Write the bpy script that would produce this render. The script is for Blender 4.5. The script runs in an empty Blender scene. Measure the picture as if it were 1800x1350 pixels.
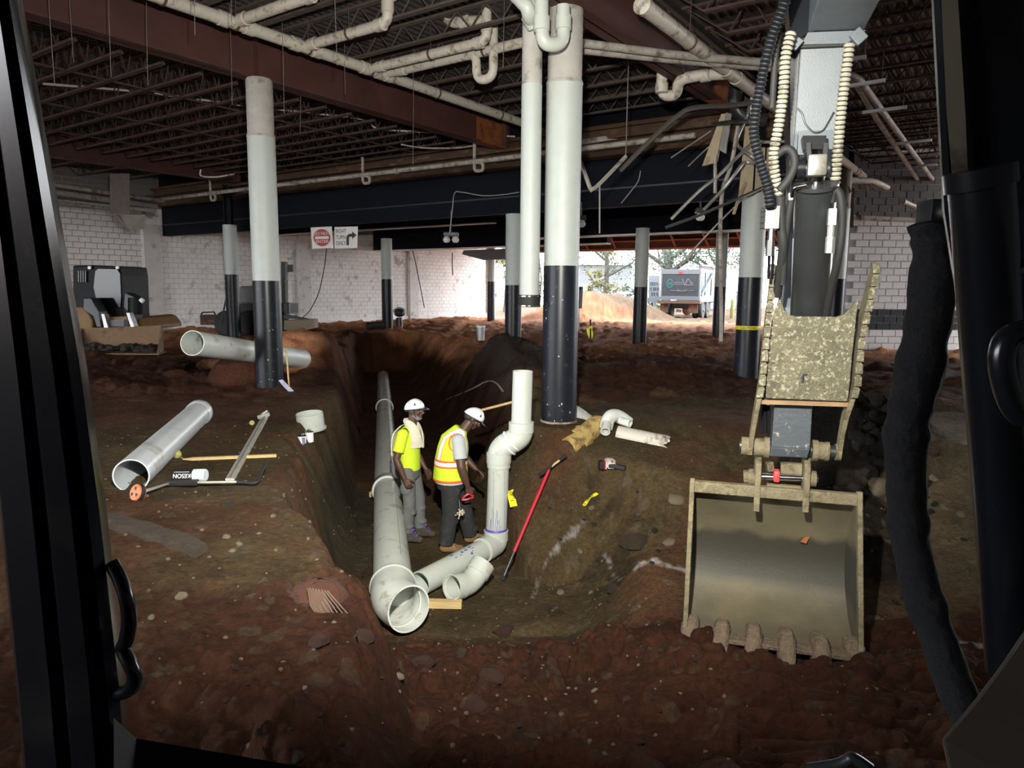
import bpy, math, random
import numpy as np
from mathutils import Vector, Matrix
R_ = math.radians
rnd = random.Random(7)
S = bpy.context.scene
C = S.collection

# ------------------------------------------------------------------ camera, sky, lamps, exposure
F_PX = 1248.0
cam_d = bpy.data.cameras.new('camera'); cam = bpy.data.objects.new('camera', cam_d); C.objects.link(cam)
cam_d.sensor_width = 36.0; cam_d.lens = F_PX * 36.0 / 1800.0; cam_d.clip_start = 0.05; cam_d.clip_end = 400
EYE = Vector((0, 0, 1.7))
CAM_R = Matrix.Rotation(R_(90 - 7.62), 3, 'X') @ Matrix.Rotation(R_(0.5), 3, 'Z')
cam.matrix_world = Matrix.Translation(EYE) @ CAM_R.to_4x4()
S.camera = cam
S.view_settings.view_transform = 'Standard'; S.view_settings.look = 'None'
S.view_settings.gamma = 1.0; S.view_settings.use_curve_mapping = False
S.view_settings.exposure = 0.0

W = bpy.data.worlds.new('sky'); S.world = W; W.use_nodes = True
wn = W.node_tree.nodes; wl = W.node_tree.links
bg = wn['Background']
wtc = wn.new('ShaderNodeTexCoord'); wsep = wn.new('ShaderNodeSeparateXYZ'); wr = wn.new('ShaderNodeValToRGB')
wl.new(wtc.outputs['Generated'], wsep.inputs[0]); wl.new(wsep.outputs['Z'], wr.inputs[0]); wl.new(wr.outputs[0], bg.inputs[0])
wr.color_ramp.elements[0].color = (0.95, 0.97, 1.0, 1); wr.color_ramp.elements[0].position = 0.0
wr.color_ramp.elements[1].color = (0.78, 0.88, 1.0, 1); wr.color_ramp.elements[1].position = 0.8
bg.inputs[1].default_value = 14.0

AX = R_(35.0)
def UV(u, v, z): return Vector((math.sin(AX)*u + math.cos(AX)*v, math.cos(AX)*u - math.sin(AX)*v, z))
EX = R_(16.3)
def E(r, f, z): return Vector((math.cos(EX)*r + math.sin(EX)*f, -math.sin(EX)*r + math.cos(EX)*f, z))
def ray(px, py):
    d = CAM_R @ Vector(((px-900)/F_PX, -(py-675)/F_PX, -1.0))
    return d
def P(px, py, Y):
    d = ray(px, py); return EYE + d * (Y / d.y)
def G(px, py, z):
    d = ray(px, py); return EYE + d * ((z - 1.7) / d.z)

def lamp(name, kind, loc, target, power, color, **kw):
    l = bpy.data.lights.new(name, kind); l.energy = power; l.color = color
    for k, v in kw.items(): setattr(l, k, v)
    o = bpy.data.objects.new(name, l); C.objects.link(o); o.location = loc
    d = (Vector(target) - Vector(loc)); o.rotation_euler = d.to_track_quat('-Z', 'Y').to_euler()
    return o
# the work lamps of the excavator: two on the cab roof, one on the boom
lamp('cab_roof_lamp', 'SPOT', E(-0.36, 0.95, 2.55), (-0.1, 9.5, 1.25), 2900, (1.0, 0.96, 0.86), spot_size=R_(104), spot_blend=1.0, shadow_soft_size=0.04)
lamp('cab_roof_lamp', 'SPOT', E(-0.45, 0.95, 2.6), (-4.2, 9.0, 2.6), 1000, (1.0, 0.97, 0.92), spot_size=R_(130), spot_blend=1.0, shadow_soft_size=0.05)
lamp('boom_lamp', 'SPOT', E(0.22, 1.9, 3.3), (2.6, 5.2, 0.0), 160, (1.0, 0.96, 0.88), spot_size=R_(95), spot_blend=0.6, shadow_soft_size=0.04)

# ------------------------------------------------------------------ helpers
ORG = {}
def setp(o, label=None, cat=None, group=None, kind=None):
    if label: o['label'] = label
    if cat: o['category'] = cat
    if group: o['group'] = group
    if kind: o['kind'] = kind
    return o
def thing(name, label, cat, loc=(0, 0, 0), group=None):
    o = bpy.data.objects.new(name, None); C.objects.link(o); o.location = loc; o.empty_display_size = 0.1
    setp(o, label, cat, group); ORG[o.name] = Vector(loc); return o
def clone(o, parent=None):
    c = o.copy(); C.objects.link(c); c.parent = parent
    for ch in list(o.children): clone(ch, c)
    return c
def frame(d):
    d = d.normalized(); a = Vector((0, 0, 1)) if abs(d.z) < 0.9 else Vector((1, 0, 0))
    x = d.cross(a).normalized(); return x, d.cross(x).normalized()
def fillet(pts, r, n=6):
    pts = [Vector(p) for p in pts]; out = [pts[0]]
    for i in range(1, len(pts)-1):
        a, b, c = pts[i-1], pts[i], pts[i+1]
        d1 = (a-b); d2 = (c-b); k = min(r, d1.length*0.49, d2.length*0.49)
        p0 = b + d1.normalized()*k; p1 = b + d2.normalized()*k
        for j in range(n+1):
            t = j/n; out.append(p0*(1-t)**2 + b*2*t*(1-t) + p1*t*t)
    out.append(pts[-1]); return out
def spline(pts, n=8):
    pts = [Vector(p) for p in pts]; q = [pts[0]*2-pts[1]] + pts + [pts[-1]*2-pts[-2]]; out = []
    for i in range(1, len(q)-2):
        p0, p1, p2, p3 = q[i-1:i+3]
        for j in range(n):
            t = j/n
            out.append(0.5*((2*p1)+(p2-p0)*t+(2*p0-5*p1+4*p2-p3)*t*t+(3*p1-p0-3*p2+p3)*t**3))
    out.append(pts[-1]); return out
class MB:
    def __init__(s): s.v = []; s.f = []; s.m = []; s.cm = 0
    def add(s, vs, fs):
        n = len(s.v); s.v += [Vector(v) for v in vs]; s.f += [tuple(i+n for i in f) for f in fs]; s.m += [s.cm]*len(fs); return s
    def box(s, c, d, rot=None):
        c = Vector(c); h = [x/2 for x in d]; vs = []
        for x in (-1, 1):
            for y in (-1, 1):
                for z in (-1, 1):
                    p = Vector((x*h[0], y*h[1], z*h[2])); vs.append(c + (rot @ p if rot else p))
        return s.add(vs, [(0,1,3,2),(4,6,7,5),(0,4,5,1),(2,3,7,6),(0,2,6,4),(1,5,7,3)])
    def hexa(s, a):      # 8 points: bottom ring 0-3, top ring 4-7
        return s.add(a, [(3,2,1,0),(4,5,6,7),(0,1,5,4),(1,2,6,5),(2,3,7,6),(3,0,4,7)])
    def bar(s, a, b, w, h, up=None):
        a = Vector(a); b = Vector(b); d = (b-a).normalized(); up = Vector(up) if up else (Vector((0,0,1)) if abs(d.z) < 0.95 else Vector((0,1,0)))
        x = d.cross(up).normalized()*(w/2); y = x.cross(d).normalized()*(h/2)
        return s.hexa([a-x-y, a+x-y, a+x+y, a-x+y, b-x-y, b+x-y, b+x+y, b-x+y])
    def rings(s, rs, closed=False, cap0=True, cap1=True):
        k = len(rs[0]); n = len(s.v); fs = []
        for r in rs: s.v += [Vector(p) for p in r]
        m = len(rs)
        for i in range(m if closed else m-1):
            i2 = (i+1) % m
            for j in range(k):
                j2 = (j+1) % k; fs.append((n+i*k+j, n+i*k+j2, n+i2*k+j2, n+i2*k+j))
        if not closed:
            if cap0: fs.append(tuple(n+j for j in range(k-1, -1, -1)))
            if cap1: fs.append(tuple(n+(m-1)*k+j for j in range(k)))
        s.f += fs; s.m += [s.cm]*len(fs); return s
    def _rings(s, path, r, seg, sy=1.0):
        path = [Vector(p) for p in path]; rs = []; m = len(path)
        rad = r if isinstance(r, (list, tuple)) else [r]*m
        d = (path[1]-path[0]).normalized(); x, y = frame(d)
        for i, p in enumerate(path):
            if m == 2: dd = d
            elif i == 0: dd = (path[1]-path[0]).normalized()
            elif i == m-1: dd = (path[-1]-path[-2]).normalized()
            else: dd = ((path[i+1]-p).normalized() + (p-path[i-1]).normalized()).normalized()
            x = (x - dd*x.dot(dd)).normalized(); y = dd.cross(x)
            rs.append([p + (x*math.cos(2*math.pi*j/seg) + y*math.sin(2*math.pi*j/seg)*sy)*rad[i] for j in range(seg)])
        return rs
    def tube(s, path, r, seg=14, caps=True, sy=1.0):
        return s.rings(s._rings(path, r, seg, sy), cap0=caps, cap1=caps)
    def pipe(s, path, r, t, seg=28):
        o = s._rings(path, r, seg); i = s._rings(path, [max(q-t, 0.001) for q in r] if isinstance(r, (list, tuple)) else r-t, seg)
        return s.rings(o + i[::-1], closed=True)
    def lathe(s, c, prof, seg=24, axis=(0, 0, 1)):
        c = Vector(c); ax = Vector(axis).normalized(); x, y = frame(ax)
        rs = [[c + ax*z + (x*math.cos(2*math.pi*j/seg)+y*math.sin(2*math.pi*j/seg))*r for j in range(seg)] for r, z in prof]
        return s.rings(rs)
    def prism(s, poly, off):
        n = len(poly); off = Vector(off); a = [Vector(p) for p in poly]; b = [p+off for p in a]
        return s.add(a+b, [tuple(range(n-1, -1, -1)), tuple(range(n, 2*n))] + [(i, (i+1) % n, n+(i+1) % n, n+i) for i in range(n)])
    def ball(s, c, r, seg=12, rings=8, rot=None):
        c = Vector(c); r = Vector(r) if not isinstance(r, (int, float)) else Vector((r, r, r)); rs = []
        for i in range(rings+1):
            t = -math.pi/2 + math.pi*i/rings; q = max(math.cos(t), 0.02); ring = []
            for j in range(seg):
                a = 2*math.pi*j/seg; p = Vector((r.x*q*math.cos(a), r.y*q*math.sin(a), r.z*math.sin(t)))
                ring.append(c + (rot @ p if rot else p))
            rs.append(ring)
        return s.rings(rs)
    def build(s, name, mats, parent=None, org=None, smooth=38, bevel=0, kind=None, recalc=True):
        if not isinstance(mats, (list, tuple)): mats = [mats]
        if parent is not None: o0 = ORG[parent.name]
        elif org is not None: o0 = Vector(org)
        else:
            xs = [v.x for v in s.v]; ys = [v.y for v in s.v]; o0 = Vector(((min(xs)+max(xs))/2, (min(ys)+max(ys))/2, min(v.z for v in s.v)))
        me = bpy.data.meshes.new(name); me.from_pydata([v-o0 for v in s.v], [], s.f)
        for m in mats: me.materials.append(m)
        if any(s.m): me.polygons.foreach_set('material_index', s.m)
        if recalc:
            import bmesh
            bm = bmesh.new(); bm.from_mesh(me); bmesh.ops.recalc_face_normals(bm, faces=bm.faces)
            if bevel:
                ed = [e for e in bm.edges if len(e.link_faces) == 2 and e.calc_face_angle(0) > 0.5]
                bmesh.ops.bevel(bm, geom=ed, offset=bevel, segments=2, affect='EDGES', profile=0.5, clamp_overlap=True)
            bm.to_mesh(me); bm.free()
        if smooth:
            me.polygons.foreach_set('use_smooth', [True]*len(me.polygons)); me.set_sharp_from_angle(angle=R_(smooth))
        o = bpy.data.objects.new(name, me); C.objects.link(o)
        if parent is not None: o.parent = parent; ORG[o.name] = o0
        else: o.location = o0; ORG[o.name] = o0
        if kind: o['kind'] = kind
        return o
def obj_from(me, name, loc=(0, 0, 0), parent=None, rot=None):
    o = bpy.data.objects.new(name, me); C.objects.link(o); o.location = loc; o.parent = parent
    if rot: o.rotation_euler = rot
    return o
def text_obj(txt, size, mat, name, parent, loc, rotm, depth=0.002, sx=1.0):
    cu = bpy.data.curves.new(name, 'FONT'); cu.body = txt; cu.size = size; cu.extrude = depth; cu.align_x = 'CENTER'; cu.align_y = 'CENTER'
    t = bpy.data.objects.new('t', cu); C.objects.link(t)
    bpy.context.view_layer.update()
    me = bpy.data.meshes.new_from_object(t.evaluated_get(bpy.context.evaluated_depsgraph_get()))
    bpy.data.objects.remove(t); me.name = name; me.materials.clear(); me.materials.append(mat)
    me.transform(Matrix.Translation(Vector(loc) - ORG[parent.name]) @ rotm.to_4x4() @ Matrix.Diagonal((sx, 1, 1, 1)))
    o = bpy.data.objects.new(name, me); C.objects.link(o); o.parent = parent; ORG[o.name] = ORG[parent.name]
    return o

# ------------------------------------------------------------------ materials
def M(name, col, rough=0.6, metal=0.0, var=0.12, scale=6.0, bump=0.0, bscale=40.0, dirt=None, damt=0.4, dscale=3.0, stretch=None, coat=0.0, spec=None):
    m = bpy.data.materials.new(name); m.use_nodes = True; n = m.node_tree.nodes; l = m.node_tree.links
    b = n['Principled BSDF']; b.inputs['Roughness'].default_value = rough; b.inputs['Metallic'].default_value = metal
    if coat: b.inputs['Coat Weight'].default_value = coat
    if spec is not None: b.inputs['Specular IOR Level'].default_value = spec
    tc = n.new('ShaderNodeTexCoord'); co = tc.outputs['Object']
    if stretch:
        mp = n.new('ShaderNodeMapping'); mp.inputs['Scale'].default_value = stretch; l.new(co, mp.inputs[0]); co = mp.outputs[0]
    nz = n.new('ShaderNodeTexNoise'); nz.inputs['Scale'].default_value = scale; nz.inputs['Detail'].default_value = 6; l.new(co, nz.inputs['Vector'])
    mx = n.new('ShaderNodeMix'); mx.data_type = 'RGBA'; l.new(nz.outputs['Fac'], mx.inputs[0])
    mx.inputs[6].default_value = (*[c*(1-var*1.6) for c in col], 1); mx.inputs[7].default_value = (*[min(1, c*(1+var*1.6)) for c in col], 1)
    out = mx.outputs[2]
    if dirt:
        n2 = n.new('ShaderNodeTexNoise'); n2.inputs['Scale'].default_value = dscale; n2.inputs['Detail'].default_value = 9; n2.inputs['Roughness'].default_value = 0.65; l.new(co, n2.inputs['Vector'])
        rp = n.new('ShaderNodeValToRGB'); rp.color_ramp.elements[0].position = 0.62 - damt*0.35; rp.color_ramp.elements[1].position = 0.72 - damt*0.22
        l.new(n2.outputs['Fac'], rp.inputs[0])
        m2 = n.new('ShaderNodeMix'); m2.data_type = 'RGBA'; l.new(rp.outputs[0], m2.inputs[0]); l.new(out, m2.inputs[6]); m2.inputs[7].default_value = (*dirt, 1); out = m2.outputs[2]
        if metal:
            mm = n.new('ShaderNodeMath'); mm.operation = 'MULTIPLY_ADD'; l.new(rp.outputs[0], mm.inputs[0]); mm.inputs[1].default_value = -metal*0.8; mm.inputs[2].default_value = metal; l.new(mm.outputs[0], b.inputs['Metallic'])
    l.new(out, b.inputs['Base Color'])
    if bump:
        n3 = n.new('ShaderNodeTexNoise'); n3.inputs['Scale'].default_value = bscale; n3.inputs['Detail'].default_value = 8; l.new(co, n3.inputs['Vector'])
        bp = n.new('ShaderNodeBump'); bp.inputs['Strength'].default_value = bump; bp.inputs['Distance'].default_value = 0.02; l.new(n3.outputs['Fac'], bp.inputs['Height']); l.new(bp.outputs[0], b.inputs['Normal'])
    return m
MUD = (0.10, 0.06, 0.035)
PVC = M('pvc_white', (0.50, 0.535, 0.485), 0.35, var=0.05, dirt=(0.42, 0.38, 0.3), damt=0.12, dscale=5)
PVCGREY = M('pvc_grey_white', (0.62, 0.65, 0.61), 0.38, var=0.06, dirt=(0.33, 0.29, 0.22), damt=0.16, dscale=4)
PVCOLD = M('pvc_aged', (0.58, 0.54, 0.47), 0.5, var=0.15, dirt=(0.20, 0.16, 0.12), damt=0.3, dscale=6)
PVCDUST = M('pipe_dusty', (0.36, 0.33, 0.29), 0.6, var=0.2, dirt=(0.12, 0.09, 0.07), damt=0.35, dscale=5)
PVCYEL = M('pvc_yellowed', (0.50, 0.36, 0.13), 0.6, var=0.25, dirt=(0.17, 0.11, 0.05), damt=0.45, dscale=12, bump=0.3)
COLW = M('column_white', (0.45, 0.485, 0.465), 0.5, var=0.05, dirt=(0.45, 0.43, 0.38), damt=0.08, dscale=4)
COLB = M('column_black', (0.012, 0.0135, 0.019), 0.34, var=0.25, dirt=(0.10, 0.10, 0.10), damt=0.02, dscale=9, spec=0.3)
CONC = M('concrete_cap', (0.42, 0.40, 0.37), 0.85, var=0.18, bump=0.3, dirt=(0.16, 0.14, 0.12), damt=0.25)
PEDE = M('pedestal_concrete', (0.34, 0.30, 0.24), 0.95, var=0.3, bump=0.8, bscale=25, dirt=(0.14, 0.10, 0.06), damt=0.5, dscale=7)
MAROON = M('girder_maroon', (0.08, 0.032, 0.028), 0.6, var=0.3, scale=2, dirt=(0.085, 0.028, 0.014), damt=0.2, dscale=1.3)
JOIST = M('joist_paint', (0.085, 0.062, 0.054), 0.75, var=0.3)
JOISTM = M('joist_maroon', (0.068, 0.039, 0.034), 0.75, var=0.3)
DECK = M('deck_steel', (0.07, 0.064, 0.062), 0.55, metal=0.3, var=0.35, scale=3, dirt=(0.035, 0.026, 0.024), damt=0.3)
NAVY = M('navy_fascia', (0.0025, 0.0035, 0.008), 0.75, var=0.2, spec=0.2)
RUSTB = M('rusted_girder', (0.06, 0.03, 0.014), 0.8, var=0.4, scale=3, dirt=(0.16, 0.10, 0.06), damt=0.22, dscale=2.2, stretch=(1, 1, 2.5))
BLOCKW = M('block_white', (0.76, 0.74, 0.72), 0.8, var=0.1, scale=1.5, bump=0.3, dirt=(0.38, 0.34, 0.31), damt=0.15, dscale=2)
BLOCKG = M('block_grey', (0.17, 0.17, 0.17), 0.9, var=0.15, scale=2, bump=0.4)
BLOCKK = M('block_black', (0.012, 0.013, 0.018), 0.6, var=0.2)
MORTAR = M('mortar_grey', (0.30, 0.28, 0.26), 0.95, var=0.15)  # even grey mortar behind the blocks
MORTARG = M('mortar_pale', (0.42, 0.41, 0.40), 0.95, var=0.15)
SALMON = M('salmon_paint', (0.42, 0.18, 0.13), 0.7, var=0.15)
BROWNP = M('brown_panel', (0.16, 0.08, 0.06), 0.7, var=0.25, scale=3)
STEEL = M('galvanised', (0.42, 0.42, 0.41), 0.45, metal=0.6, var=0.2)
ROD = M('hanger_rod', (0.20, 0.17, 0.15), 0.6, metal=0.4)
HANG = M('hanger_rusty', (0.10, 0.055, 0.04), 0.7)
TAN = M('tan_sheet', (0.44, 0.36, 0.24), 0.7, var=0.15, dirt=(0.2, 0.16, 0.1), damt=0.2)
WIRE = M('cable_grey', (0.30, 0.29, 0.28), 0.6)
BLK = M('black_paint_gloss', (0.008, 0.009, 0.012), 0.22, var=0.2, dirt=(0.025, 0.023, 0.022), damt=0.1, dscale=6)
BLKM = M('black_plastic', (0.012, 0.012, 0.013), 0.6, var=0.2)
RUBBER = M('rubber', (0.015, 0.015, 0.015), 0.7, var=0.25)
BOOMP = M('grey_boom_paint', (0.115, 0.135, 0.15), 0.5, var=0.12, dirt=(0.12, 0.13, 0.14), damt=0.22, dscale=2.2, bump=0.12, bscale=120)
STEELDK = M('dark_steel', (0.05, 0.052, 0.055), 0.38, metal=0.5, var=0.25, dirt=(0.12, 0.11, 0.09), damt=0.1)
CHROME = M('chrome', (0.65, 0.66, 0.68), 0.15, metal=1.0, var=0.05)
SCRATCH = M('muddy_scratched_steel', (0.10, 0.09, 0.052), 0.6, metal=0.15, var=0.5, scale=9, dirt=(0.30, 0.28, 0.20), damt=0.30, dscale=38, bump=0.5, bscale=90)
MUDST = M('mud_dried_steel', (0.175, 0.148, 0.085), 0.75, var=0.3, scale=14, dirt=(0.085, 0.068, 0.038), damt=0.3, dscale=10, bump=0.6, bscale=50)
BUCKIN = M('bucket_steel', (0.10, 0.088, 0.055), 0.55, metal=0.25, var=0.35, scale=3, dirt=(0.07, 0.066, 0.053), damt=0.48, dscale=1.7, bump=0.2, bscale=90)
TOOTH = M('tooth_muddy', (0.15, 0.11, 0.075), 0.9, var=0.4, scale=20, bump=1.0, bscale=40)
RED = M('red_paint', (0.45, 0.02, 0.04), 0.4)
REDTAG = M('red_tag', (0.6, 0.05, 0.05), 0.5, var=0.3, scale=40)
WOOD = M('raw_timber', (0.55, 0.40, 0.18), 0.75, var=0.25, scale=5, stretch=(1, 12, 12))
WOODOLD = M('old_timber', (0.058, 0.040, 0.026), 0.95, var=0.35, scale=4, bump=1.0, bscale=25, stretch=(1, 6, 6))
ALU = M('aluminium', (0.62, 0.60, 0.52), 0.4, metal=0.4, var=0.15)
YEL = M('caution_yellow', (0.75, 0.68, 0.03), 0.5)
INK = M('print_black', (0.012, 0.012, 0.012), 0.6)
WHITE = M('print_white', (0.8, 0.8, 0.8), 0.5, var=0.03)
SIGNW = M('sign_white', (0.62, 0.60, 0.58), 0.5, var=0.06)
SIGNR = M('sign_red', (0.30, 0.02, 0.03), 0.5)
BLUEINK = M('blue_primer', (0.10, 0.08, 0.42), 0.5, var=0.3)
ORANGE = M('orange_plastic', (0.80, 0.16, 0.05), 0.5)
STONE = M('clod_red', (0.055, 0.0205, 0.011), 1.0, var=0.35, scale=2, bump=1.0, bscale=30)
STONEG = M('clod_brown', (0.052, 0.034, 0.019), 1.0, var=0.35, scale=9, bump=1.0, bscale=30)
STONEW = M('pale_stone', (0.17, 0.135, 0.09), 0.95, var=0.3, scale=9, bump=0.6)
STONED = M('dark_clod', (0.026, 0.020, 0.016), 1.0, var=0.4, scale=9, bump=1.0, bscale=30)
CLEAR = M('plastic_film', (0.11, 0.07, 0.05), 0.3, var=0.3)

def stain(m, z0, z1, col, ns=2.2, amp=0.22):      # a wet stain with a ragged upper edge between two heights of the part
    n = m.node_tree.nodes; l = m.node_tree.links; b = n['Principled BSDF']; src = b.inputs['Base Color'].links[0].from_socket
    tc = n.new('ShaderNodeTexCoord'); sp = n.new('ShaderNodeSeparateXYZ'); l.new(tc.outputs['Object'], sp.inputs[0])
    mp = n.new('ShaderNodeMapping'); mp.inputs['Scale'].default_value = (1, 1, 0.3); l.new(tc.outputs['Object'], mp.inputs[0])
    nz = n.new('ShaderNodeTexNoise'); nz.inputs['Scale'].default_value = ns; nz.inputs['Detail'].default_value = 8; l.new(mp.outputs[0], nz.inputs['Vector'])
    ad = n.new('ShaderNodeMath'); ad.operation = 'MULTIPLY_ADD'; l.new(nz.outputs['Fac'], ad.inputs[0]); ad.inputs[1].default_value = -amp*2; l.new(sp.outputs['Z'], ad.inputs[2])
    r1 = n.new('ShaderNodeMapRange'); r1.inputs[1].default_value = z1-amp; r1.inputs[2].default_value = z1-amp-0.07; l.new(ad.outputs[0], r1.inputs[0])
    r2 = n.new('ShaderNodeMapRange'); r2.inputs[1].default_value = z0; r2.inputs[2].default_value = z0+0.08; l.new(sp.outputs['Z'], r2.inputs[0])
    mu = n.new('ShaderNodeMath'); mu.operation = 'MULTIPLY'; l.new(r1.outputs[0], mu.inputs[0]); l.new(r2.outputs[0], mu.inputs[1])
    mx = n.new('ShaderNodeMix'); mx.data_type = 'RGBA'; l.new(mu.outputs[0], mx.inputs[0]); l.new(src, mx.inputs[6]); mx.inputs[7].default_value = (*col, 1); l.new(mx.outputs[2], b.inputs['Base Color'])
BUCKIN = M('bucket_steel', (0.135, 0.115, 0.07), 0.6, metal=0.1, var=0.3, scale=3, dirt=(0.10, 0.088, 0.06), damt=0.4, dscale=1.7, bump=0.2, bscale=90)
stain(BUCKIN, -0.33, 0.16, (0.050, 0.047, 0.034))
RUSTO = M('rust_orange', (0.26, 0.075, 0.018), 0.9, var=0.35, scale=5, dirt=(0.10, 0.035, 0.02), damt=0.35, dscale=3)
# ------------------------------------------------------------------ ground
def _h(ix, iy, s):
    n = (ix.astype(np.int64)*374761393 + iy.astype(np.int64)*668265263 + s*1442695041) & 0xffffffff
    n = ((n ^ (n >> 13))*1274126177) & 0xffffffff
    return ((n ^ (n >> 16)) & 0xffff) / 65535.0
def vnoise(x, y, s):
    ix = np.floor(x); iy = np.floor(y); fx = x-ix; fy = y-iy; fx = fx*fx*(3-2*fx); fy = fy*fy*(3-2*fy)
    a = _h(ix, iy, s); b = _h(ix+1, iy, s); c = _h(ix, iy+1, s); d = _h(ix+1, iy+1, s)
    return (a*(1-fx)+b*fx)*(1-fy)+(c*(1-fx)+d*fx)*fy
def fbm(x, y, sc, o=4, s=1):
    t = 0; a = 0.5
    for i in range(o): t = t + a*(vnoise(x/sc*(2**i)+i*17.3, y/sc*(2**i)-i*9.1, s+i)-0.5); a *= 0.55
    return t
def clods(x, y, cell, prob, s):
    gx = np.floor(x/cell); gy = np.floor(y/cell); out = np.zeros_like(x)
    for dx in (-1, 0, 1):
        for dy in (-1, 0, 1):
            cx = gx+dx; cy = gy+dy
            px = (cx+_h(cx, cy, s))*cell; py = (cy+_h(cx, cy, s+1))*cell; r = cell*(0.2+0.42*_h(cx, cy, s+2))*(_h(cx, cy, s+3) < prob)
            q = _h(cx, cy, s+4)*3.1; ex = (x-px)*np.cos(q)+(y-py)*np.sin(q); ey = -(x-px)*np.sin(q)+(y-py)*np.cos(q)
            d2 = ex*ex+(ey*1.45)**2
            out = np.maximum(out, np.sqrt(np.maximum(0, r*r-d2))*0.8)
    return out
def ss(a, b, x):
    t = np.clip((x-a)/(b-a), 0, 1); return t*t*(3-2*t)
PIT = [(-5.6, 26.7), (-2.4, 10.6), (-1.98, 8.9), (-1.62, 7.5), (-1.25, 6.5), (-0.5, 6.2), (0.3, 6.55), (0.45, 7.0), (0.12, 7.6), (-0.1, 8.7), (-0.2, 10.0), (-1.0, 13.5), (-2.55, 20.5), (-4.1, 26.7)]
FLOORZ = -1.45
def pit_dist(x, y):
    d = np.full(x.shape, 1e9); ins = np.zeros(x.shape, bool); n = len(PIT)
    for i in range(n):
        ax, ay = PIT[i]; bx, by = PIT[(i+1) % n]; ex = bx-ax; ey = by-ay
        t = np.clip(((x-ax)*ex+(y-ay)*ey)/(ex*ex+ey*ey), 0, 1)
        d = np.minimum(d, np.hypot(x-ax-t*ex, y-ay-t*ey))
        if by != ay:
            c = ((ay > y) != (by > y)) & (x < (bx-ax)*(y-ay)/(by-ay)+ax); ins ^= c
    return np.where(ins, -d, d)
def bump(x, y, cx, cy, rx, ry, h, p=1.0):
    d = np.sqrt(((x-cx)/rx)**2+((y-cy)/ry)**2); return h*np.clip(1-d**1.6, 0, 1)**p
def ground_np(x, y, full=False):
    x = np.asarray(x, float); y = np.asarray(y, float)
    nz = fbm(x, y, 1.3, 4, 3)
    # upper surface: excavated slope in front of the machine, level floor beyond
    f1 = np.interp(y, [0, 2.6, 5.0, 6.1, 9.0], [-0.34, -0.34, -1.03, -1.45, -0.1])
    f2 = np.interp(y, [0, 2.6, 5.4, 9.0], [-0.25, -0.25, -0.92, 0.0])
    fk = ss(0.5, 1.3, x); f = f1*(1-fk)+f2*fk
    xe = np.interp(y, [0, 3.0, 4.0, 4.4, 5.0, 6.0, 7.0, 9.0, 10], [-0.55, -0.72, -0.95, -1.12, -1.42, -1.85, -2.1, -2.45, -2.6])
    lb = ss(-0.1, 0.38, x - xe + 0.35*fbm(x, y, 0.8, 3, 11))
    lz = np.interp(y, [0, 2.5, 4.5], [-0.25, -0.22, 0.0])
    top = lz*(1-lb) + f*lb
    right = ss(3.2, 5.0, x); top = top*(1-right) + np.interp(y, [0, 5, 7.6, 9], [-0.3, -0.85, 0.05, 0])*right
    top = top + nz*0.12 + bump(x, y, 0.4, 5.05, 1.4, 0.4, 0.07)
    top = top + bump(x, y, 4.05, 8.2, 1.0, 1.1, 0.55) + bump(x, y, 3.3, 6.8, 0.5, 0.8, 0.22)
    top = top + bump(x, y, -0.9, 16.2, 2.4, 2.6, 0.78) + bump(x, y, 0.2, 14.0, 1.5, 2.5, 0.22)
    top = top + bump(x, y, -4.9, 16.2, 1.9, 1.9, 0.75) + bump(x, y, -4.85, 12.75, 0.65, 0.6, 0.46, 0.5)
    top = top + bump(x, y, 5.6, 44, 4.5, 3.5, 1.5) + bump(x, y, 3.0, 42, 3, 3, 0.7)
    top = top + bump(x, y, 3.3, 14.5, 2.6, 2.2, 0.28) + bump(x, y, 7, 12, 2.5, 2, 0.3)
    d = pit_dist(x, y) + fbm(x, y, 0.7, 4, 21)*0.45*ss(0.0, 1.0, np.abs(x+2.3)+0.25)
    # width of the bank: steep along the far trench, slumped near the machine, gentle to the east
    wl_ = np.interp(y, [6, 8, 9.5, 11.5, 14], [0.45, 0.85, 0.5, 0.35, 0.5])
    wr_ = np.interp(y, [6, 6.9, 7.6, 8.6, 10, 13, 16, 20], [0.55, 2.2, 1.9, 0.6, 0.6, 1.2, 1.4, 1.3])
    mid = np.interp(y, [6, 9, 13, 27], [-0.4, -0.95, -1.9, -4.85])
    side = ss(-0.25, 0.25, x-mid)
    w = wl_*(1-side)+wr_*side
    near = ss(6.9, 6.2, y)*ss(1.2, 0.4, np.abs(x+0.2)); w = w*(1-near)+0.5*near
    t = np.clip(d/w, 0, 1); ramp = t*t*(3-2*t)*0.5+t*0.5
    z = FLOORZ*(1-ramp)+top*ramp
    inpit = d < 0.02
    dc = np.hypot(x-0.606, (y-8.95)*0.9); z = np.maximum(z, np.where(x > -0.3, 0.02-1.25*np.maximum(0, dc-0.38), -9))
    z = z - bump(x, y, 2.0, 4.75, 1.1, 0.6, 0.16)
    z = np.where(inpit, FLOORZ+nz*0.04, z)
    # surface roughness
    fore = ss(5.7, 4.9, y)*ss(-1.6, -0.7, x) + 0.55*ss(4.6, 3.6, y)*ss(-0.7, -1.2, x)
    fore = np.clip(fore, 0, 1)
    far = ss(9.5, 12, y)
    pile = np.clip(bump(x, y, 4.05, 8.2, 1.05, 1.3, 1.5)+bump(x, y, 3.3, 6.6, 0.6, 1.1, 1.5), 0, 1)
    z = z + fbm(x, y, 0.35, 4, 31)*(0.035+0.13*fore+0.10*far*np.where(inpit, 0.1, 1)+0.1*pile)
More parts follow.
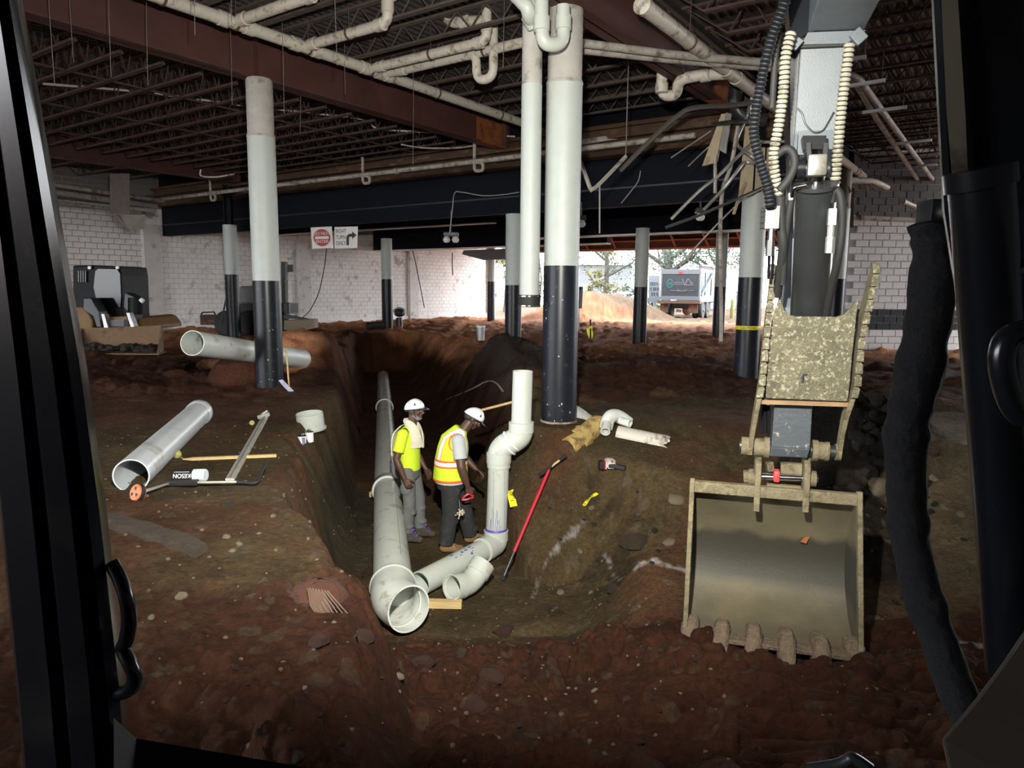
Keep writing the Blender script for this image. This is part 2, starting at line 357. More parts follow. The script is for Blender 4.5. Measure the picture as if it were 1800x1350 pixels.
    z = z + clods(x, y, 0.42, 0.35, 41)*0.75*fore + clods(x, y, 0.2, 0.5, 51)*(0.8*fore+0.5*pile) + clods(x, y, 0.085, 0.55, 61)*(0.6*fore+0.6*pile+0.12)
    z = z + clods(x, y, 0.5, 0.3, 71)*0.45*far*np.where(inpit, 0, 1) + clods(x, y, 0.22, 0.4, 81)*0.35*far*np.where(inpit, 0, 1)
    fa = x*math.sin(EX)+y*math.cos(EX); rut = ss(0.7, 1.1, x)*ss(2.9, 2.4, x)*ss(4.75, 4.5, y)*ss(-0.25, 0.1, fbm(x, y, 0.5, 3, 181)+0.1)
    z = z + rut*0.035*np.clip(np.sin(fa*2*math.pi/0.17+3*fbm(x, y, 0.6, 3, 191)), -0.6, 1)
    z = z + fore*ss(4.3, 4.8, y)*ss(1.0, 0.4, np.abs(x-0.1))*clods(x, y, 0.3, 0.7, 201)*0.6
    hill = np.clip(bump(x, y, -0.9, 15.8, 2.9, 3.2, 1.8), 0, 1); z = z + hill*(0.22*fbm(x, y, 0.5, 4, 161)+clods(x, y, 0.3, 0.5, 171)*0.5)
    ru = x*math.sin(0.75)+y*math.cos(0.75)
    z = z + np.where(inpit, 0, 1)*far*0.07*np.sin(ru*3.3+4*fbm(x, y, 3, 2, 91))*ss(-0.1, 0.15, fbm(x, y, 4, 2, 95))
    if not full: return z
    # soil colour by zone; daylight balance and trench shade are mixed in
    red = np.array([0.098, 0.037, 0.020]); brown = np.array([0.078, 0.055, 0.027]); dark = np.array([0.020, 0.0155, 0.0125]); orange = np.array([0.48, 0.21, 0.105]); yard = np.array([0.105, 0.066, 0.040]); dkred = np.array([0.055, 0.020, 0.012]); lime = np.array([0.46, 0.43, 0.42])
    c = np.empty(x.shape+(3,)); n1 = fbm(x, y, 1.6, 5, 101); n2 = fbm(x, y, 0.5, 5, 111)
    def mix(a, b, k): return a*(1-k[..., None])+b*k[..., None]
    c[:] = brown
    redk = ss(0.0, 0.14, n1+0.02-0.35*ss(7.5, 5.5, np.hypot(x-0.2, y-8.2)-0.2*0)*0)
    c = mix(c, red, 0.55*redk)
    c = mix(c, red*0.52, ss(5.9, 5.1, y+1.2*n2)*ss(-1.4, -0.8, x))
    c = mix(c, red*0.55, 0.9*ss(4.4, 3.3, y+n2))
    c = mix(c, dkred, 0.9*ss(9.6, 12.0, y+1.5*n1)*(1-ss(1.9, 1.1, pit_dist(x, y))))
    c = mix(c, dkred*1.3, 0.6*ss(-2.6, -3.4, x+n1*2)*ss(7, 9, y))
    c = mix(c, orange, ss(15, 24, y+2*n1-0.35*x*0))  # lifted to make up for weak daylight under the roof
    c = mix(c, yard, ss(36.0, 38.5, x*math.sin(AX)+y*math.cos(AX)))  # yard soil darkened in colour to offset the strong sky
    c = mix(c, orange*1.2, np.clip(bump(x, y, -4.9, 16.2, 2.2, 2.2, 1.6), 0, 1))
    c = mix(c, dark*2.2, 0.95*np.clip(bump(x, y, -0.9, 15.6, 2.9, 3.2, 1.8), 0, 1))
    c = mix(c, dark, np.clip(pile*1.2, 0, 1))
    c = mix(c, dark*0.9, 0.55*ss(0.12, 0.25, n2+0.1*n1)*ss(12, 9, y)*ss(-1.0, 0.3, x))
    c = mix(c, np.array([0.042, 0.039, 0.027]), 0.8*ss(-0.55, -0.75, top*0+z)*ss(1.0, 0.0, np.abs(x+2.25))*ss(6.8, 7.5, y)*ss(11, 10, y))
    c = mix(c, dkred*0.75, 0.9*ss(1.1, 0.6, pit_dist(x, y)+0.5*n2)*ss(10.5, 13, y))  # trench shade painted into the far bank colour
    c = mix(c, np.array([0.15, 0.12, 0.075]), 0.85*ss(2.9, 3.7, x+n1)*ss(5.2, 6.0, y)*ss(9.6, 8.6, y)*(1-np.clip(pile*1.3, 0, 1)))
    def streak(pts, w):
        k = np.zeros(x.shape)
        for (ax, ay), (bx, by) in zip(pts[:-1], pts[1:]):
            ex = bx-ax; ey = by-ay; t = np.clip(((x-ax)*ex+(y-ay)*ey)/(ex*ex+ey*ey), 0, 1); dd = np.hypot(x-ax-t*ex, y-ay-t*ey)
            k = np.maximum(k, ss(w, w*0.2, dd+0.3*w*n2*8+0.5*w*fbm(x, y, 0.09, 3, 131)*4)*ss(-0.2, 0.06, fbm(x, y, 0.05, 3, 151)+0.04))
        return k
    for pts, w, a in LIME: c = mix(c, lime, a*streak(pts, w))
    sp = clods(x, y, 0.11, 0.16, 141); c = mix(c, np.array([0.10, 0.08, 0.055]), 0.7*(sp > 0.012)*ss(9.5, 7.5, y)*(1-0.6*fore))
    c *= (1+0.9*n2+0.5*fbm(x, y, 0.12, 3, 121))[..., None]
    return z, np.clip(c, 0.004, 0.9)
def gz(x, y): return float(ground_np(np.array([x]), np.array([y]))[0])
def GG(px, py):           # where the line of sight meets the ground
    d = ray(px, py); t = np.concatenate([np.linspace(1.2, 12, 1500), np.linspace(12, 60, 1500)])
    X = d.x*t/d.y; Y = t; Z = 1.7+d.z*t/d.y; below = Z < ground_np(X, Y); i = int(np.argmax(below)) if below.any() else len(t)-1
    return Vector((X[i], Y[i], ground_np(X[i:i+1], Y[i:i+1])[0]))
LIME = []
def _xy(pts): return [(GG(a, b).x, GG(a, b).y) for a, b in pts]
_L = [(_xy([(1028, 922), (985, 955), (962, 985), (945, 1020), (936, 1050)]), 0.03, 0.5),
      (_xy([(1065, 975), (1120, 995), (1150, 985)]), 0.06, 0.6), (_xy([(1150, 985), (1180, 998), (1222, 1004)]), 0.045, 0.6), (_xy([(1668, 1112), (1735, 1140)]), 0.05, 0.6), (_xy([(520, 1030), (560, 1025)]), 0.06, 0.3)]
LIME = _L
_th = np.concatenate([np.radians(np.linspace(-180, -44, 50)[:-1]), np.radians(np.linspace(-44, 44, 860)), np.radians(np.linspace(44, 180, 50)[1:])])
_rr = np.concatenate([[0.05, 0.4, 0.8], np.geomspace(1.3, 14, 700), np.geomspace(14, 75, 190)[1:]])
TH, RR = np.meshgrid(_th, _rr); GX = RR*np.sin(TH); GY = RR*np.cos(TH)
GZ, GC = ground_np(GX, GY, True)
nr, nt = GX.shape
back = GY < 0.2; GZ = np.where(back, -0.25, GZ)
me = bpy.data.meshes.new('floor')
co = np.stack([GX, GY, GZ], -1).reshape(-1, 3)
ii = np.arange(nr*nt).reshape(nr, nt)
q = np.stack([ii[:-1, :-1], ii[1:, :-1], ii[1:, 1:], ii[:-1, 1:]], -1).reshape(-1, 4)[:, ::-1]
me.vertices.add(nr*nt); me.vertices.foreach_set('co', co.ravel())
me.loops.add(q.size); me.loops.foreach_set('vertex_index', q.ravel().astype(np.int32))
me.polygons.add(len(q)); me.polygons.foreach_set('loop_start', np.arange(0, q.size, 4, dtype=np.int32))
me.update(calc_edges=True)
me.polygons.foreach_set('use_smooth', np.ones(len(q), bool))
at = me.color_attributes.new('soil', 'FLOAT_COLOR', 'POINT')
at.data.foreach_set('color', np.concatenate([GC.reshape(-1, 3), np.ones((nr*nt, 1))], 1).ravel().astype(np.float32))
SOIL = bpy.data.materials.new('soil'); SOIL.use_nodes = True
n = SOIL.node_tree.nodes; l = SOIL.node_tree.links; b = n['Principled BSDF']; b.inputs['Roughness'].default_value = 0.95; b.inputs['Specular IOR Level'].default_value = 0.15
a_ = n.new('ShaderNodeAttribute'); a_.attribute_name = 'soil'
tc = n.new('ShaderNodeTexCoord'); nz = n.new('ShaderNodeTexNoise'); nz.inputs['Scale'].default_value = 22; nz.inputs['Detail'].default_value = 10; nz.inputs['Roughness'].default_value = 0.7
l.new(tc.outputs['Object'], nz.inputs['Vector'])
mr = n.new('ShaderNodeMapRange'); mr.inputs[1].default_value = 0.3; mr.inputs[2].default_value = 0.7; mr.inputs[3].default_value = 0.6; mr.inputs[4].default_value = 1.4; l.new(nz.outputs['Fac'], mr.inputs[0])
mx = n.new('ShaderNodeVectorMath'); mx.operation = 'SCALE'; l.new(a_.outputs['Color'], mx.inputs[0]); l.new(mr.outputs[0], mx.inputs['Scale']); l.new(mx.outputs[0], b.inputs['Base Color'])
bp = n.new('ShaderNodeBump'); bp.inputs['Strength'].default_value = 1.0; bp.inputs['Distance'].default_value = 0.04; l.new(nz.outputs['Fac'], bp.inputs['Height']); l.new(bp.outputs[0], b.inputs['Normal'])
me.materials.append(SOIL)
floor = bpy.data.objects.new('floor', me); C.objects.link(floor); floor['kind'] = 'structure'; ORG['floor'] = Vector((0, 0, 0))
# ------------------------------------------------------------------ walls of concrete block
def struct(mb, name, mat, **k):
    o = mb.build(name, mat, **k); o['kind'] = 'structure'; return o
blockmesh = {}
def block_mesh(key, mat, w=0.385, h=0.19, d=0.05, ch=0.008):
    if key in blockmesh: return blockmesh[key]
    m = MB(); a = [(-w/2, -d, -h/2), (w/2, -d, -h/2), (w/2, -d, h/2), (-w/2, -d, h/2)]
    f = [(-w/2+ch, 0, -h/2+ch), (w/2-ch, 0, -h/2+ch), (w/2-ch, 0, h/2-ch), (-w/2+ch, 0, h/2-ch)]
    m.add(a+f, [(4, 5, 6, 7), (0, 1, 5, 4), (1, 2, 6, 5), (2, 3, 7, 6), (3, 0, 4, 7)])
    o = m.build('block', mat, org=(0, 0, 0), smooth=0); me = o.data; bpy.data.objects.remove(o); blockmesh[key] = me; return me
def block_wall(wall, p0, dirv, nrm, n, rows, matf, nearfirst, maxparts=300, skip=lambda i, j: False):
    # blocks in running bond; the nearest are objects, the others one part of real blocks
    items = []
    for j in range(rows):
        for i in range(n):
            if skip(i, j): continue
            s = (i+(0.5 if j % 2 else 0))*0.4+0.2
            p = p0 + dirv*s + Vector((0, 0, j*0.2+0.1)) + nrm*(0.012+0.006*rnd.random())
            items.append((nearfirst(p), p, matf(j, i)))
    items.sort(key=lambda t: t[0])
    ang = math.atan2(nrm.y, nrm.x)-math.pi/2
    for k, (_, p, mk) in enumerate(items[:maxparts]):
        o = obj_from(block_mesh(mk[0], mk[1]), 'block', p-ORG[wall.name], wall, (0, 0, ang)); ORG[o.name] = p
    rest = {}
    for _, p, mk in items[maxparts:]: rest.setdefault(mk[0], (mk[1], MB()))[1].prism([p-dirv*0.193-nrm*0.03-Vector((0, 0, 0.095)), p+dirv*0.193-nrm*0.03-Vector((0, 0, 0.095)), p+dirv*0.193-nrm*0.03+Vector((0, 0, 0.095)), p-dirv*0.193-nrm*0.03+Vector((0, 0, 0.095))], nrm*0.03)
    for k in rest: rest[k][1].build('distant_blocks', rest[k][0], parent=wall, smooth=0, kind='stuff')
VW = -27.0
uD = UV(1, 0, 0); vD = UV(0, 1, 0)
def slab(u0, u1, v0, v1, z0, z1): return MB().hexa([UV(u0, v0, z0), UV(u1, v0, z0), UV(u1, v1, z0), UV(u0, v1, z0), UV(u0, v0, z1), UV(u1, v0, z1), UV(u1, v1, z1), UV(u0, v1, z1)])
m = MB()
for a in ((2.0, 36.2),): m.v += []; m = slab(-12.0, a[1], VW-0.3, VW, -0.6, 6.0)
wall_left = struct(m, 'wall_left', MORTAR, smooth=0)
block_wall(wall_left, UV(9.6, VW, 0), uD, vD, 66, 29, lambda j, i: ('g', BLOCKG) if j >= 23 else ('w', BLOCKW), lambda p: (p-UV(11.5, VW, 2.4)).length)
m = MB()
for u in (14.5, 21.6, 28.9, 36.0):
    m.v += []; t = slab(u-0.32, u+0.32, VW, VW+0.22, -0.3, 4.0 if u < 20 else 5.0); m.add(t.v, t.f)
m.build('pilaster', M('pilaster_paint', (0.60, 0.58, 0.56), 0.8, bump=0.3, dirt=(0.3, 0.27, 0.25), damt=0.2, dscale=3), parent=wall_left, smooth=0)
t = slab(10, 36, VW, VW+0.1, -0.3, 0.22); t.build('plinth', BLOCKW, parent=wall_left, smooth=0)
RW0 = Vector((9.75, 21.0, 0)); RWD = Vector((1, 0.05, 0)).normalized(); RWN = Vector((RWD.y, -RWD.x, 0))
m = MB(); m.prism([RW0-RWN*0.02, RW0+RWD*8, RW0+RWD*8-RWN*0.4, RW0-RWN*0.4], (0, 0, 6.0)); m.v = [v-Vector((0, 0, 0.3)) for v in m.v]
wall_right = struct(m, 'wall_right', MORTARG, smooth=0)
block_wall(wall_right, RW0, RWD, RWN, 10, 28, lambda j, i: ('rg', BLOCKG) if j >= 19 else (('rk', BLOCKK) if j in (3, 4, 5) else ('rw', BLOCKW)), lambda p: p.x)
b = MB(); b.box(RW0+RWD*0.95+RWN*0.05+Vector((0, 0, 2.05)), (0.12, 0.03, 0.16)); b.build('outlet_box', SIGNW, parent=wall_right, smooth=0)
struct(slab(23.0, 36.2, -4.2, -3.9, -0.6, 5.0), 'wall_east', MORTARG, smooth=0)
struct(slab(-12, 26, 11.0, 11.3, -0.8, 6.0), 'wall_side', MORTAR, smooth=0)
m = slab(-12.3, -12, VW+20, 11.3, -0.8, 6.0); t_ = slab(-12.3, -12, VW, VW+20, 5.0, 6.0); m.add(t_.v, t_.f); struct(m, 'wall_back', MORTAR, smooth=0)

# ------------------------------------------------------------------ ceiling: deck, joists, girders
ZD = 5.78
m = slab(-12, 15.0, VW, 11.3, ZD+0.05, ZD+0.2)
ceiling = struct(m, 'ceiling', DECK, smooth=0)
m = slab(15.0, 22.0, VW, -4.2, 5.0, 5.2); m.build('roof_slab', NAVY, parent=ceiling, smooth=0)
m = slab(15.0, 26.0, -4.2, 11.3, ZD+0.05, ZD+0.2); m.build('roof_slab', DECK, parent=ceiling, smooth=0)
m = slab(22.0, 36.3, VW, -3.9, 4.85, 5.0); m.build('canopy_deck', NAVY, parent=ceiling, smooth=0)
slab(15.0, 15.2, VW, -4.2, 4.95, ZD+0.1).build('bulkhead', NAVY, parent=ceiling, smooth=0)
slab(15.0, 26.0, -4.3, -4.2, 4.8, ZD+0.1).build('bulkhead', NAVY, parent=ceiling, smooth=0)
def deck_ribs(u0, u1, v0, v1, name):
    m = MB(); k = 0; v = v0
    while v < v1-0.15:
        a = [(v, ZD+0.045), (v+0.03, ZD), (v+0.09, ZD), (v+0.12, ZD+0.045)]
        m.add([UV(u0, q[0], q[1]) for q in a]+[UV(u1, q[0], q[1]) for q in a], [(0, 1, 5, 4), (1, 2, 6, 5), (2, 3, 7, 6)]); v += 0.15
    m.build(name, DECK, parent=ceiling, smooth=0, kind='stuff')
deck_ribs(-4, 15, -26.9, -10.3, 'deck_ribs'); deck_ribs(-4, 15, -10.3, -4.4, 'deck_ribs'); deck_ribs(-4, 26, -4.4, 9.5, 'deck_ribs')
def joist_mesh(L, depth, mat, step=0.55):
    # open-web joist along +v starting at 0, top chord at z=0; the bottom chord stops short of the bearings
    m = MB(); e = min(0.7, L*0.12)
    def B(a, b, w, h):
        m.bar(vD*a[0]+Vector((0, 0, a[1])), vD*b[0]+Vector((0, 0, b[1])), w, h)
    for s in (-0.025, 0.025):
        m.bar(uD*s+vD*0+Vector((0, 0, -0.02)), uD*s+vD*L+Vector((0, 0, -0.02)), 0.04, 0.04)
        m.bar(uD*s+vD*e+Vector((0, 0, -depth+0.02)), uD*s+vD*(L-e)+Vector((0, 0, -depth+0.02)), 0.04, 0.035)
    nseg = max(4, int(round((L-2*e)/step))); w = (L-2*e)/nseg
    B((0.05, -0.02), (e, -depth+0.02), 0.02, 0.02); B((L-0.05, -0.02), (L-e, -depth+0.02), 0.02, 0.02)
    for i in range(nseg):
        a = e+i*w; B((a, -depth+0.02), (a+w/2, -0.02), 0.018, 0.018); B((a+w/2, -0.02), (a+w, -depth+0.02), 0.018, 0.018)
    o = m.build('joist', mat, org=(0, 0, 0), smooth=0); me = o.data; bpy.data.objects.remove(o); return me
for v0, L, dep, u0, u1, mt, du in ((-20.8, 10.2, 0.62, 0.6, 14.4, JOISTM, 0.65), (-10.2, 5.7, 0.34, 0.5, 14.4, JOIST, 0.9), (-4.3, 13.0, 0.5, -1.0, 25.5, JOISTM, 0.95), (-27, 6.1, 0.4, 4, 14.4, JOISTM, 1.3)):
    jm = joist_mesh(L, dep, mt); u = u0
    while u < u1:
        p = UV(u, v0, ZD); o = obj_from(jm, 'joist', p-ORG['ceiling'], ceiling); u += du
# bridging between the joists
m = MB()
for v in (-18.2, -15.6, -13): m.bar(UV(0.6, v, ZD-0.6), UV(14.4, v, ZD-0.6), 0.03, 0.03)
for v in (0, 4): m.bar(UV(-1, v, ZD-0.48), UV(25, v, ZD-0.48), 0.03, 0.03)
m.build('bridging', JOISTM, parent=ceiling, smooth=0)
def girder(v, u0, u1, label, z0=5.0, z1=5.7, mat=MAROON, name='steel_girder'):
    t = thing(name, label, 'girder', UV((u0+u1)/2, v, z0))
    w = 0.15
    slab(u0, u1, v-0.01, v+0.01, z0, z1).build('web', mat, t, smooth=0)
    slab(u0, u1, v-w, v+w, z0, z0+0.03).build('flange', mat, t, smooth=0); slab(u0, u1, v-w, v+w, z1-0.03, z1).build('flange', mat, t, smooth=0)
    for u in (7.4, 14.2):
        if u0 < u < u1: slab(u-0.01, u+0.01, v-w+0.01, v+w-0.01, z0+0.03, z1-0.03).build('stiffener', mat, t, smooth=0)
    return t
girder(-10.3, -3, 14.5, 'maroon steel girder resting on the slimmer black and white column by the measuring wheel')
girder(-4.6, -3, 14.5, 'maroon steel girder resting on the thick column beside the vertical white downpipe')
for v_, u_, w_, z_ in ((-10.3, 13.2, 1.1, 5.06), (-4.6, 12.6, 1.8, 5.04)):
    g_ = [o for o in bpy.data.objects if o.name.startswith('steel_girder') and abs(o.location.x-UV((-3+14.5)/2, v_, 5).x) < 0.01][0]
    slab(u_, u_+w_, v_+0.012, v_+0.018, z_, z_+0.5).build('rust_patch', RUSTO, g_, smooth=0); slab(u_, u_+w_*0.9, v_-0.1, v_+0.151, 4.997, 5.031).build('rust_patch', RUSTO, g_, smooth=0)
girder(-20.8, 3, 14.5, 'dark maroon steel girder nearest the skid steer and the white block wall')
t = thing('rusted_girder', 'rust-stained brown girder with flaking pale patches above the black fascia', 'girder', UV(14.5, -15, 4.6))
for a, b2, nm in ((4.62, 4.72, 'flange'), (4.72, 5.2, 'web'), (5.2, 5.28, 'flange')):
    w = 0.17 if nm == 'flange' else 0.05; slab(14.55-w, 14.55+w, -26.5, -3.8, a, b2).build(nm, RUSTB, t, smooth=0)
m = MB(); m.bar(UV(14.3, -26.5, 4.98), UV(14.3, -3.8, 4.98), 0.16, 0.07); m.build('conduit', RUSTB, t)
# fascias of the canopy, one behind the other
struct(slab(15.0, 15.25, -26.9, -3.9, 3.6, 4.95), 'trim_1', NAVY, smooth=0)
slab(14.98, 15.3, -26.9, -3.9, 3.98, 4.02).build('seam_strip', M('navy_seam', (0.014, 0.02, 0.035), 0.5), parent=bpy.data.objects['trim_1'], smooth=0)
struct(slab(22.0, 22.2, -14.6, -3.9, 3.55, 4.43), 'trim_2', NAVY, smooth=0)
slab(21.85, 22.25, -14.6, -3.9, 3.5, 3.55).build('drip_edge', WHITE, parent=bpy.data.objects['trim_2'], smooth=0)
struct(slab(20.0, 20.2, -26.9, -14.9, 3.98, 4.95), 'trim_3', NAVY, smooth=0)
slab(19.95, 20.25, -26.9, -14.9, 3.94, 3.98).build('drip_edge', WHITE, parent=bpy.data.objects['trim_3'], smooth=0)
struct(slab(26.0, 26.3, -26.9, -13.6, 3.58, 4.85), 'trim_4', NAVY, smooth=0)
slab(25.9, 26.35, -26.9, -13.6, 3.53, 3.58).build('drip_edge', WHITE, parent=bpy.data.objects['trim_4'], smooth=0)
# header over the opening to the yard
hd = struct(slab(36.0, 36.2, -24.5, -4.0, 3.95, 4.85), 'trim_5', BROWNP, smooth=0)
slab(35.85, 36.25, -24.5, -4.0, 3.85, 3.95).build('flange', SALMON, parent=hd, smooth=0)
slab(35.8, 35.99, -24.5, -4.0, 4.3, 4.36).build('rail', SALMON, parent=hd, smooth=0)
v = -23.5
while v < -4.5:
    m = MB(); m.bar(UV(35.7, v-0.35, 4.85), UV(35.95, v, 3.95), 0.16, 0.08); m.build('brace', SALMON, parent=hd, smooth=0); v += 1.75
struct(slab(35.6, 36.2, -4.6, -4.1, -0.6, 4.6), 'trim_6', SALMON, smooth=0)
# torn hanging soffit between the header and the black fascia
m = MB(); m.prism([P(815, 440, 36), P(890, 437, 35), P(890, 456, 35), P(850, 457, 35.5), P(812, 447, 36)], (0, 0.05, 0.0))
setp(m.build('soffit_panel', M('soffit_grey', (0.16, 0.155, 0.15), 0.8), smooth=0), 'grey torn soffit panel hanging below the black fascia by the column', 'panel')

# ------------------------------------------------------------------ columns
def column(x, y, lab, zb, zt, top, r=0.2235, lower=None, extra=None, rb=None):
    # zb base of the black sleeve, zt change to white, then white up to `top[0]`, and (kind, height) above it
    t = thing('round_column', lab, 'column', (x, y, zb)); seg = 40
    m = MB(); m.tube([(x, y, zb-0.6), (x, y, zt)], r, seg); m.build('black_sleeve', COLB, t)
    m = MB(); m.tube([(x, y, zt), (x, y, top[0])], r-0.004, seg); m.build('white_sleeve', COLW, t)
    if top[1] == 'cap':
        m = MB(); m.lathe((x, y, 0), [(r-0.015, top[0]), (r-0.015, top[2]-0.03), (r-0.035, top[2])], seg); m.build('concrete_cap', CONC, t)
        m = MB(); m.lathe((x, y, 0), [(r-0.004, top[0]-0.015), (r+0.003, top[0]), (r-0.006, top[0]+0.03)], seg); m.build('grout_ring', CONC, t)
    elif top[1] == 'post':
        m = MB(); m.bar((x, y, top[0]), (x, y, top[2]), 0.2, 0.2); m.bar((x-0.1, y-0.16, top[0]), (x-0.1, y-0.16, top[2]), 0.05, 0.05); m.build('steel_post', NAVY, t, smooth=0)
    return t
def ex(px, Y): return (px-900)/F_PX*Y
c1 = column(ex(471, 11.9), 11.9, 'black and white column with chipped paint standing behind the long grey pipe', -0.05, 1.80, (4.10, 'cap', 4.99))
c2 = column(ex(984, 9.0), 9.0, 'thick black and white column on a rough concrete pedestal beside the vertical downpipe', 0.02, 1.99, (4.16, 'cap', 5.05))
m = MB(); x, y = ex(984, 9.0), 9.0
m.lathe((x, y, 0), [(0.27, -1.0), (0.255, -0.16), (0.24, -0.03), (0.235, 0.04), (0.2, 0.05)], 40); m.build('concrete_pedestal', PEDE, c2)
c3 = column(ex(1313, 13.3), 13.3, 'column wrapped with a yellow caution tape band, stripped to tan sheet above', -0.1, 1.95, (3.45, 'post', 5.0))
x, y = ex(1313, 13.3), 13.3
m = MB(); m.lathe((x, y, 0), [(0.226, 0.99), (0.2275, 0.992), (0.2275, 1.06), (0.226, 1.062)], 40); m.build('caution_tape', YEL, c3)
text_obj('CAUTION', 0.062, INK, 'tape_lettering', c3, Vector((x, y, 0)) + Vector((-x, -y, 0)).normalized()*0.229 + Vector((0, 0, 1.026)), Matrix.Rotation(math.atan2(-x, y)*0+math.atan2(-x, y), 3, 'Z') @ Matrix.Rotation(R_(90), 3, 'X'))
m = MB()
for dx, w in ((-0.16, 0.16), (0.0, 0.2), (0.19, 0.12)): m.box((x+dx, y-0.12-0.03*abs(dx), 3.85), (w, 0.02, 0.8))
m.build('tan_sheathing', TAN, c3, smooth=0)
column(ex(411, 24.0), 24.0, 'distant column near the block wall with black steel post rising from its top, beside the loader', 0.0, 2.1, (3.72, 'post', 5.0))
column(ex(901, 18.6), 18.6, 'column rising from the dark spoil heap, half hidden behind the downpipe', 0.1, 1.8, (3.72, 'post', 5.0), r=0.215)
column(ex(1123, 23.0), 23.0, 'column between the thick pedestal column and the dump truck', 0.0, 1.8, (3.65, '', 0))
column(ex(681, 29.0), 29.0, 'distant column with a tamper leaning behind its black base', 0.0, 2.05, (3.66, '', 0))
column(ex(862, 40.0), 40.0, 'farthest thin column at the end of the white block wall', 0.0, 2.1, (3.95, '', 0), r=0.21)
c4 = column(ex(1261, 27.0), 27.0, 'distant column standing in front of the dump truck side', -0.1, 1.85, (4.2, '', 0))
column(ex(1463, 19.5), 19.5, 'column mostly hidden behind the dark hydraulic cylinder', -0.1, 2.05, (3.9, 'cap', 5.0))
for (px, Y, z, k) in ((471, 11.9, 0, 16), (984, 9.0, 0, 16), (901, 18.6, 0, 8)):
    par = {471: c1, 984: c2}.get(px)
    if par is None: continue
    x, y = ex(px, Y), Y; m = MB()
    for i in range(k):
        a = math.atan2(-y, -x)+rnd.uniform(-1.0, 1.0); zz = rnd.choice((rnd.uniform(0.05, 0.35), rnd.uniform(0.1, 1.7))); s = rnd.uniform(0.003, 0.011)
        c = Vector((x+0.224*math.cos(a), y+0.224*math.sin(a), zz)); tx = Vector((-math.sin(a), math.cos(a), 0)); nn = Vector((math.cos(a), math.sin(a), 0))
        m.prism([c+tx*s*q[0]+Vector((0, 0, s*q[1]*rnd.uniform(0.5, 2))) for q in ((1, 0), (0.3, 1), (-0.7, 0.6), (-0.8, -0.6), (0.4, -1))], nn*0.0012)
    m.build('chipped_paint', M('chip', (0.5, 0.5, 0.48), 0.8), par, smooth=0, kind='stuff')
# the downpipe with its rubber coupling
x, y = ex(929, 8.9), 8.9; r = 0.124
t = thing('downpipe', 'vertical white downpipe beside the thick column, black rubber coupling on its open end', 'pipe', (x, y, 1.48))
m = MB(); m.pipe([(x, y, 1.55), (x, y, 4.12)], r, 0.008, 36); m.build('white_pipe', COLW, t)
m = MB(); m.pipe([(x, y, 4.12), (x, y, 5.75)], r-0.003, 0.008, 36); m.build('unpainted_pipe', CONC, t)
m = MB(); m.lathe((x, y, 0), [(r+0.012, 1.48), (r+0.014, 1.5), (r+0.014, 1.6), (r+0.012, 1.63)], 36); m.build('rubber_coupling', RUBBER, t)
for z in (1.495, 1.612):
    m = MB(); m.lathe((x, y, 0), [(r+0.0145, z-0.008), (r+0.017, z-0.006), (r+0.017, z+0.006), (r+0.0145, z+0.008)], 36); m.build('band_clamp', CHROME, t)
# ------------------------------------------------------------------ excavator: cab around the camera, boom, stick, thumb, bucket
_fd = Vector((math.sin(EX), math.cos(EX), 0)); _rd = Vector((math.cos(EX), -math.sin(EX), 0))
def EP(px, py, f): d = ray(px, py); return EYE + d*(f/d.dot(_fd))
exc = thing('excavator', 'excavator with grey boom, muddy thumb and wide toothed bucket, seen from inside its dark cab', 'excavator', E(0, 0, -0.3))
# bucket
BR0, BR1 = -0.15, 1.0
prof = [(5.16, -0.84), (5.42, -0.80), (5.62, -0.71), (5.74, -0.57), (5.78, -0.40), (5.74, -0.22), (5.66, -0.05), (5.55, 0.11), (5.42, 0.255)]
prof = [(p.x, p.y) for p in spline([Vector((a, b, 0)) for a, b in prof], 4)]
def off(pr, t):
    o = []
    for i, (f, z) in enumerate(pr):
        a = pr[max(0, i-1)]; b = pr[min(len(pr)-1, i+1)]; d = Vector((b[0]-a[0], b[1]-a[1])).normalized(); o.append((f+d.y*t, z-d.x*t))
    return o
outp = off(prof, 0.028)
m = MB(); n = len(prof); loop = prof + outp[::-1]
m.rings([[E(r+(0.05*max(0, -z) if r > 0.5 else 0), f, z) for f, z in loop] for r in (BR0, BR1)]); bucket = m.build('bucket', BUCKIN, exc, smooth=50)
for r, nm in ((BR0, -1), (BR1, 1)):
    m = MB(); side = outp; m.prism([E(r-0.015+(0.05*max(0, -z) if r > 0.5 else 0), f, z) for f, z in side], _rd*0.03); m.build('side_plate', BUCKIN, bucket, smooth=0)
    m = MB(); a, b = prof[0], prof[-1]; m.bar(E(r+(0.04 if r > 0.5 else 0), a[0]-0.01, a[1]+0.02), E(r, b[0]-0.02, b[1]+0.04), 0.035, 0.07, up=_fd); m.build('side_cutter', MUDST, bucket, smooth=0, bevel=0.006)
m = MB(); m.bar(E(BR0-0.02, 5.40, 0.235), E(BR1+0.02, 5.40, 0.235), 0.05, 0.085); m.build('top_rim', MUDST, bucket, smooth=0, bevel=0.008)
m = MB(); m.bar(E(BR0, 5.19, -0.835), E(BR1+0.04, 5.19, -0.835), 0.12, 0.035); m.build('cutting_lip', TOOTH, bucket, smooth=0, bevel=0.006)
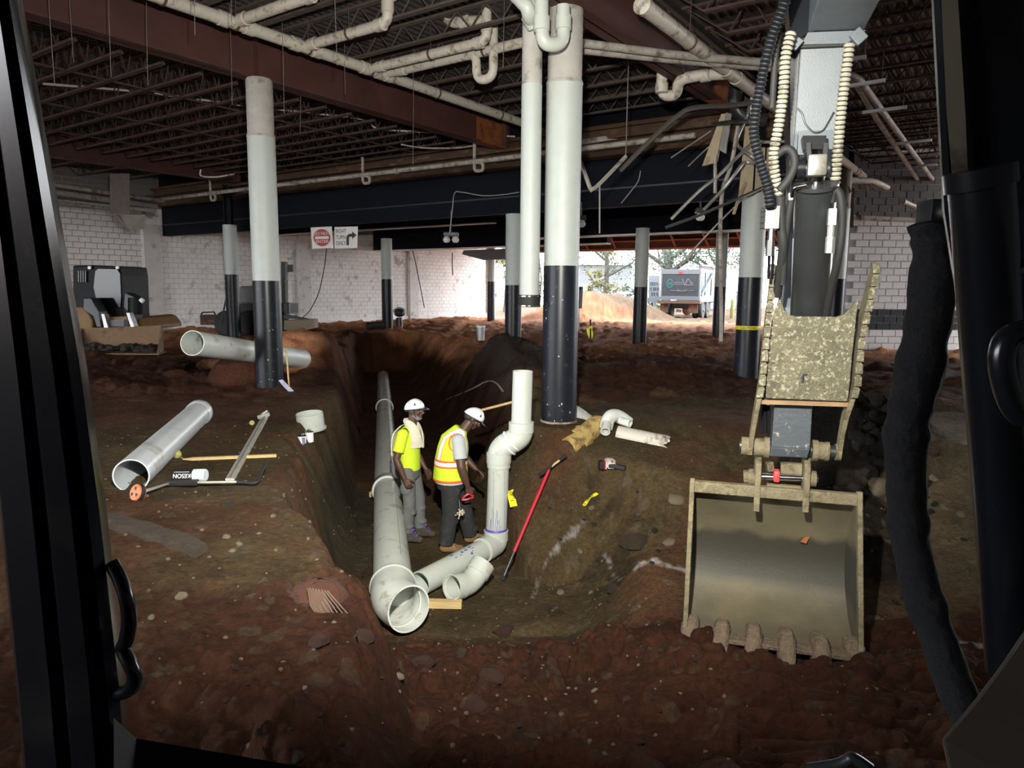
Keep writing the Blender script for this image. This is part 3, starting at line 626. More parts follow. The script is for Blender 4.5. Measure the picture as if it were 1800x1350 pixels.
for i in range(6):
    r = BR0+0.035+(BR1-BR0-0.03)*i/5; m = MB(); sk = (i-2.5)*0.012
    ring = lambda f, z, w, h: [E(r+sx*w+sk*(5.2-f)*4, f, z+sz*h) for sx, sz in ((-1, -1), (-0.6, -1.1), (0.6, -1.1), (1, -1), (1, 0.6), (0.6, 1), (-0.6, 1), (-1, 0.6))]
    m.rings([ring(5.30, -0.79, 0.05, 0.05), ring(5.18, -0.81, 0.062, 0.085), ring(5.10, -0.86, 0.058, 0.075), ring(5.02, -0.93, 0.047, 0.055), ring(4.96, -0.985, 0.04, 0.02)])
    m.build('tooth', TOOTH, bucket, smooth=45)
for px, pt in ((1340, 1349), (1425, 1422)):
    m = MB(); top = EP(px-8, 815, 5.5); rr = (top-EYE).dot(_rd); z0 = top.z
    poly = [(5.62, z0+0.0), (5.56, z0+0.055), (5.47, z0+0.06), (5.40, z0+0.02), (5.38, z0-0.05), (5.37, z0-0.14), (5.365, z0-0.22), (5.355, z0-0.27), (5.36, z0-0.33), (5.40, z0-0.34), (5.43, z0-0.28), (5.50, z0-0.22), (5.62, z0-0.15)]
    m.prism([E(rr-0.02, f, z) for f, z in poly], _rd*0.042); m.build('ear', MUDST, bucket, smooth=0, bevel=0.006)
m = MB()
for i in range(26):
    r = rnd.uniform(BR0+0.05, BR1-0.05); f = rnd.uniform(5.52, 5.74); k = [j for j in range(len(prof)) if prof[j][1] > 0]; z = float(np.interp(f, [prof[j][0] for j in k][::-1], [prof[j][1] for j in k][::-1]))
m2 = MB(); p0 = E(0.7, 5.715, -0.20); m2.prism([p0+_rd*q[0]+Vector((0, 0, q[1])) for q in ((-0.03, -0.02), (0.01, -0.03), (0.035, 0.03), (0.0, 0.02))], -_fd*0.012); m2.build('rust_patch', M('rust_patch', (0.28, 0.09, 0.03), 0.8), bucket, smooth=0)
# lower pins, links and the grey stick end
def pin(a, b, r, name, mat, par=exc, seg=20):
    m = MB(); m.tube([a, b], r, seg); return m.build(name, mat, par)
pin(EP(1310, 837, 5.47), EP(1438, 842, 5.47), 0.026, 'bucket_pin', CHROME)
pin(EP(1316, 838, 5.47), EP(1338, 839, 5.47), 0.062, 'boss', MUDST); pin(EP(1307, 838, 5.47), EP(1317, 838, 5.47), 0.05, 'boss', MUDST); pin(EP(1420, 841, 5.47), EP(1434, 842, 5.47), 0.058, 'boss', MUDST)
m = MB(); c = EP(1365, 836, 5.43); m.bar(c-_rd*0.022, c+_rd*0.022, 0.085, 0.085); m.build('red_tag', REDTAG, exc, bevel=0.012)
m = MB(); m.bar(EP(1347, 853, 5.44), EP(1408, 858, 5.44), 0.05, 0.03); m.bar(EP(1335, 862, 5.46), EP(1366, 865, 5.46), 0.05, 0.035); m.build('link_bar', MUDST, exc, smooth=0, bevel=0.006)
m = MB(); m.bar(EP(1372, 822, 5.5), EP(1410, 824, 5.5), 0.06, 0.08); m.bar(EP(1352, 812, 5.5), EP(1354, 828, 5.5), 0.05, 0.05); m.build('coupler_block', MUDST, exc, smooth=0, bevel=0.006)
pin(EP(1300, 783, 5.45), EP(1476, 795, 5.45), 0.045, 'stick_pin', STEELDK)
for a, b, r in ((1303, 1318, 0.068), (1325, 1350, 0.068), (1343, 1352, 0.078), (1427, 1437, 0.078), (1434, 1452, 0.066), (1450, 1457, 0.07), (1468, 1478, 0.06)):
    ya = 783+12*(a-1300)/176; yb = 783+12*(b-1300)/176; pin(EP(a, ya, 5.45), EP(b, yb, 5.45), r, 'bushing', MUDST)
m = MB(); fa, fb = 5.34, 5.52
q = [(1361, 712), (1428, 714), (1424, 790), (1356, 786)]
m.prism([EP(*p, fa) for p in q], _fd*0.2); m.prism([EP(1356, 786, fa), EP(1424, 790, fa), EP(1419, 805, fa+0.02), EP(1352, 802, fa+0.02)], _fd*0.16)
m.build('stick_end', M('stick_end_paint', (0.06, 0.07, 0.08), 0.4, dirt=(0.4, 0.37, 0.3), damt=0.06, dscale=18, bump=0.15), exc, smooth=0, bevel=0.006)
m = MB(); m.bar(EP(1342, 700, 5.5), EP(1338, 760, 5.5), 0.03, 0.05); m.bar(EP(1350, 712, 5.46), EP(1350, 770, 5.46), 0.02, 0.03); m.build('hydraulic_tube', BLK, exc, smooth=0)
# thumb
FT = 5.22
plate = [(1346, 700), (1350, 630), (1356, 570), (1370, 520), (1379, 545), (1386, 553), (1398, 556), (1470, 557), (1484, 552), (1497, 540), (1510, 522), (1505, 560), (1498, 625), (1494, 672), (1490, 706)]
m = MB(); m.prism([EP(*p, FT) for p in plate], _fd*0.03); thumb = m.build('thumb', SCRATCH, exc, smooth=0, bevel=0.004)
lf = [(1362, 464), (1364, 474), (1360, 520), (1354, 570), (1349, 620), (1344, 672), (1338, 705), (1332, 735), (1326, 768), (1322, 800)]
rf = [(1534, 462), (1537, 474), (1530, 508), (1519, 556), (1509, 608), (1505, 650), (1503, 676), (1494, 705), (1484, 735), (1477, 765), (1472, 800)]
for k, ln in enumerate((lf, rf)):
    fr = [EP(*p, FT-0.03+0.22*max(0, (p[1]-700)/100)) for p in ln]; dep = [0.07, 0.14, 0.19, 0.21, 0.22, 0.23, 0.22, 0.18, 0.13, 0.10, 0.1]
    w = _rd*(0.03 if k else -0.03); m = MB()
    m.rings([[p, p+w, p+w+_fd*d, p+_fd*d] for p, d in zip(fr, dep)]); m.build('thumb_side', MUDST, thumb, smooth=30)
    sub = [p for p, q in zip(fr, ln) if q[1] < 710]
    pts = []
    for a, b in zip(sub[:-1], sub[1:]): pts += [a.lerp(b, t/8) for t in range(8)]
    L = [0]
    for a, b in zip(pts[:-1], pts[1:]): L.append(L[-1]+(b-a).length)
    nt_ = 11
    for i in range(nt_):
        s0 = L[-1]*(i+0.08)/nt_; s1 = L[-1]*(i+0.86)/nt_
        def at_(s): j = min(len(L)-2, max(0, int(np.searchsorted(L, s))-1)); return pts[j].lerp(pts[j+1], (s-L[j])/max(1e-6, L[j+1]-L[j]))
        a, b = at_(s0), at_(s1); w0 = w*1.15; m = MB()
        x0 = -w*0.25
        m.hexa([a+x0-_fd*0.014, a+x0+w0*1.3-_fd*0.014, a+x0+w0*1.3+_fd*0.03, a+x0+_fd*0.03, b+x0-_fd*0.034, b+x0+w0*1.3-_fd*0.034, b+x0+w0*1.3+_fd*0.03, b+x0+_fd*0.03])
        m.build('serration', SCRATCH, thumb, smooth=0, bevel=0.004)
m = MB(); m.bar(EP(1335, 703, FT+0.12), EP(1496, 708, FT+0.12), 0.2, 0.03); m.build('thumb_bottom_plate', M('rusty_muddy_plate', (0.22, 0.14, 0.07), 0.8, var=0.4), thumb, smooth=0)
m = MB(); c = EP(1414, 668, FT-0.002); m.tube(spline([EP(1419, 658, FT-0.002), EP(1412, 660, FT-0.002), EP(1411, 672, FT-0.002)], 6), 0.007, 8); m.build('slot', INK, thumb)
# stick: box girder leaning down to the thumb
def boxgirder(stations, name, mat, depth):
    m = MB(); m.rings([[EP(a, y, f), EP(b, y2, f), EP(b, y2, f)+_fd*dp, EP(a, y, f)+_fd*dp] for (a, y, b, y2, f), dp in zip(stations, depth)]); return m.build(name, mat, exc, smooth=0, bevel=0.008)
stick = boxgirder([(1408, 78, 1488, 76, 5.02), (1397, 230, 1475, 228, 5.1), (1391, 330, 1465, 328, 5.22), (1376, 540, 1452, 540, 5.55), (1364, 720, 1424, 722, 5.66)], 'stick', BOOMP, [0.34, 0.42, 0.45, 0.38, 0.2])
m = MB()
for xo in (0, 1):
    m.bar(EP(1399+xo*78 if not xo else 1474, 235, 5.085), EP(1386 if not xo else 1461, 420, 5.2), 0.02, 0.02)
m.build('edge_weld', BOOMP, stick, smooth=0)
m = MB(); q = [(1401, 190), (1410, 200), (1416, 218), (1428, 231), (1437, 233), (1448, 228), (1459, 210), (1466, 197)]
m.tube(spline([EP(a, y, 5.02+0.08*(y-80)/150-0.003) for a, y in q], 5), 0.006, 8); m.build('weld_bead', STEELDK, stick)
m = MB()
for a, b in (((1411, 238), (1453, 238)),): m.prism([EP(1411, 238, 5.0), EP(1453, 238, 5.0), EP(1450, 262, 4.9), EP(1415, 262, 4.9)], _fd*0.14)
m.bar(EP(1419, 258, 4.95), EP(1422, 296, 4.92), 0.03, 0.14, up=_fd); m.bar(EP(1449, 258, 4.95), EP(1447, 296, 4.92), 0.03, 0.14, up=_fd); m.build('cylinder_bracket', STEELDK, stick, smooth=0, bevel=0.004)
pin(EP(1400, 296, 4.9), EP(1458, 296, 4.9), 0.036, 'pivot_pin', STEELDK); pin(EP(1401, 296, 4.9), EP(1414, 296, 4.9), 0.065, 'pin_collar', BLK)
# thumb cylinder in front of the stick
cyl = MB(); cyl.tube([EP(1434, 328, 4.97), EP(1419, 610, 5.62)], 0.126, 32); cyl = cyl.build('hydraulic_cylinder', M('cylinder_grey', (0.09, 0.097, 0.10), 0.3, metal=0.75, var=0.12), exc)
m = MB(); m.tube([EP(1434.5, 322, 4.96), EP(1434, 329, 4.97)], 0.134, 32); m.build('cylinder_gland', STEELDK, cyl)
m = MB(); m.tube([EP(1436, 300, 4.93), EP(1434.5, 326, 4.965)], 0.05, 20); m.build('piston_rod', CHROME, cyl)
m = MB(); c = EP(1435, 292, 4.88); m.box(c, (0.11, 0.11, 0.13), Matrix.Rotation(-EX, 3, 'Z')); m.build('rod_clevis', M('clevis_steel', (0.25, 0.24, 0.22), 0.5, metal=0.6, dirt=(0.1, 0.09, 0.07)), cyl, bevel=0.012)
m = MB(); m.tube(fillet([EP(1392, 352, 4.9), EP(1394, 330, 4.86), EP(1418, 325, 4.84)], 0.03), 0.016, 12); m.tube([EP(1391, 340, 4.9), EP(1391, 352, 4.9)], 0.026, 6); m.build('hose_fitting', CHROME, cyl)
m = MB(); m.tube(spline([EP(1391, 350, 4.9), EP(1386, 380, 4.93), EP(1380, 430, 5.0), EP(1376, 500, 5.1)], 6), 0.022, 10); m.build('cylinder_hose', RUBBER, cyl)
m = MB(); m.box(EP(1398, 296, 4.95), (0.1, 0.06, 0.16)); m.build('valve', BLKM, cyl, smooth=0, bevel=0.01)
# boom tip overhead
m = MB()
def bst(pa, pb, f, h): a = EP(*pa, f); b = EP(*pb, f); return [a, b, b+Vector((0, 0, h)), a+Vector((0, 0, h))]
far_a, far_b = EP(1420, 56, 5.0), EP(1520, 52, 5.0); w_ = (far_b-far_a); near_a = far_a-_fd*3.6+Vector((0, 0, 0.05))
m.rings([[far_a, far_b, far_b+Vector((0, 0, 0.5)), far_a+Vector((0, 0, 0.5))], [near_a, near_a+w_, near_a+w_+Vector((0, 0, 0.55)), near_a+Vector((0, 0, 0.55))]])
boom = m.build('boom', BOOMP, exc, smooth=0, bevel=0.01)
m = MB(); m.bar(near_a+w_*0.5+Vector((0, 0, 0.25)), E(0.85, 0.75, 0.6), 0.36, 0.45); m.build('boom_foot', BOOMP, exc, smooth=0)
m = MB(); m.prism([EP(1408, 78, 4.98), EP(1490, 76, 4.98), EP(1523, 52, 4.98), EP(1420, 56, 4.98)], _fd*0.1); m.build('boom_collar', BOOMP, boom, smooth=0, bevel=0.006)
m = MB(); m.prism([EP(1404, 84, 4.99), EP(1497, 80, 4.99), EP(1503, 66, 4.99), EP(1410, 74, 4.99)], _fd*0.3); m.build('collar_shadow_gap', BLKM, boom, smooth=0)
m = MB(); m.prism([EP(1388, 0, 5.05), EP(1412, 0, 5.05), EP(1408, 300, 5.18), EP(1390, 330, 5.2), EP(1383, 180, 5.12)], _fd*0.3); m.prism([EP(1384, 0, 5.0), EP(1470, -40, 5.0), EP(1430, 50, 5.0), EP(1392, 78, 5.0)], _fd*0.2); m.build('boom_side', BLK, boom, smooth=0)
for p, q in (((1404, 66), (1390, 82)), ((1518, 56), (1500, 72))):
    m = MB(); m.bar(EP(*p, 4.93), EP(*q, 4.93), 0.03, 0.08); m.build('guard_plate', BOOMP, boom, smooth=0, bevel=0.004)
# hoses
def hose(pts, r, mat, name='hydraulic_hose', ribs=None, par=exc):
    path = spline(pts, 10); m = MB(); m.tube(path, r, 12); h = m.build(name, mat, par)
    if ribs:
        m = MB(); L = 0; nxt = 0; last = path[0]
        for a, b in zip(path[:-1], path[1:]):
            d = (b-a); Ld = d.length; dn = d.normalized(); x, y = frame(dn)
            while nxt < L+Ld:
                c = a+dn*(nxt-L); rs = [[c+dn*o+(x*math.cos(6.2832*j/12)+y*math.sin(6.2832*j/12))*q for j in range(12)] for q, o in ((r, -ribs[1]*0.45), (r*ribs[2], 0), (r, ribs[1]*0.45))]
                m.rings(rs, cap0=False, cap1=False); nxt += ribs[1]*1.25
            L += Ld
        m.build('spiral_guard', ribs[0], h, kind='stuff')
    return h
SPW = M('spiral_guard_white', (0.38, 0.36, 0.28), 0.55, var=0.2, dirt=(0.14, 0.12, 0.08), damt=0.2, dscale=8)
hose([EP(1392, -30, 4.6), EP(1374, 20, 4.62), EP(1358, 62, 4.64), EP(1345, 110, 4.66), EP(1337, 150, 4.68), EP(1328, 200, 4.7), EP(1326, 240, 4.72), EP(1338, 290, 4.75), EP(1350, 330, 4.78), EP(1354, 362, 4.8)], 0.027, RUBBER, ribs=(BLK, 0.02, 1.25))
hose([EP(1390, 60, 4.8), EP(1381, 100, 4.8), EP(1377, 160, 4.82), EP(1369, 220, 4.84), EP(1360, 270, 4.86), EP(1363, 310, 4.88), EP(1371, 345, 4.9)], 0.027, RUBBER, ribs=(SPW, 0.022, 1.28))
hose([EP(1493, 80, 4.9), EP(1485, 140, 4.92), EP(1478, 200, 4.94), EP(1473, 260, 4.97), EP(1468, 320, 5.0), EP(1462, 362, 5.02)], 0.027, RUBBER, ribs=(SPW, 0.022, 1.28))
hose([EP(1371, 345, 4.9), EP(1374, 400, 4.95), EP(1376, 440, 5.0), EP(1366, 520, 5.2)], 0.03, RUBBER)
hose([EP(1370, 335, 4.85), EP(1388, 312, 4.85), EP(1397, 288, 4.85), EP(1393, 268, 4.85), EP(1381, 262, 4.85), EP(1366, 272, 4.87)], 0.026, RUBBER)
hose([EP(1462, 355, 4.95), EP(1465, 338, 4.93), EP(1473, 336, 4.92), EP(1479, 356, 4.92), EP(1480, 400, 4.95), EP(1474, 450, 5.0), EP(1462, 505, 5.15), EP(1450, 570, 5.4)], 0.026, RUBBER)
hose([EP(1378, -20, 4.75), EP(1368, 60, 4.78), EP(1363, 100, 4.8), EP(1357, 190, 4.85)], 0.02, RUBBER)
for a, b, w, h in ((1357, 383, 0.085, 0.14), (1462, 382, 0.045, 0.10)):
    m = MB(); c = EP(a, b, 4.9); m.box(c, (w, 0.07, h), Matrix.Rotation(-EX, 3, 'Z'))
    if a < 1400:
        for k in range(4): m.tube([c+_rd*-0.045+Vector((0, 0, 0.05-0.035*k)), c-_rd*0.07+Vector((0, 0, 0.05-0.035*k))], 0.015, 8)
    m.tube([c-Vector((0, 0, h/2)), c-Vector((0, 0, h/2+0.07))], 0.022, 8); m.tube([c-Vector((0, 0, h/2+0.07)), c-Vector((0, 0, h/2+0.17))], 0.028, 6)
    m.build('valve_block', STEEL if a > 1400 else STEELDK, exc, smooth=30)
m = MB(); c = EP(1356, 440, 4.9)
for o in (-0.012, 0.012): m.tube([c+_rd*o, EP(1354, 490, 5.0)+_rd*o], 0.009, 8)
m.build('steel_line', BLK, exc)
# ---- cab
def sweep(stations, name, mat, smooth=25):
    m = MB(); m.rings([[P(*q) for q in st] for st in stations]); return m.build(name, mat, exc, smooth=smooth)
def lpost(y, xl, xr, Y):
    w = xr-xl; k = lambda t, dY: (xl+w*t, y, Y+dY)
    return [k(0, 0.06), k(0.02, 0.0), k(0.30, -0.015), k(0.34, 0.0), k(0.42, 0.0), k(0.45, -0.02), k(0.66, -0.025), k(0.70, -0.006), k(0.78, -0.006), k(0.82, -0.02), k(0.93, -0.01), k(1.0, 0.02), k(0.98, 0.07), k(0.7, 0.1)]
sweep([lpost(-120, -130, 22, 0.56), lpost(0, -95, 40, 0.57), lpost(300, -60, 92, 0.6), lpost(640, -25, 152, 0.63), lpost(900, 0, 188, 0.66), lpost(1200, 28, 222, 0.68), lpost(1500, 55, 246, 0.7)], 'cab_post', BLK)
m = MB(); m.tube(spline([P(196, 990, 0.66), P(210, 1015, 0.655), P(222, 1050, 0.65), P(227, 1090, 0.65), P(222, 1125, 0.655), P(216, 1140, 0.66), P(228, 1165, 0.655), P(237, 1190, 0.655), P(228, 1212, 0.66), P(205, 1220, 0.67)], 6), [0.007]*55, 10)
m.build('door_latch', BLK, exc)
m = MB(); m.rings([[P(200, 1262, 0.62), P(200, 1400, 0.6), P(200, 1400, 0.7), P(200, 1290, 0.72)], [P(240, 1298, 0.66), P(240, 1420, 0.64), P(240, 1420, 0.74), P(240, 1302, 0.76)], [P(545, 1350, 0.70), P(545, 1470, 0.68), P(545, 1470, 0.78), P(545, 1352, 0.80)], [P(1100, 1420, 0.72), P(1100, 1540, 0.7), P(1100, 1540, 0.8), P(1100, 1422, 0.82)]]); m.build('cab_sill', BLKM, exc, smooth=0)
def rpost(y, xl, Y):
    return [(xl, y, Y+0.05), (xl+4, y, Y), (xl+16, y, Y-0.005), (xl+19, y, Y+0.012), (xl+60, y, Y+0.02), (xl+240, y, Y-0.02), (xl+260, y, Y+0.12), (xl+30, y, Y+0.12)]
sweep([rpost(-100, 1632, 0.60), rpost(0, 1637, 0.61), rpost(370, 1656, 0.64), rpost(650, 1700, 0.67), rpost(1160, 1737, 0.70), rpost(1500, 1765, 0.72)], 'cab_post', BLK)
m = MB(); m.rings([[P(a, y, 0.585), P(b, y, 0.585), P(b, y, 0.60), P(a, y, 0.60)] for a, b, y in ((1652, 1680, -60), (1657, 1688, 60), (1664, 1697, 200), (1674, 1702, 320), (1676, 1702, 345))]); m.build('window_edge_trim', M('worn_trim', (0.30, 0.26, 0.19), 0.6, dirt=(0.05, 0.04, 0.03), damt=0.25, dscale=14), exc, smooth=20)
tube_ = [P(1722, 300, 0.56), P(1730, 400, 0.565), P(1742, 600, 0.58), P(1764, 900, 0.6), P(1782, 1180, 0.62)]
m = MB(); m.tube(spline(tube_, 6), 0.0225, 20); gr = m.build('grab_tube', BLK, exc)
m = MB(); m.tube([P(1721, 296, 0.56), P(1724, 330, 0.561)], 0.025, 20); m.build('tube_collar', BLK, gr)
m = MB(); m.tube([P(1739, 470, 0.575), P(1740, 480, 0.576)], 0.024, 20); m.build('tube_collar', BLK, gr)
m = MB(); m.tube(spline([P(1800, 735, 0.5), P(1782, 715, 0.5), P(1768, 680, 0.5), P(1760, 635, 0.5), P(1768, 600, 0.5), P(1790, 585, 0.5), P(1830, 580, 0.5)], 8), 0.0085, 12); m.build('grab_handle', BLK, exc)
m = MB(); m.prism([P(1655, 1300, 0.52), P(1715, 1228, 0.52), P(1762, 1165, 0.52), P(1812, 1090, 0.52), P(1990, 1000, 0.5), P(1990, 1500, 0.5), P(1700, 1500, 0.52)], P(1700, 1300, 0.56)-P(1700, 1300, 0.52)); m.build('side_console', M('console_plastic', (0.055, 0.042, 0.034), 0.85, var=0.1), exc, smooth=0, bevel=0.003)
m = MB(); pts = [(1632, 388), (1640, 420), (1641, 470), (1637, 530), (1627, 590), (1616, 650), (1604, 700), (1594, 750), (1592, 810), (1594, 870), (1597, 930), (1607, 985), (1622, 1045), (1641, 1100), (1662, 1160), (1684, 1220), (1710, 1290), (1735, 1350)]
path = spline([P(a, b, 1.02-0.0004*max(0, b-900)) for a, b in pts], 8); rad = []
for i, p in enumerate(path):
    s = i/len(path); base = 0.0255+0.004*math.sin(s*5.1); rad.append(base*(1.04+0.03*math.sin(i*0.9)+0.05*math.sin(i*0.33+1)))
m.tube(path, rad, 18)
for k in range(len(m.v)):
    i, j = divmod(k, 18)
    if i < len(path): c = path[i]; m.v[k] = c+(m.v[k]-c)*(1+0.07*math.sin(j*0.698+i*0.35)*math.sin(i*0.27))
m.build('hose_sleeve', M('black_fabric', (0.012, 0.012, 0.014), 0.9, var=0.3, bump=0.4, bscale=90), exc, smooth=60)
m = MB(); c = P(1645, 372, 1.0); m.box(c, (0.035, 0.04, 0.03)); m.tube([P(1650, 372, 1.0), P(1690, 372, 0.9)], 0.011, 12); m.build('hose_coupling', STEELDK, exc, bevel=0.004)
m = MB()
for z0, f0, f1, r0, r1, h in ((2.22, -0.8, 0.75, -0.86, 0.36, 0.06), (0.55, -0.8, 0.75, -0.86, 0.36, 0.06)):
    m.hexa([E(r0, f0, z0), E(r1, f0, z0), E(r1, f1, z0), E(r0, f1, z0), E(r0, f0, z0+h), E(r1, f0, z0+h), E(r1, f1, z0+h), E(r0, f1, z0+h)])
m.build('cab_roof_and_floor', BLKM, exc, smooth=0)
for r in (-0.85, 0.95):
    m = MB(); pr = [(-1.3, -0.3), (1.0, -0.3), (1.22, -0.2), (1.3, -0.02), (1.22, 0.16), (1.0, 0.26), (-1.3, 0.26), (-1.52, 0.16), (-1.6, -0.02), (-1.52, -0.2)]
    m.prism([E(r-0.22, f, z) for f, z in pr], _rd*0.44); m.build('crawler_track', RUBBER, exc, smooth=0)
m = MB(); m.hexa([E(-0.6, -1.3, 0.2), E(0.7, -1.3, 0.2), E(0.7, 0.7, 0.2), E(-0.6, 0.7, 0.2), E(-0.6, -1.3, 0.55), E(0.7, -1.3, 0.55), E(0.7, 0.7, 0.55), E(-0.6, 0.7, 0.55)]); m.build('undercarriage', BLKM, exc, smooth=0)
m = MB(); a = GG(1440, 1345); a = EP(1420, 1352, 1.5); b = EP(1530, 1352, 1.5); m.tube(spline([a, EP(1470, 1344, 1.5), EP(1490, 1336, 1.5), EP(1497, 1332, 1.5), EP(1510, 1338, 1.5), b], 6), 0.012, 10); m.build('boom_swing_hose', STEELDK, exc)
# ------------------------------------------------------------------ pipes in the pit
def ring_on(a, b, r, name, mat, par, t=0.012, seg=32):
    m = MB(); m.pipe([a, b], r, t, seg); return m.build(name, mat, par)
A0 = G(691, 1032, -1.17); B0 = G(681, 862, -1.2); C0 = G(676, 716, -1.24); D0 = G(673.5, 662, -1.24); rp = 0.194
t = thing('sewer_pipe', 'long grey sewer pipe along the trench ending in a wide open elbow', 'pipe', (A0.x, A0.y, FLOORZ))
for a, b, nm in ((A0, B0, 'pipe_length'), (B0, C0, 'pipe_length'), (C0, D0, 'pipe_length')):
    m = MB(); m.pipe([a, b], rp, 0.012, 40); m.build(nm, PVCGREY, t)
for q, nx in ((B0, A0), (C0, B0)):
    d = (nx-q).normalized(); m = MB(); m.lathe(q, [(rp+0.001, -0.25), (rp+0.02, -0.2), (rp+0.022, -0.03), (rp+0.026, -0.02), (rp+0.026, 0.015), (rp+0.001, 0.02)], 40, axis=d); m.build('bell', PVCGREY, t)
    m = MB(); m.lathe(q, [(rp+0.0265, -0.016), (rp+0.029, -0.01), (rp+0.029, 0.012), (rp+0.0265, 0.016)], 40, axis=d); m.build('bell_rim', PVC, t)
dA = (A0-B0).normalized(); crn = A0+dA*0.30; end = G(719, 1080, -1.20)
ed = (end-crn).normalized(); ed = Vector((0.62, -0.76, 0.05)).normalized(); end = crn+ed*0.27
pth = fillet([A0-dA*0.04, crn, end], 0.24, 8)
m = MB(); m.pipe(pth, [rp+0.022]*len(pth), 0.016, 40); el = m.build('elbow', PVCGREY, t)
m = MB(); m.lathe(A0, [(rp+0.022, -0.05), (rp+0.032, -0.045), (rp+0.034, -0.005), (rp+0.022, 0.01)], 40, axis=dA); m.build('elbow_rim', PVC, t)
m = MB(); m.lathe(end, [(rp+0.0225, -0.12), (rp+0.028, -0.11), (rp+0.03, -0.005), (rp+0.026, 0.0)], 40, axis=ed); mm = m.build('elbow_hub', PVCGREY, t); bpy.data.objects.remove(mm)
m = MB(); m.pipe([end-ed*0.13, end-ed*0.118], rp+0.008, 0.012, 40); m.build('inner_stop', PVC, t)
ln = MB()
for a, b, an in ((A0, B0, 62), (B0, C0, 70), (C0, D0, 84), (C0, D0, 100)):
    d = (b-a).normalized(); x = Vector((1, 0, 0)); x = (x-d*x.dot(d)).normalized(); z = x.cross(d); off_ = (x*math.cos(R_(an))+z*math.sin(R_(an)))*(rp+0.0008)
    ln.bar(a+off_+(b-a)*0.12, b+off_-(b-a)*0.08, 0.005, 0.002)
ln.build('printed_line', M('grey_print', (0.22, 0.22, 0.22), 0.6), t, smooth=0, kind='stuff')

r10 = 0.128
a0 = G(738, 1026, -1.305); a1 = G(872, 955, -1.30); yv = a1.y
b0 = Vector((a1.x, yv, P(871, 932, yv).z)); b1 = Vector((P(877, 806, yv).x, yv, P(876, 812, yv).z))
c0 = Vector((P(893, 781, yv).x, yv+0.02, P(893, 777, yv).z)); cA = Vector((P(877, 790, yv).x, yv, P(877, 793, yv).z)); cB = Vector((P(916, 757, yv).x, yv, P(916, 760, yv).z)); top = Vector((P(919, 652, yv).x, yv, P(919, 652, yv).z))
b1 = Vector((cA.x, yv, cA.z-0.19)); b0 = Vector((a1.x, yv, b0.z))
t = thing('riser_pipe', 'pale pvc drain riser with blue primer ring, rising from the pit floor through two bends', 'pipe', (a1.x, a1.y, FLOORZ))
dl = (a1-a0).normalized()
m = MB(); m.pipe([a0, a1-dl*0.30], r10, 0.011, 36); m.build('pipe_length', PVC, t)
pth = fillet([a1-dl*0.30, Vector((a1.x, yv, a1.z)), b0], 0.26, 8); m = MB(); m.pipe(pth, r10+0.012, 0.02, 36); m.build('elbow', PVC, t)
m = MB(); m.pipe([b0-Vector((0, 0, 0.03)), b1+Vector((0, 0, 0.02))], r10-0.004, 0.011, 36); m.build('pipe_length', PVC, t)
pth = fillet([b1, cA+Vector((0, 0, 0.03)), cB-Vector((0.0, 0, 0.05)), cB+Vector((0, 0, 0.12))], 0.19, 8); m = MB(); m.pipe(pth, r10+0.010, 0.02, 36); m.build('offset_bends', PVC, t)
m = MB(); m.pipe([cB+Vector((0, 0, 0.10)), top], r10-0.012, 0.011, 36); m.build('pipe_length', PVC, t)
for q, d, r in ((a1-dl*0.29, dl, r10+0.012), (b0-Vector((0, 0, 0.12)), Vector((0, 0, 1)), r10+0.012), (b1+Vector((0, 0, 0.05)), Vector((0, 0, 1)), r10+0.012), (cB+Vector((0, 0, 0.0)), Vector((0, 0, 1)), r10+0.012)):
    L = 0.12 if r < 0.2 else 0.04; m = MB(); m.lathe(q, [(r-0.002, 0), (r+0.006, 0.004), (r+0.006, L), (r-0.004, L+0.006)], 36, axis=d); m.build('hub', PVC, t)
mid = (cA+cB)/2; dm = (cB-cA).normalized()
for s in (-0.045, 0.025):
    m = MB(); m.lathe(mid+dm*s+Vector((0, 0, -0.01)), [(r10+0.009, -0.012), (r10+0.02, -0.008), (r10+0.02, 0.008), (r10+0.009, 0.012)], 36, axis=dm); m.build('hub_rim', WHITE, t)
m = MB(); m.lathe(b0+Vector((0, 0, 0.006)), [(r10-0.003, -0.0), (r10+0.005, 0.002), (r10+0.0, 0.022), (r10-0.003, 0.026)], 36); m.build('primer_ring', BLUEINK, t)
m = MB()
for i in range(11):
    x0 = b0.x-0.075+0.015*i; yy = yv-math.sqrt(max(0.0004, (r10-0.003)**2-(x0-b0.x)**2)); h = rnd.uniform(0.1, 0.3)
    x1 = x0+rnd.uniform(-0.01, 0.045); y1 = yv-math.sqrt(max(0.0004, (r10-0.003)**2-(x1-b0.x)**2))
    m.bar((x0, yy, b0.z+0.02), (x1, y1, b0.z+0.02+h), 0.004, 0.003)
for px in (868, 887): m.bar((P(px, 880, yv).x, yv-r10+0.001, b0.z+0.05), (P(px, 880, yv).x, yv-r10+0.001, b1.z-0.02), 0.003, 0.003)
for i in range(16):
    s = rnd.uniform(0.35, 0.6) if i < 12 else rnd.uniform(0.85, 0.95); an = R_(rnd.uniform(35, 115)); x = Vector((0, 0, 1)).cross(dl).normalized(); n_ = (Vector((0, 0, 1))*math.sin(an)-x*-math.cos(an)*-1).normalized()
    n_ = (Vector((0, 0, 1))*math.sin(an)+x*math.cos(an)*-1).normalized(); c = a0.lerp(a1, s)+n_*(r10+0.0005); m.bar(c, c+dl*rnd.uniform(0.02, 0.05)+x*rnd.uniform(-0.01, 0.01), rnd.uniform(0.008, 0.025), 0.002, up=n_)
m.build('primer_drips', BLUEINK, t, smooth=0, kind='stuff')
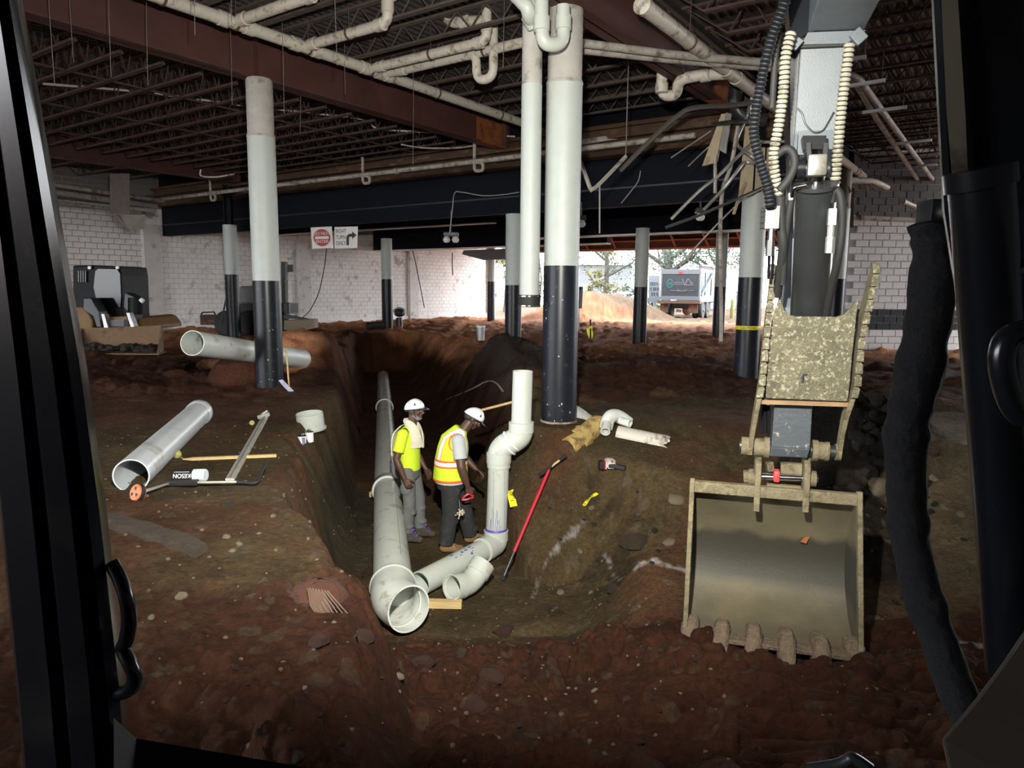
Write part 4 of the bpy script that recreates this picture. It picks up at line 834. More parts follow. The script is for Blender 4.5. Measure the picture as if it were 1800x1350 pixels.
# loose fitting lying beside it
q0 = G(806, 1022, -1.33); q1 = G(832, 1040, -1.30); q2 = G(842, 1003, -1.20); q2.z += 0.0
t = thing('loose_elbow', 'short loose white pipe elbow lying on the pit floor against the riser pipe', 'pipe fitting', (q1.x, q1.y, FLOORZ))
mdir = Vector((-0.62, -0.72, 0.18)).normalized(); m2_ = Vector((0.45, 0.55, 0.55)).normalized(); cc = G(826, 1027, -1.31)
pth = fillet([cc+mdir*0.24, cc, cc+m2_*0.26], 0.16, 8); m = MB(); m.pipe(pth, 0.118, 0.012, 36); m.build('bend', PVC, t)
for d in (mdir, m2_):
    m = MB(); m.pipe([cc+d*0.13, cc+d*0.265], 0.13, 0.013, 36); m.build('hub', PVC, t)
for (a, b, w, h, lab) in (((645, 1058), (812, 1062), 0.085, 0.07, 'short timber block under the open sewer elbow'), ((651, 868), (712, 873), 0.09, 0.08, 'timber block under the middle joint of the sewer pipe')):
    p, q = G(*a, FLOORZ+0.05), G(*b, FLOORZ+0.05); m = MB(); m.bar(p, q, w, h); setp(m.build('timber_block', WOOD, smooth=0, bevel=0.004), lab, 'wood')
# pipes lying on the upper ground
def loose(name, lab, a, b, r, mat, bell=None, t=0.011, group=None):
    th = thing(name, lab, 'pipe', (a.x, a.y, a.z-r), group); d = (b-a).normalized()
    m = MB(); m.pipe([a, b], r, t, 36); m.build('pipe_wall', mat, th)
    if bell: m = MB(); m.lathe(b, [(r+0.001, -bell), (r+0.012, -bell+0.04), (r+0.013, -0.02), (r+0.004, 0), (r-t, 0)], 36, axis=d); m.build('bell', mat, th)
    return th
a = GG(232, 862); b = GG(352, 742); r = 0.145; a.z = gz(a.x, a.y)+r-0.02; b.z = gz(b.x, b.y)+r-0.02
loose('drain_pipe', 'short white pipe length lying on the ground beside the measuring wheel', a, b, r, M('pvc_bluish', (0.60, 0.64, 0.66), 0.3, var=0.06, dirt=(0.36, 0.34, 0.3), damt=0.14), 0.16)
a = P(338, 603, 10.6); b = P(531, 631, 14.6)
loose('drain_pipe', 'wide grey pipe passing behind the chipped column, its open end raised on the dirt', a, b, 0.19, PVCGREY, 0.12)
# fittings behind the pedestal
g = GG(985, 800); yy = 8.6
t = thing('old_coupling', 'yellowed broken pipe stub with a muddy coupling at the foot of the pedestal', 'pipe', (G(1020, 760, 0.0)))
a = P(1050, 748, 8.9); b = P(996, 790, 8.4); d = (b-a).normalized()
m = MB(); m.pipe([a, a.lerp(b, 0.55)], 0.135, 0.014, 32); m.build('stub', PVCYEL, t)
m = MB(); m.pipe([a.lerp(b, 0.5), a.lerp(b, 0.72)], 0.162, 0.02, 32); m.build('coupling', PVCYEL, t)
m = MB(); m.pipe([a.lerp(b, 0.7), b], 0.132, 0.014, 32)
for i, v in enumerate(m.v):
    if (v-b).length < 0.16: m.v[i] = v-d*rnd.uniform(0, 0.03)*(1 if (v-b).dot(Vector((0, 0, 1))) < 0 else 0.3)
m.build('broken_end', PVCYEL, t)
m = MB(); m.lathe(a, [(0.04, -0.1), (0.11, -0.07), (0.14, 0.0), (0.142, 0.05)], 32, axis=d); m.build('rounded_end', PVCYEL, t)
a = P(1003, 724, 9.7); b = P(1040, 752, 9.2); th = thing('drain_stub', 'white pipe stub emerging behind the thick column', 'pipe', tuple(a)); m = MB(); m.pipe(fillet([P(985, 730, 10), a, b], 0.2), 0.13, 0.012, 32); m.build('bend', PVCGREY, th)
tg = GG(1085, 760)+Vector((0, 0, 0.08)); Yt = tg.y; dzt = tg.z-P(1085, 752, Yt).z; Q = lambda x, y, o: P(x, y, Yt+o)+Vector((0, 0, max(0, dzt)))
m = MB(); c = Q(1068, 742, 0); t = thing('trap_fitting', 'white pipe trap fitting lying behind the yellowed stub', 'pipe fitting', tuple(c))
m.pipe(fillet([Q(1065, 756, 0), Q(1070, 735, 0), Q(1085, 733, 0.1), Q(1105, 748, 0.1)], 0.12, 6), 0.085, 0.01, 24); m.build('trap_bend', PVCGREY, t)
m = MB(); m.pipe([Q(1066, 748, -.05), Q(1064, 762, -.2)], 0.06, 0.01, 20); m.pipe([Q(1090, 742, 0), Q(1108, 748, -.1)], 0.05, 0.01, 20); m.build('outlets', PVCGREY, t)
a = GG(1085, 766)+Vector((0, 0, 0.02)); b = GG(1178, 782)+Vector((0, 0, 0.0)); m = MB(); d = (b-a).normalized(); x = d.cross(Vector((0, 0, 1))).normalized(); z = x.cross(d)
rs = []
for s in np.linspace(0, 1, 12):
    c = a.lerp(b, s); j0 = 0.012*rnd.random(); arc = [R_(-10+i*200/14) for i in range(15)]
    rs.append([c+(x*math.cos(q)+z*math.sin(q))*0.105 for q in arc]+[c+(x*math.cos(q)+z*math.sin(q))*0.094 for q in arc[::-1]])
for i in range(len(rs[-1])): rs[-1][i] = rs[-1][i]-d*rnd.uniform(0, 0.1)
m.rings(rs, closed=False); setp(m.build('half_pipe', PVCOLD), 'broken half of a split white pipe lying curved side up near the trap fitting', 'pipe')
# thin pipe and handle on the slope behind the workers
pts = spline([GG(785, 704)+Vector((0, 0, .02)), GG(825, 690)+Vector((0, 0, .05)), GG(855, 676)+Vector((0, 0, .06)), GG(872, 678)+Vector((0, 0, .05)), GG(884, 692)+Vector((0, 0, .03))], 8)
m = MB(); m.tube(pts, 0.018, 10); setp(m.build('bent_conduit', WIRE), 'thin bent grey conduit sticking out of the bank behind the workers', 'conduit')
a, b = P(835, 724, 9.6), P(904, 706, 9.2); m = MB(); m.tube([a, b], 0.018, 10); setp(m.build('shovel_handle', WOOD), 'pale wooden tool handle leaning behind the riser pipe', 'tool')

# ------------------------------------------------------------------ pipes under the ceiling
def run(name, lab, pts, r, mat, hubs=(), fil=0.16, group=None, hang=(), cap=False, seg=16, cat='pipe', mid=None):
    t = thing(name, lab, cat, tuple(pts[0]), group)
    pth = fillet(pts, fil, 6) if fil else pts
    m = MB(); m.tube(pth, r, seg); m.build('pipe_run', mat, t)
    for (p, d) in hubs:
        d = Vector(d).normalized(); m = MB(); m.lathe(p, [(r, -0.075), (r+0.014, -0.07), (r+0.016, 0.07), (r, 0.075)], seg, axis=d); m.build('hub', mat, t)
    for p in hang:
        p = Vector(p); m = MB(); m.tube([p+Vector((0, 0, r)), Vector((p.x, p.y, ZD))], 0.006, 6); d = (Vector(pts[1])-Vector(pts[0])).normalized()
        m.lathe(p, [(r+0.001, -0.018), (r+0.012, -0.016), (r+0.012, 0.016), (r+0.001, 0.018)], seg, axis=d); m.build('hanger', HANG, t)
    if cap: m = MB(); d = (Vector(pts[0])-Vector(pts[1])).normalized(); m.lathe(pts[0], [(r+0.012, -0.1), (r+0.014, 0.0), (r*0.8, 0.015), (r*0.35, 0.018), (r*0.35, 0.035), (0.005, 0.036)], seg, axis=d); m.build('cleanout_cap', PVCOLD, t)
    return t
zc = 5.34; v1 = -9.2; up = Vector((0, 0, 0.6))
def onv(px, py): return G(px, py, zc)
L1 = [UV(3.0, v1, zc), UV(17.5, v1, zc)]
hp = [UV(u, v1, zc) for u in (5.3, 6.35, 7.6, 8.9, 10.6, 12.6)]
run('drain_line', 'long white drain line hung beside the maroon girder, running into the distance', L1, 0.088, PVCOLD, [(UV(u, v1, zc), uD) for u in (6.15, 6.55, 7.35, 7.75, 8.75, 9.1, 9.3)], 0, 'ceiling drain pipes', hp)
def along_v(p, dv, dz=0): return p+vD*dv+Vector((0, 0, dz))
for u, lab, L, kind in ((6.35, 'first branch pipe rising to the deck from the drain line, nearest the cab', 1.7, 0), (7.55, 'second branch pipe with a bend and fork up to the deck', 1.75, 1), (8.9, 'third branch pipe climbing beside the large elbow', 2.45, 2), (9.25, 'fourth branch pipe carrying a deep trap, reaching the downpipe', 3.9, 3)):
    s = UV(u, v1, zc+0.02); e = along_v(s, L, 0.0)
    if kind == 3: pts = [s, e]
    else: pts = [s, e, e+up*0.75]
    run('branch_drain', lab, pts, 0.075, PVCOLD, [(s.lerp(e, 0.1), vD), (e-vD*0.15, vD)] + ([(e+Vector((0, 0, 0.2)), (0, 0, 1))] if kind < 3 else []), 0.14, 'ceiling drain pipes', [s.lerp(e, 0.55)] if kind else [s.lerp(e, 0.9)])
    if kind == 1: run('branch_fork', 'side fork leaving the second branch pipe towards the deck', [e+Vector((0, 0, 0.3)), along_v(e, 0.5, 0.42)], 0.07, PVCOLD, fil=0, group=None)
    if kind == 2:
        q = e+Vector((0, 0, 0.28)); run('large_elbow', 'thick curved pipe elbow meeting the third branch from above', [q, q-vD*0.75+Vector((0, 0, 0.12)), q-vD*0.9+Vector((0, 0, 0.5))], 0.085, PVCOLD, [(q-vD*0.4+Vector((0, 0, 0.06)), vD)], 0.3)
    if kind == 3:
        q = along_v(s, 1.7); run('pipe_trap', 'white trap loop hanging below the fourth branch pipe', [q, q+vD*0.28-Vector((0, 0, 0.02)), q+vD*0.3-Vector((0, 0, 0.42)), q+vD*0.62-Vector((0, 0, 0.42)), q+vD*0.62+Vector((0, 0, 0.4))], 0.07, PVCOLD, fil=0.16)
c = P(968, 40, 8.5)
run('pipe_trap', 'white trap loop hanging in front of the thick column top', [P(952, -40, 8.3), P(952, 45, 8.3), P(955, 78, 8.3), P(990, 78, 8.4), P(990, 10, 8.4)], 0.078, PVC, [(P(952, 42, 8.3), (0, 0, 1)), (P(990, 40, 8.4), (0, 0, 1))], 0.14)
run('pipe_bend', 'white double bend at the top of the downpipe', [P(905, -10, 8.5), P(928, 14, 8.4), P(930, 30, 8.5), P(944, 44, 8.8)], 0.08, PVC, [(P(934, 35, 8.6), (0.5, 0.4, -0.6))], 0.12)
L2a = G(1128, 8, 5.0); L2b = UV(27, (L2a.x*vD.x+L2a.y*vD.y), 5.0); d2 = (L2b-L2a).normalized()
run('drain_line', 'capped white drain line slanting across to the block wall, passing behind the excavator stick', [L2a, L2a+d2*20.5], 0.095, PVCOLD, [(L2a+d2*s, d2) for s in (3.0, 3.5, 9.5, 14)], 0, None, [L2a+d2*s for s in (1.5, 6.2, 8.8, 11.2, 13.6)], cap=True)
q = L2a+d2*3.2
run('pipe_trap', 'white trap with tall inlet below the girder, joined to the capped drain line', [q, G(1230, 132, 4.98), G(1192, 140, 4.95), P(1190, 168, 11.8), P(1163, 168, 11.8), P(1165, 40, 11.5)], 0.085, PVCOLD, [(G(1240, 132, 4.98), vD), (P(1163, 155, 11.7), (0, 0, 1))], 0.17, None, [G(1202, 138, 4.98)])
for k, o in enumerate((0.0, 0.2)):
    pts = [G(1025, 76, 4.95)+Vector((0, o, -0.02*k)), G(1200, 98, 4.95)+Vector((0, o, 0)), G(1375, 112, 4.95)+Vector((0, o, 0)), G(1505, 132, 4.95)+Vector((0, o*0.5, 0)), G(1560, 208, 4.95)+Vector((-o*1.0, 0, 0)), G(1650, 330, 4.95)+Vector((-o*2.5, 0, 0))]
    run('steel_conduit', ('lower' if k else 'upper')+' of two parallel grey conduits crossing to the strut hangers', pts, 0.055, PVCDUST, fil=0.4, group=None)
for i, (a, b) in enumerate((((1488, 105), (1523, 100)), ((1483, 153), (1556, 141)), ((1516, 198), (1594, 188)), ((1571, 253), (1638, 246)), ((1610, 292), (1648, 289)))):
    p, q = G(*a, 4.85), G(*b, 4.85); t = thing('strut_hanger', ['short strut hanger nearest the boom', 'long strut hanger touching the stick', 'strut hanger in the middle of the conduit run', 'strut hanger near the dark cab post', 'last small strut hanger before the grey block wall'][i], 'hanger', tuple(p), None)
    m = MB(); m.bar(p, q, 0.05, 0.05); m.build('strut_channel', STEEL, t, smooth=0)
    for e_ in (p.lerp(q, 0.08), p.lerp(q, 0.92)): m = MB(); m.tube([e_, Vector((e_.x, e_.y, ZD))], 0.007, 6); m.build('threaded_rod', ROD, t)
# thin line along the far side, with its little traps
zl = 4.62; uL = 13.4
run('water_line', 'thin dusty pipe hung along the rusted girder', [UV(uL, -24, zl), UV(uL, -5.2, zl)], 0.055, PVCDUST, [(UV(uL, v, zl), vD) for v in (-21, -17, -13, -9)], 0)
for i, (v, h) in enumerate(((-21.2, 0.5), (-14.3, 0.45), (-10.6, 0.4))):
    run('small_trap', ['small pipe trap hanging near the wall duct', 'small pipe trap behind the chipped column', 'small pipe trap near the hanging downpipe'][i], [UV(uL, v, zl), UV(uL, v+0.35, zl-0.05), UV(uL, v+0.36, zl-0.22), UV(uL, v+0.1, zl-0.22), UV(uL, v+0.1, zl+h)], 0.04, PVCDUST, fil=0.1, seg=10)
for i, (a, b, z, r) in enumerate((((96, 325), (203, 341), 4.55, 0.06), ((96, 338), (196, 352), 4.45, 0.085), ((100, 355), (195, 367), 4.3, 0.06))):
    p = P(*a, 21.5); q = P(*b, 23.0); run('wall_pipe', ['topmost', 'sagging middle', 'lowest'][i]+' of three dusty pipes between the block wall and the hanging duct', [p, q, q+(q-p)*0.9], r, PVCDUST, fil=0, seg=10)
t = thing('hanging_duct', 'square brown duct hanging in front of the block wall', 'duct', tuple(P(212, 375, 22)))
m = MB(); m.hexa([P(193, 376, 22), P(228, 376, 22), P(228, 376, 22.6), P(193, 376, 22.6), P(193, 305, 22), P(228, 305, 22), P(228, 305, 22.6), P(193, 305, 22.6)]); m.build('duct_sheet', M('duct_brown', (0.10, 0.075, 0.06), 0.7, var=0.3), t, smooth=0)
m = MB(); m.bar(P(201, 379, 22), P(227, 406, 22.2), 0.09, 0.09); m.build('leaning_bracket', ROD, t, smooth=0)
m = MB(); m.hexa([P(204, 377, 22.1), P(255, 377, 22.3), P(255, 402, 22.3), P(228, 404, 22.1), P(204, 377, 22.13), P(255, 377, 22.33), P(255, 402, 22.33), P(228, 404, 22.13)]); m.build('torn_flap', M('torn_board', (0.24, 0.22, 0.19), 0.9), t, smooth=0)
# cables and rods
def cable(lab, pts, r=0.012, mat=WIRE, name='cable', n=8, cat='cable'):
    m = MB(); m.tube(spline(pts, n), r, 6); return setp(m.build(name, mat), lab, cat)
cable('straight white conduit strung under the joists behind the slimmer column', [P(75, 147, 13), P(260, 163, 14.5), P(440, 187, 16), P(620, 207, 17), P(650, 215, 17), P(672, 227, 17), P(800, 235, 17.4), P(905, 240, 17.6)], 0.022, PVCOLD, 'conduit')
cable('thin conduit sagging under the girder to a small trap', [P(705, 254, 17.5), P(745, 260, 17.5), P(800, 260, 17.5), P(836, 256, 17.5)], 0.02, PVCDUST, 'conduit')
cable('small white line with two drops near the rusted girder', [P(353, 298, 19.5), P(354, 309, 19.5), P(380, 311, 19.6), P(412, 306, 19.7)], 0.022, PVCOLD, 'water_branch')
cable('black cable running up the fascia to the twin floodlight', [P(790, 412, 18), P(795, 370, 18), P(799, 340, 18), P(812, 338, 18), P(850, 344, 17.9), P(885, 342, 17.8), P(912, 338, 17.6)], 0.013, WIRE)
cable('cable hanging down the white wall beside the second pilaster', [P(574, 437, 31), P(570, 470, 31), P(560, 515, 31.2), P(545, 545, 31.4), P(532, 558, 31.6)], 0.02, BLKM)
cable('cable leaning on the white wall beside the third pilaster', [P(721, 424, 38), P(730, 460, 38), P(738, 500, 38), P(746, 541, 38)], 0.025, BLKM)
cable('short cable and box hanging on the farthest white wall', [P(795, 444, 41), P(795, 465, 41), P(796, 484, 41)], 0.03, BLKM)
cable('drooping grey cable under the beam near the thick column', [P(1092, 357, 15), P(1110, 335, 15), P(1122, 318, 15), P(1126, 300, 15)], 0.012, WIRE)
cable('angled brace rod folded in a vee below the beam by the thick column', [P(1020, 283, 12), P(1037, 330, 12), P(1040, 333, 12), P(1055, 322, 12), P(1100, 275, 12.3)], 0.035, PVCDUST, 'hanging_brace_rod', 3, 'rod')
p_ = P(1100, 275, 12.3); m = MB(); m.tube([p_, Vector((p_.x, p_.y, ZD))], 0.01, 6); o_ = m.build('threaded_hanger', ROD, bpy.data.objects['hanging_brace_rod'])
cable('curved dark conduit arching up to the capped drain line', [P(1090, 300, 13), P(1145, 245, 12.8), P(1190, 205, 12.6), P(1220, 190, 12.5), P(1290, 185, 12.5), P(1330, 178, 12.5)], 0.045, M('dark_conduit', (0.07, 0.062, 0.055), 0.6), 'conduit')
cable('brown pipe bent like a roof ridge behind the thick column', [P(1022, 250, 16), P(1090, 240, 16), P(1158, 231, 16), P(1172, 232, 16), P(1200, 246, 16), P(1235, 262, 16)], 0.06, PVCDUST, 'pipe', 4, 'pipe')
cable('white drop line beside the vee shaped brace rod', [P(1054, 322, 12.0), P(1054, 410, 12.0)], 0.014, WIRE, 'hanging_wire')
WL = 'beside the cab post over the girder;with the longest drop by the cab post;over the middle of the maroon girder;short, close to the first pipe hanger;below the girder near the slimmer column;short, by the first branch pipe;beside the second branch pipe;under the girder past the slimmer column;longest, ending near the small trap;beside the fourth branch pipe;just past the slimmer column top;past the slimmer column, under the white conduit;nearest the cab door post'.split(';')
for i, (px, y0, y1, Y) in enumerate(((128, 60, 110, 9.5), (196, 10, 135, 9.4), (262, 40, 150, 10), (345, 5, 62, 8.6), (406, 70, 185, 11), (410, 2, 40, 9), (590, 0, 115, 9), (607, 110, 165, 12), (726, 70, 290, 12.5), (887, 50, 120, 10), (497, 80, 200, 11), (529, 130, 235, 13), (92, 60, 150, 9.2))):
    p, q = P(px, y0, Y), P(px+rnd.uniform(-3, 6), y1, Y); p.z = ZD; m = MB(); m.tube([p, p.lerp(q, 0.5)+Vector((rnd.uniform(-.01, .01), 0, 0)), q], 0.004, 5)
    setp(m.build('hanger_wire', ROD), 'thin loose ceiling wire '+WL[i], 'wire', 'loose ceiling wires')
# wreckage around the tape-wrapped column: stripped sheet, bent conduits
Yw = 13.0
t = thing('torn_channel', 'long pale torn sheet channel hanging beside the stripped column', 'debris', tuple(P(1250, 270, 12.7)))
m = MB(); m.hexa([P(1234, 292, 12.7), P(1258, 286, 12.7), P(1262, 284, 12.8), P(1240, 292, 12.85), P(1268, 200, 12.7), P(1276, 200, 12.7), P(1278, 200, 12.85), P(1270, 200, 12.85)]); m.build('tan_flange', TAN, t, smooth=0)
m = MB(); m.hexa([P(1262, 262, 12.75), P(1275, 270, 12.75), P(1277, 270, 12.85), P(1264, 262, 12.85), P(1276, 198, 12.75), P(1286, 200, 12.75), P(1287, 200, 12.85), P(1278, 198, 12.85)]); m.build('grey_flange', STEEL, t, smooth=0)
WR = [([(1318, 182), (1313, 205), (1297, 240), (1298, 257), (1320, 274), (1360, 305)], 0.028, STEEL, 'bright bent conduit looping in front of the stripped column'),
      ([(1297, 222), (1285, 290), (1270, 335), (1266, 400), (1266, 470), (1268, 540), (1267, 601)], 0.035, PVCDUST, 'straight grey conduit drop standing on the dirt beside the tape-wrapped column'),
      ([(1180, 385), (1230, 335), (1260, 312), (1290, 282), (1325, 250), (1345, 250)], 0.028, STEEL, 'long grey conduit slanting from the fascia up to the column'),
      ([(1238, 368), (1275, 328), (1302, 292), (1310, 286), (1345, 286)], 0.03, STEEL, 'kinked grey conduit ending at the lamp below the fascia'),
      ([(1170, 400), (1230, 378), (1290, 352), (1340, 330), (1352, 320)], 0.03, M('dark_tube', (0.05, 0.05, 0.05), 0.6), 'dark rod leaning from the fascia to the column top'),
      ([(1210, 448), (1260, 395), (1310, 345)], 0.014, WIRE, 'thin wire slanting down to the yard opening'),
      ([(1180, 277), (1220, 250), (1250, 230)], 0.012, WIRE, 'thin wire slanting under the girder end'),
      ([(1210, 292), (1235, 268), (1250, 255)], 0.012, WIRE, 'short thin wire beside the torn channel'),
      ([(1252, 219), (1290, 214), (1330, 214)], 0.035, STEELDK, 'dark steel bar crossing above the torn channel'),
      ([(1257, 275), (1257, 340)], 0.03, PVCDUST, 'short upright strut below the torn channel'),
      ([(1345, 250), (1390, 248)], 0.025, PVCDUST, 'level conduit behind the spiral hoses'),
      ([(1310, 322), (1300, 345), (1290, 375)], 0.03, TAN, 'tan strip leaning on the stripped column')]
for pts, r, mt, lab in WR:
    cable(lab, [P(a, b, Yw-0.6+0.25*((a*7) % 3)) for a, b in pts], r, mt, 'bent_conduit' if r > 0.02 else 'wire', 6, 'conduit' if r > 0.02 else 'wire')
run('elbow_duct', 'dark curved pipe elbow above the stripped column', [P(1297, 135, 13), P(1290, 180, 13), P(1303, 205, 13), P(1345, 212, 13)], 0.12, STEELDK, fil=0.4)
t = thing('sheet_panel', 'tan sheet panel leaning behind the wrapped hoses above the column', 'debris', tuple(P(1312, 300, 13.3)))
m = MB(); m.hexa([P(1298, 346, 13.0), P(1322, 346, 13.0), P(1322, 346, 13.05), P(1298, 346, 13.05), P(1310, 222, 13.0), P(1330, 222, 13.0), P(1330, 222, 13.05), P(1310, 222, 13.05)]); m.build('panel_sheet', TAN, t, smooth=0)
m = MB(); m.hexa([P(1319, 240, 12.6), P(1326, 240, 12.6), P(1326, 240, 12.65), P(1319, 240, 12.65), P(1319, 170, 12.6), P(1326, 170, 12.6), P(1326, 170, 12.65), P(1319, 170, 12.65)]); m.build('white_stub', WHITE, t, smooth=0)
# damaged wall head and pipes by the grey block wall
t = thing('torn_insulation', 'ragged brown insulation hanging by the grey block wall corner', 'debris', tuple(P(1490, 400, 19.5)))
m = MB(); m.hexa([P(1484, 400, 19.6), P(1500, 400, 19.6), P(1500, 400, 20), P(1484, 400, 20), P(1482, 330, 19.6), P(1502, 330, 19.6), P(1502, 330, 20), P(1482, 330, 20)]); m.build('brown_post', M('torn_brown', (0.10, 0.06, 0.035), 0.95, var=0.4, scale=5), t, smooth=0)
m = MB()
for i in range(26): a = P(1478+rnd.uniform(0, 58), 322+rnd.uniform(0, 6), 19.5+rnd.uniform(-.2, .2)); m.bar(a, a+Vector((rnd.uniform(-.1, .25), 0, rnd.uniform(-.2, -.05))), 0.04, 0.01)
m.build('shreds', TAN, t, smooth=0, kind='stuff')
run('wall_pipe', 'white pipe level along the grey blocks to the hose coupling', [P(1480, 382, 20.2), P(1640, 388, 20.4)], 0.07, PVCOLD, [(P(1516, 383, 20.2), (1, 0, 0))], 0)
run('wall_pipe', 'short pipe elbow against the grey blocks above', [P(1480, 316, 19.5), P(1535, 318, 19.8), P(1560, 330, 20.2)], 0.08, PVCOLD, fil=0.2)
run('wall_pipe', 'capped stub beside the slanting drain line end', [P(1588, 354, 19), P(1618, 368, 19.4)], 0.06, PVCOLD, fil=0)
# ------------------------------------------------------------------ the two workers
def blob(prims, name, mats, parent, voxel=0.007, it=3, paint=None, cuts=(), shell=None):
    m = MB()
    for q in prims:
        if q[0] == 'c':        # tapered capsule
            _, a, b, ra, rb = q[:5]; sy = q[5] if len(q) > 5 else 1.0; a = Vector(a); b = Vector(b); d = (b-a).normalized(); x, y = frame(d)
            if sy != 1.0:       # flattened: wide across local y
                y = Vector((0, 1, 0)); y = (y-d*y.dot(d)).normalized(); x = y.cross(d)
            rot = Matrix((x, y, d)).transposed(); rs = []
            for t in range(5): f = math.sin(math.pi/2*(t/4)); g = math.cos(math.pi/2*(t/4)); rs.append((a-d*ra*g, max(0.03*ra, ra*f)))
            for t in range(5): f = math.cos(math.pi/2*(t/4)); g = math.sin(math.pi/2*(t/4)); rs.append((b+d*rb*g, max(0.03*rb, rb*f)))
            m.rings([[c+(x*math.cos(2*math.pi*j/20)+y*math.sin(2*math.pi*j/20)*sy)*r for j in range(20)] for c, r in rs])
        elif q[0] == 't':      # flat-ended tube (hem, cuff)
            _, a, b, ra, rb = q[:5]; m.tube([a, b], [ra, rb], 20)
        elif q[0] == 'e':
            _, c, r = q[:3]; m.ball(c, r, 20, 14, q[3] if len(q) > 3 else None)
        elif q[0] == 'r':      # explicit ellipse rings: (z-stack) list of (cx, cy, cz, rx, ry[, tilt])
            m.rings([[Vector((cx+rx*math.cos(2*math.pi*j/28)*math.cos(tl), cy+ry*math.sin(2*math.pi*j/28), cz-rx*math.cos(2*math.pi*j/28)*math.sin(tl))) for j in range(28)] for cx, cy, cz, rx, ry, tl in q[1]])
    o = m.build('tmp', mats, parent, smooth=0)
    md = o.modifiers.new('r', 'REMESH'); md.mode = 'VOXEL'; md.voxel_size = voxel; md.use_smooth_shade = True
    if it: sm = o.modifiers.new('s', 'SMOOTH'); sm.factor = 0.5; sm.iterations = it
    bpy.context.view_layer.update()
    me = bpy.data.meshes.new_from_object(o.evaluated_get(bpy.context.evaluated_depsgraph_get())); bpy.data.objects.remove(o)
    me.name = name; me.materials.clear()
    for mt in (mats if isinstance(mats, (list, tuple)) else [mats]): me.materials.append(mt)
    if cuts:
        import bmesh
        bm = bmesh.new(); bm.from_mesh(me)
        for co, no in cuts: bmesh.ops.bisect_plane(bm, geom=bm.verts[:]+bm.edges[:]+bm.faces[:], plane_co=co, plane_no=no, clear_outer=True)
        bm.to_mesh(me); bm.free()
    if paint: me.polygons.foreach_set('material_index', [paint(p.center) for p in me.polygons])
    me.polygons.foreach_set('use_smooth', [True]*len(me.polygons))
    o = bpy.data.objects.new(name, me); C.objects.link(o); o.parent = parent; ORG[o.name] = ORG[parent.name].copy()
    if shell: sd = o.modifiers.new('th', 'SOLIDIFY'); sd.thickness = shell; sd.offset = 0
    return o
SKIN = M('skin_dark', (0.075, 0.038, 0.024), 0.5, var=0.12, scale=15)
SKIN2 = M('skin_brown', (0.085, 0.042, 0.027), 0.5, var=0.12, scale=15)
LIMEY = M('hi_vis_yellow', (0.60, 0.80, 0.03), 0.8, var=0.06, scale=9, bump=0.25, bscale=14)
GREYT = M('grey_tshirt', (0.42, 0.45, 0.45), 0.85, var=0.08, bump=0.25, bscale=16)
JEANG = M('grey_work_trousers', (0.13, 0.135, 0.135), 0.9, var=0.15, bump=0.5, bscale=18, dirt=(0.10, 0.08, 0.055), damt=0.2, dscale=8)
JEANK = M('black_jeans', (0.022, 0.024, 0.026), 0.9, var=0.25, bump=0.5, bscale=18, dirt=(0.06, 0.055, 0.05), damt=0.14, dscale=9)
BOOT = M('tan_boot', (0.22, 0.13, 0.05), 0.85, var=0.3, scale=14, dirt=(0.09, 0.06, 0.035), damt=0.4, dscale=14)
BOOTK = M('muddy_boot', (0.05, 0.042, 0.035), 0.9, var=0.3, scale=14, dirt=(0.11, 0.085, 0.06), damt=0.3, dscale=14)
HELM = M('helmet_white', (0.74, 0.76, 0.78), 0.3, var=0.03, coat=0.3)
BEARD = M('beard_grey', (0.22, 0.20, 0.19), 0.95, var=0.4, scale=60, bump=0.6, bscale=120)
REFL = M('reflective_silver', (0.80, 0.80, 0.80), 0.35, var=0.06)
ORNG = M('vest_orange', (0.85, 0.13, 0.02), 0.7)
PURP = M('purple_laces', (0.13, 0.08, 0.28), 0.8)
TOWEL = M('towel_cream', (0.66, 0.62, 0.52), 0.95, var=0.1, bump=0.6, bscale=60)
EYEW = M('eye_white', (0.6, 0.57, 0.52), 0.4)
def V(*a): return Vector(a)
def hand(w, d, side, curl=0.5, s=1.0, gd=None):
    # palm and five fingers from wrist w along d; side is the direction of the thumb
    d = Vector(d).normalized(); sd = Vector(side); sd = (sd-d*sd.dot(d)).normalized(); nrm = d.cross(sd)
    if gd is not None and nrm.dot(Vector(gd)) < 0: nrm = -nrm
    pr = []
    p1 = w+d*0.085*s
    for k in (-1, -0.33, 0.33, 1): pr.append(('c', w+sd*0.012*k*s+d*0.012, p1+sd*0.030*k*s, 0.019*s, 0.0155*s))
    for k, L in zip((1, 0.33, -0.33, -1), (0.072, 0.08, 0.074, 0.058)):
        a = p1+sd*0.031*k*s; d1 = (d*math.cos(curl*0.7)+nrm*math.sin(curl*0.7)).normalized(); d2 = (d*math.cos(curl*1.7)+nrm*math.sin(curl*1.7)).normalized(); d3 = (d*math.cos(curl*2.5)+nrm*math.sin(curl*2.5)).normalized()
        b = a+d1*L*0.45*s; c = b+d2*L*0.33*s; e = c+d3*L*0.25*s
        pr += [('c', a, b, 0.0105*s, 0.0098*s), ('c', b, c, 0.0098*s, 0.009*s), ('c', c, e, 0.009*s, 0.0075*s)]
    a = w+d*0.028*s+sd*0.025*s; t1 = (d*0.65+sd*0.7+nrm*0.25).normalized(); t2 = (d*0.9+sd*0.25+nrm*0.45).normalized(); b = a+t1*0.042*s; c = b+t2*0.034*s; e = c+t2*0.02*s
    pr += [('c', a-t1*0.01, b, 0.015*s, 0.0115*s), ('c', b, e, 0.0115*s, 0.008*s)]
    return pr
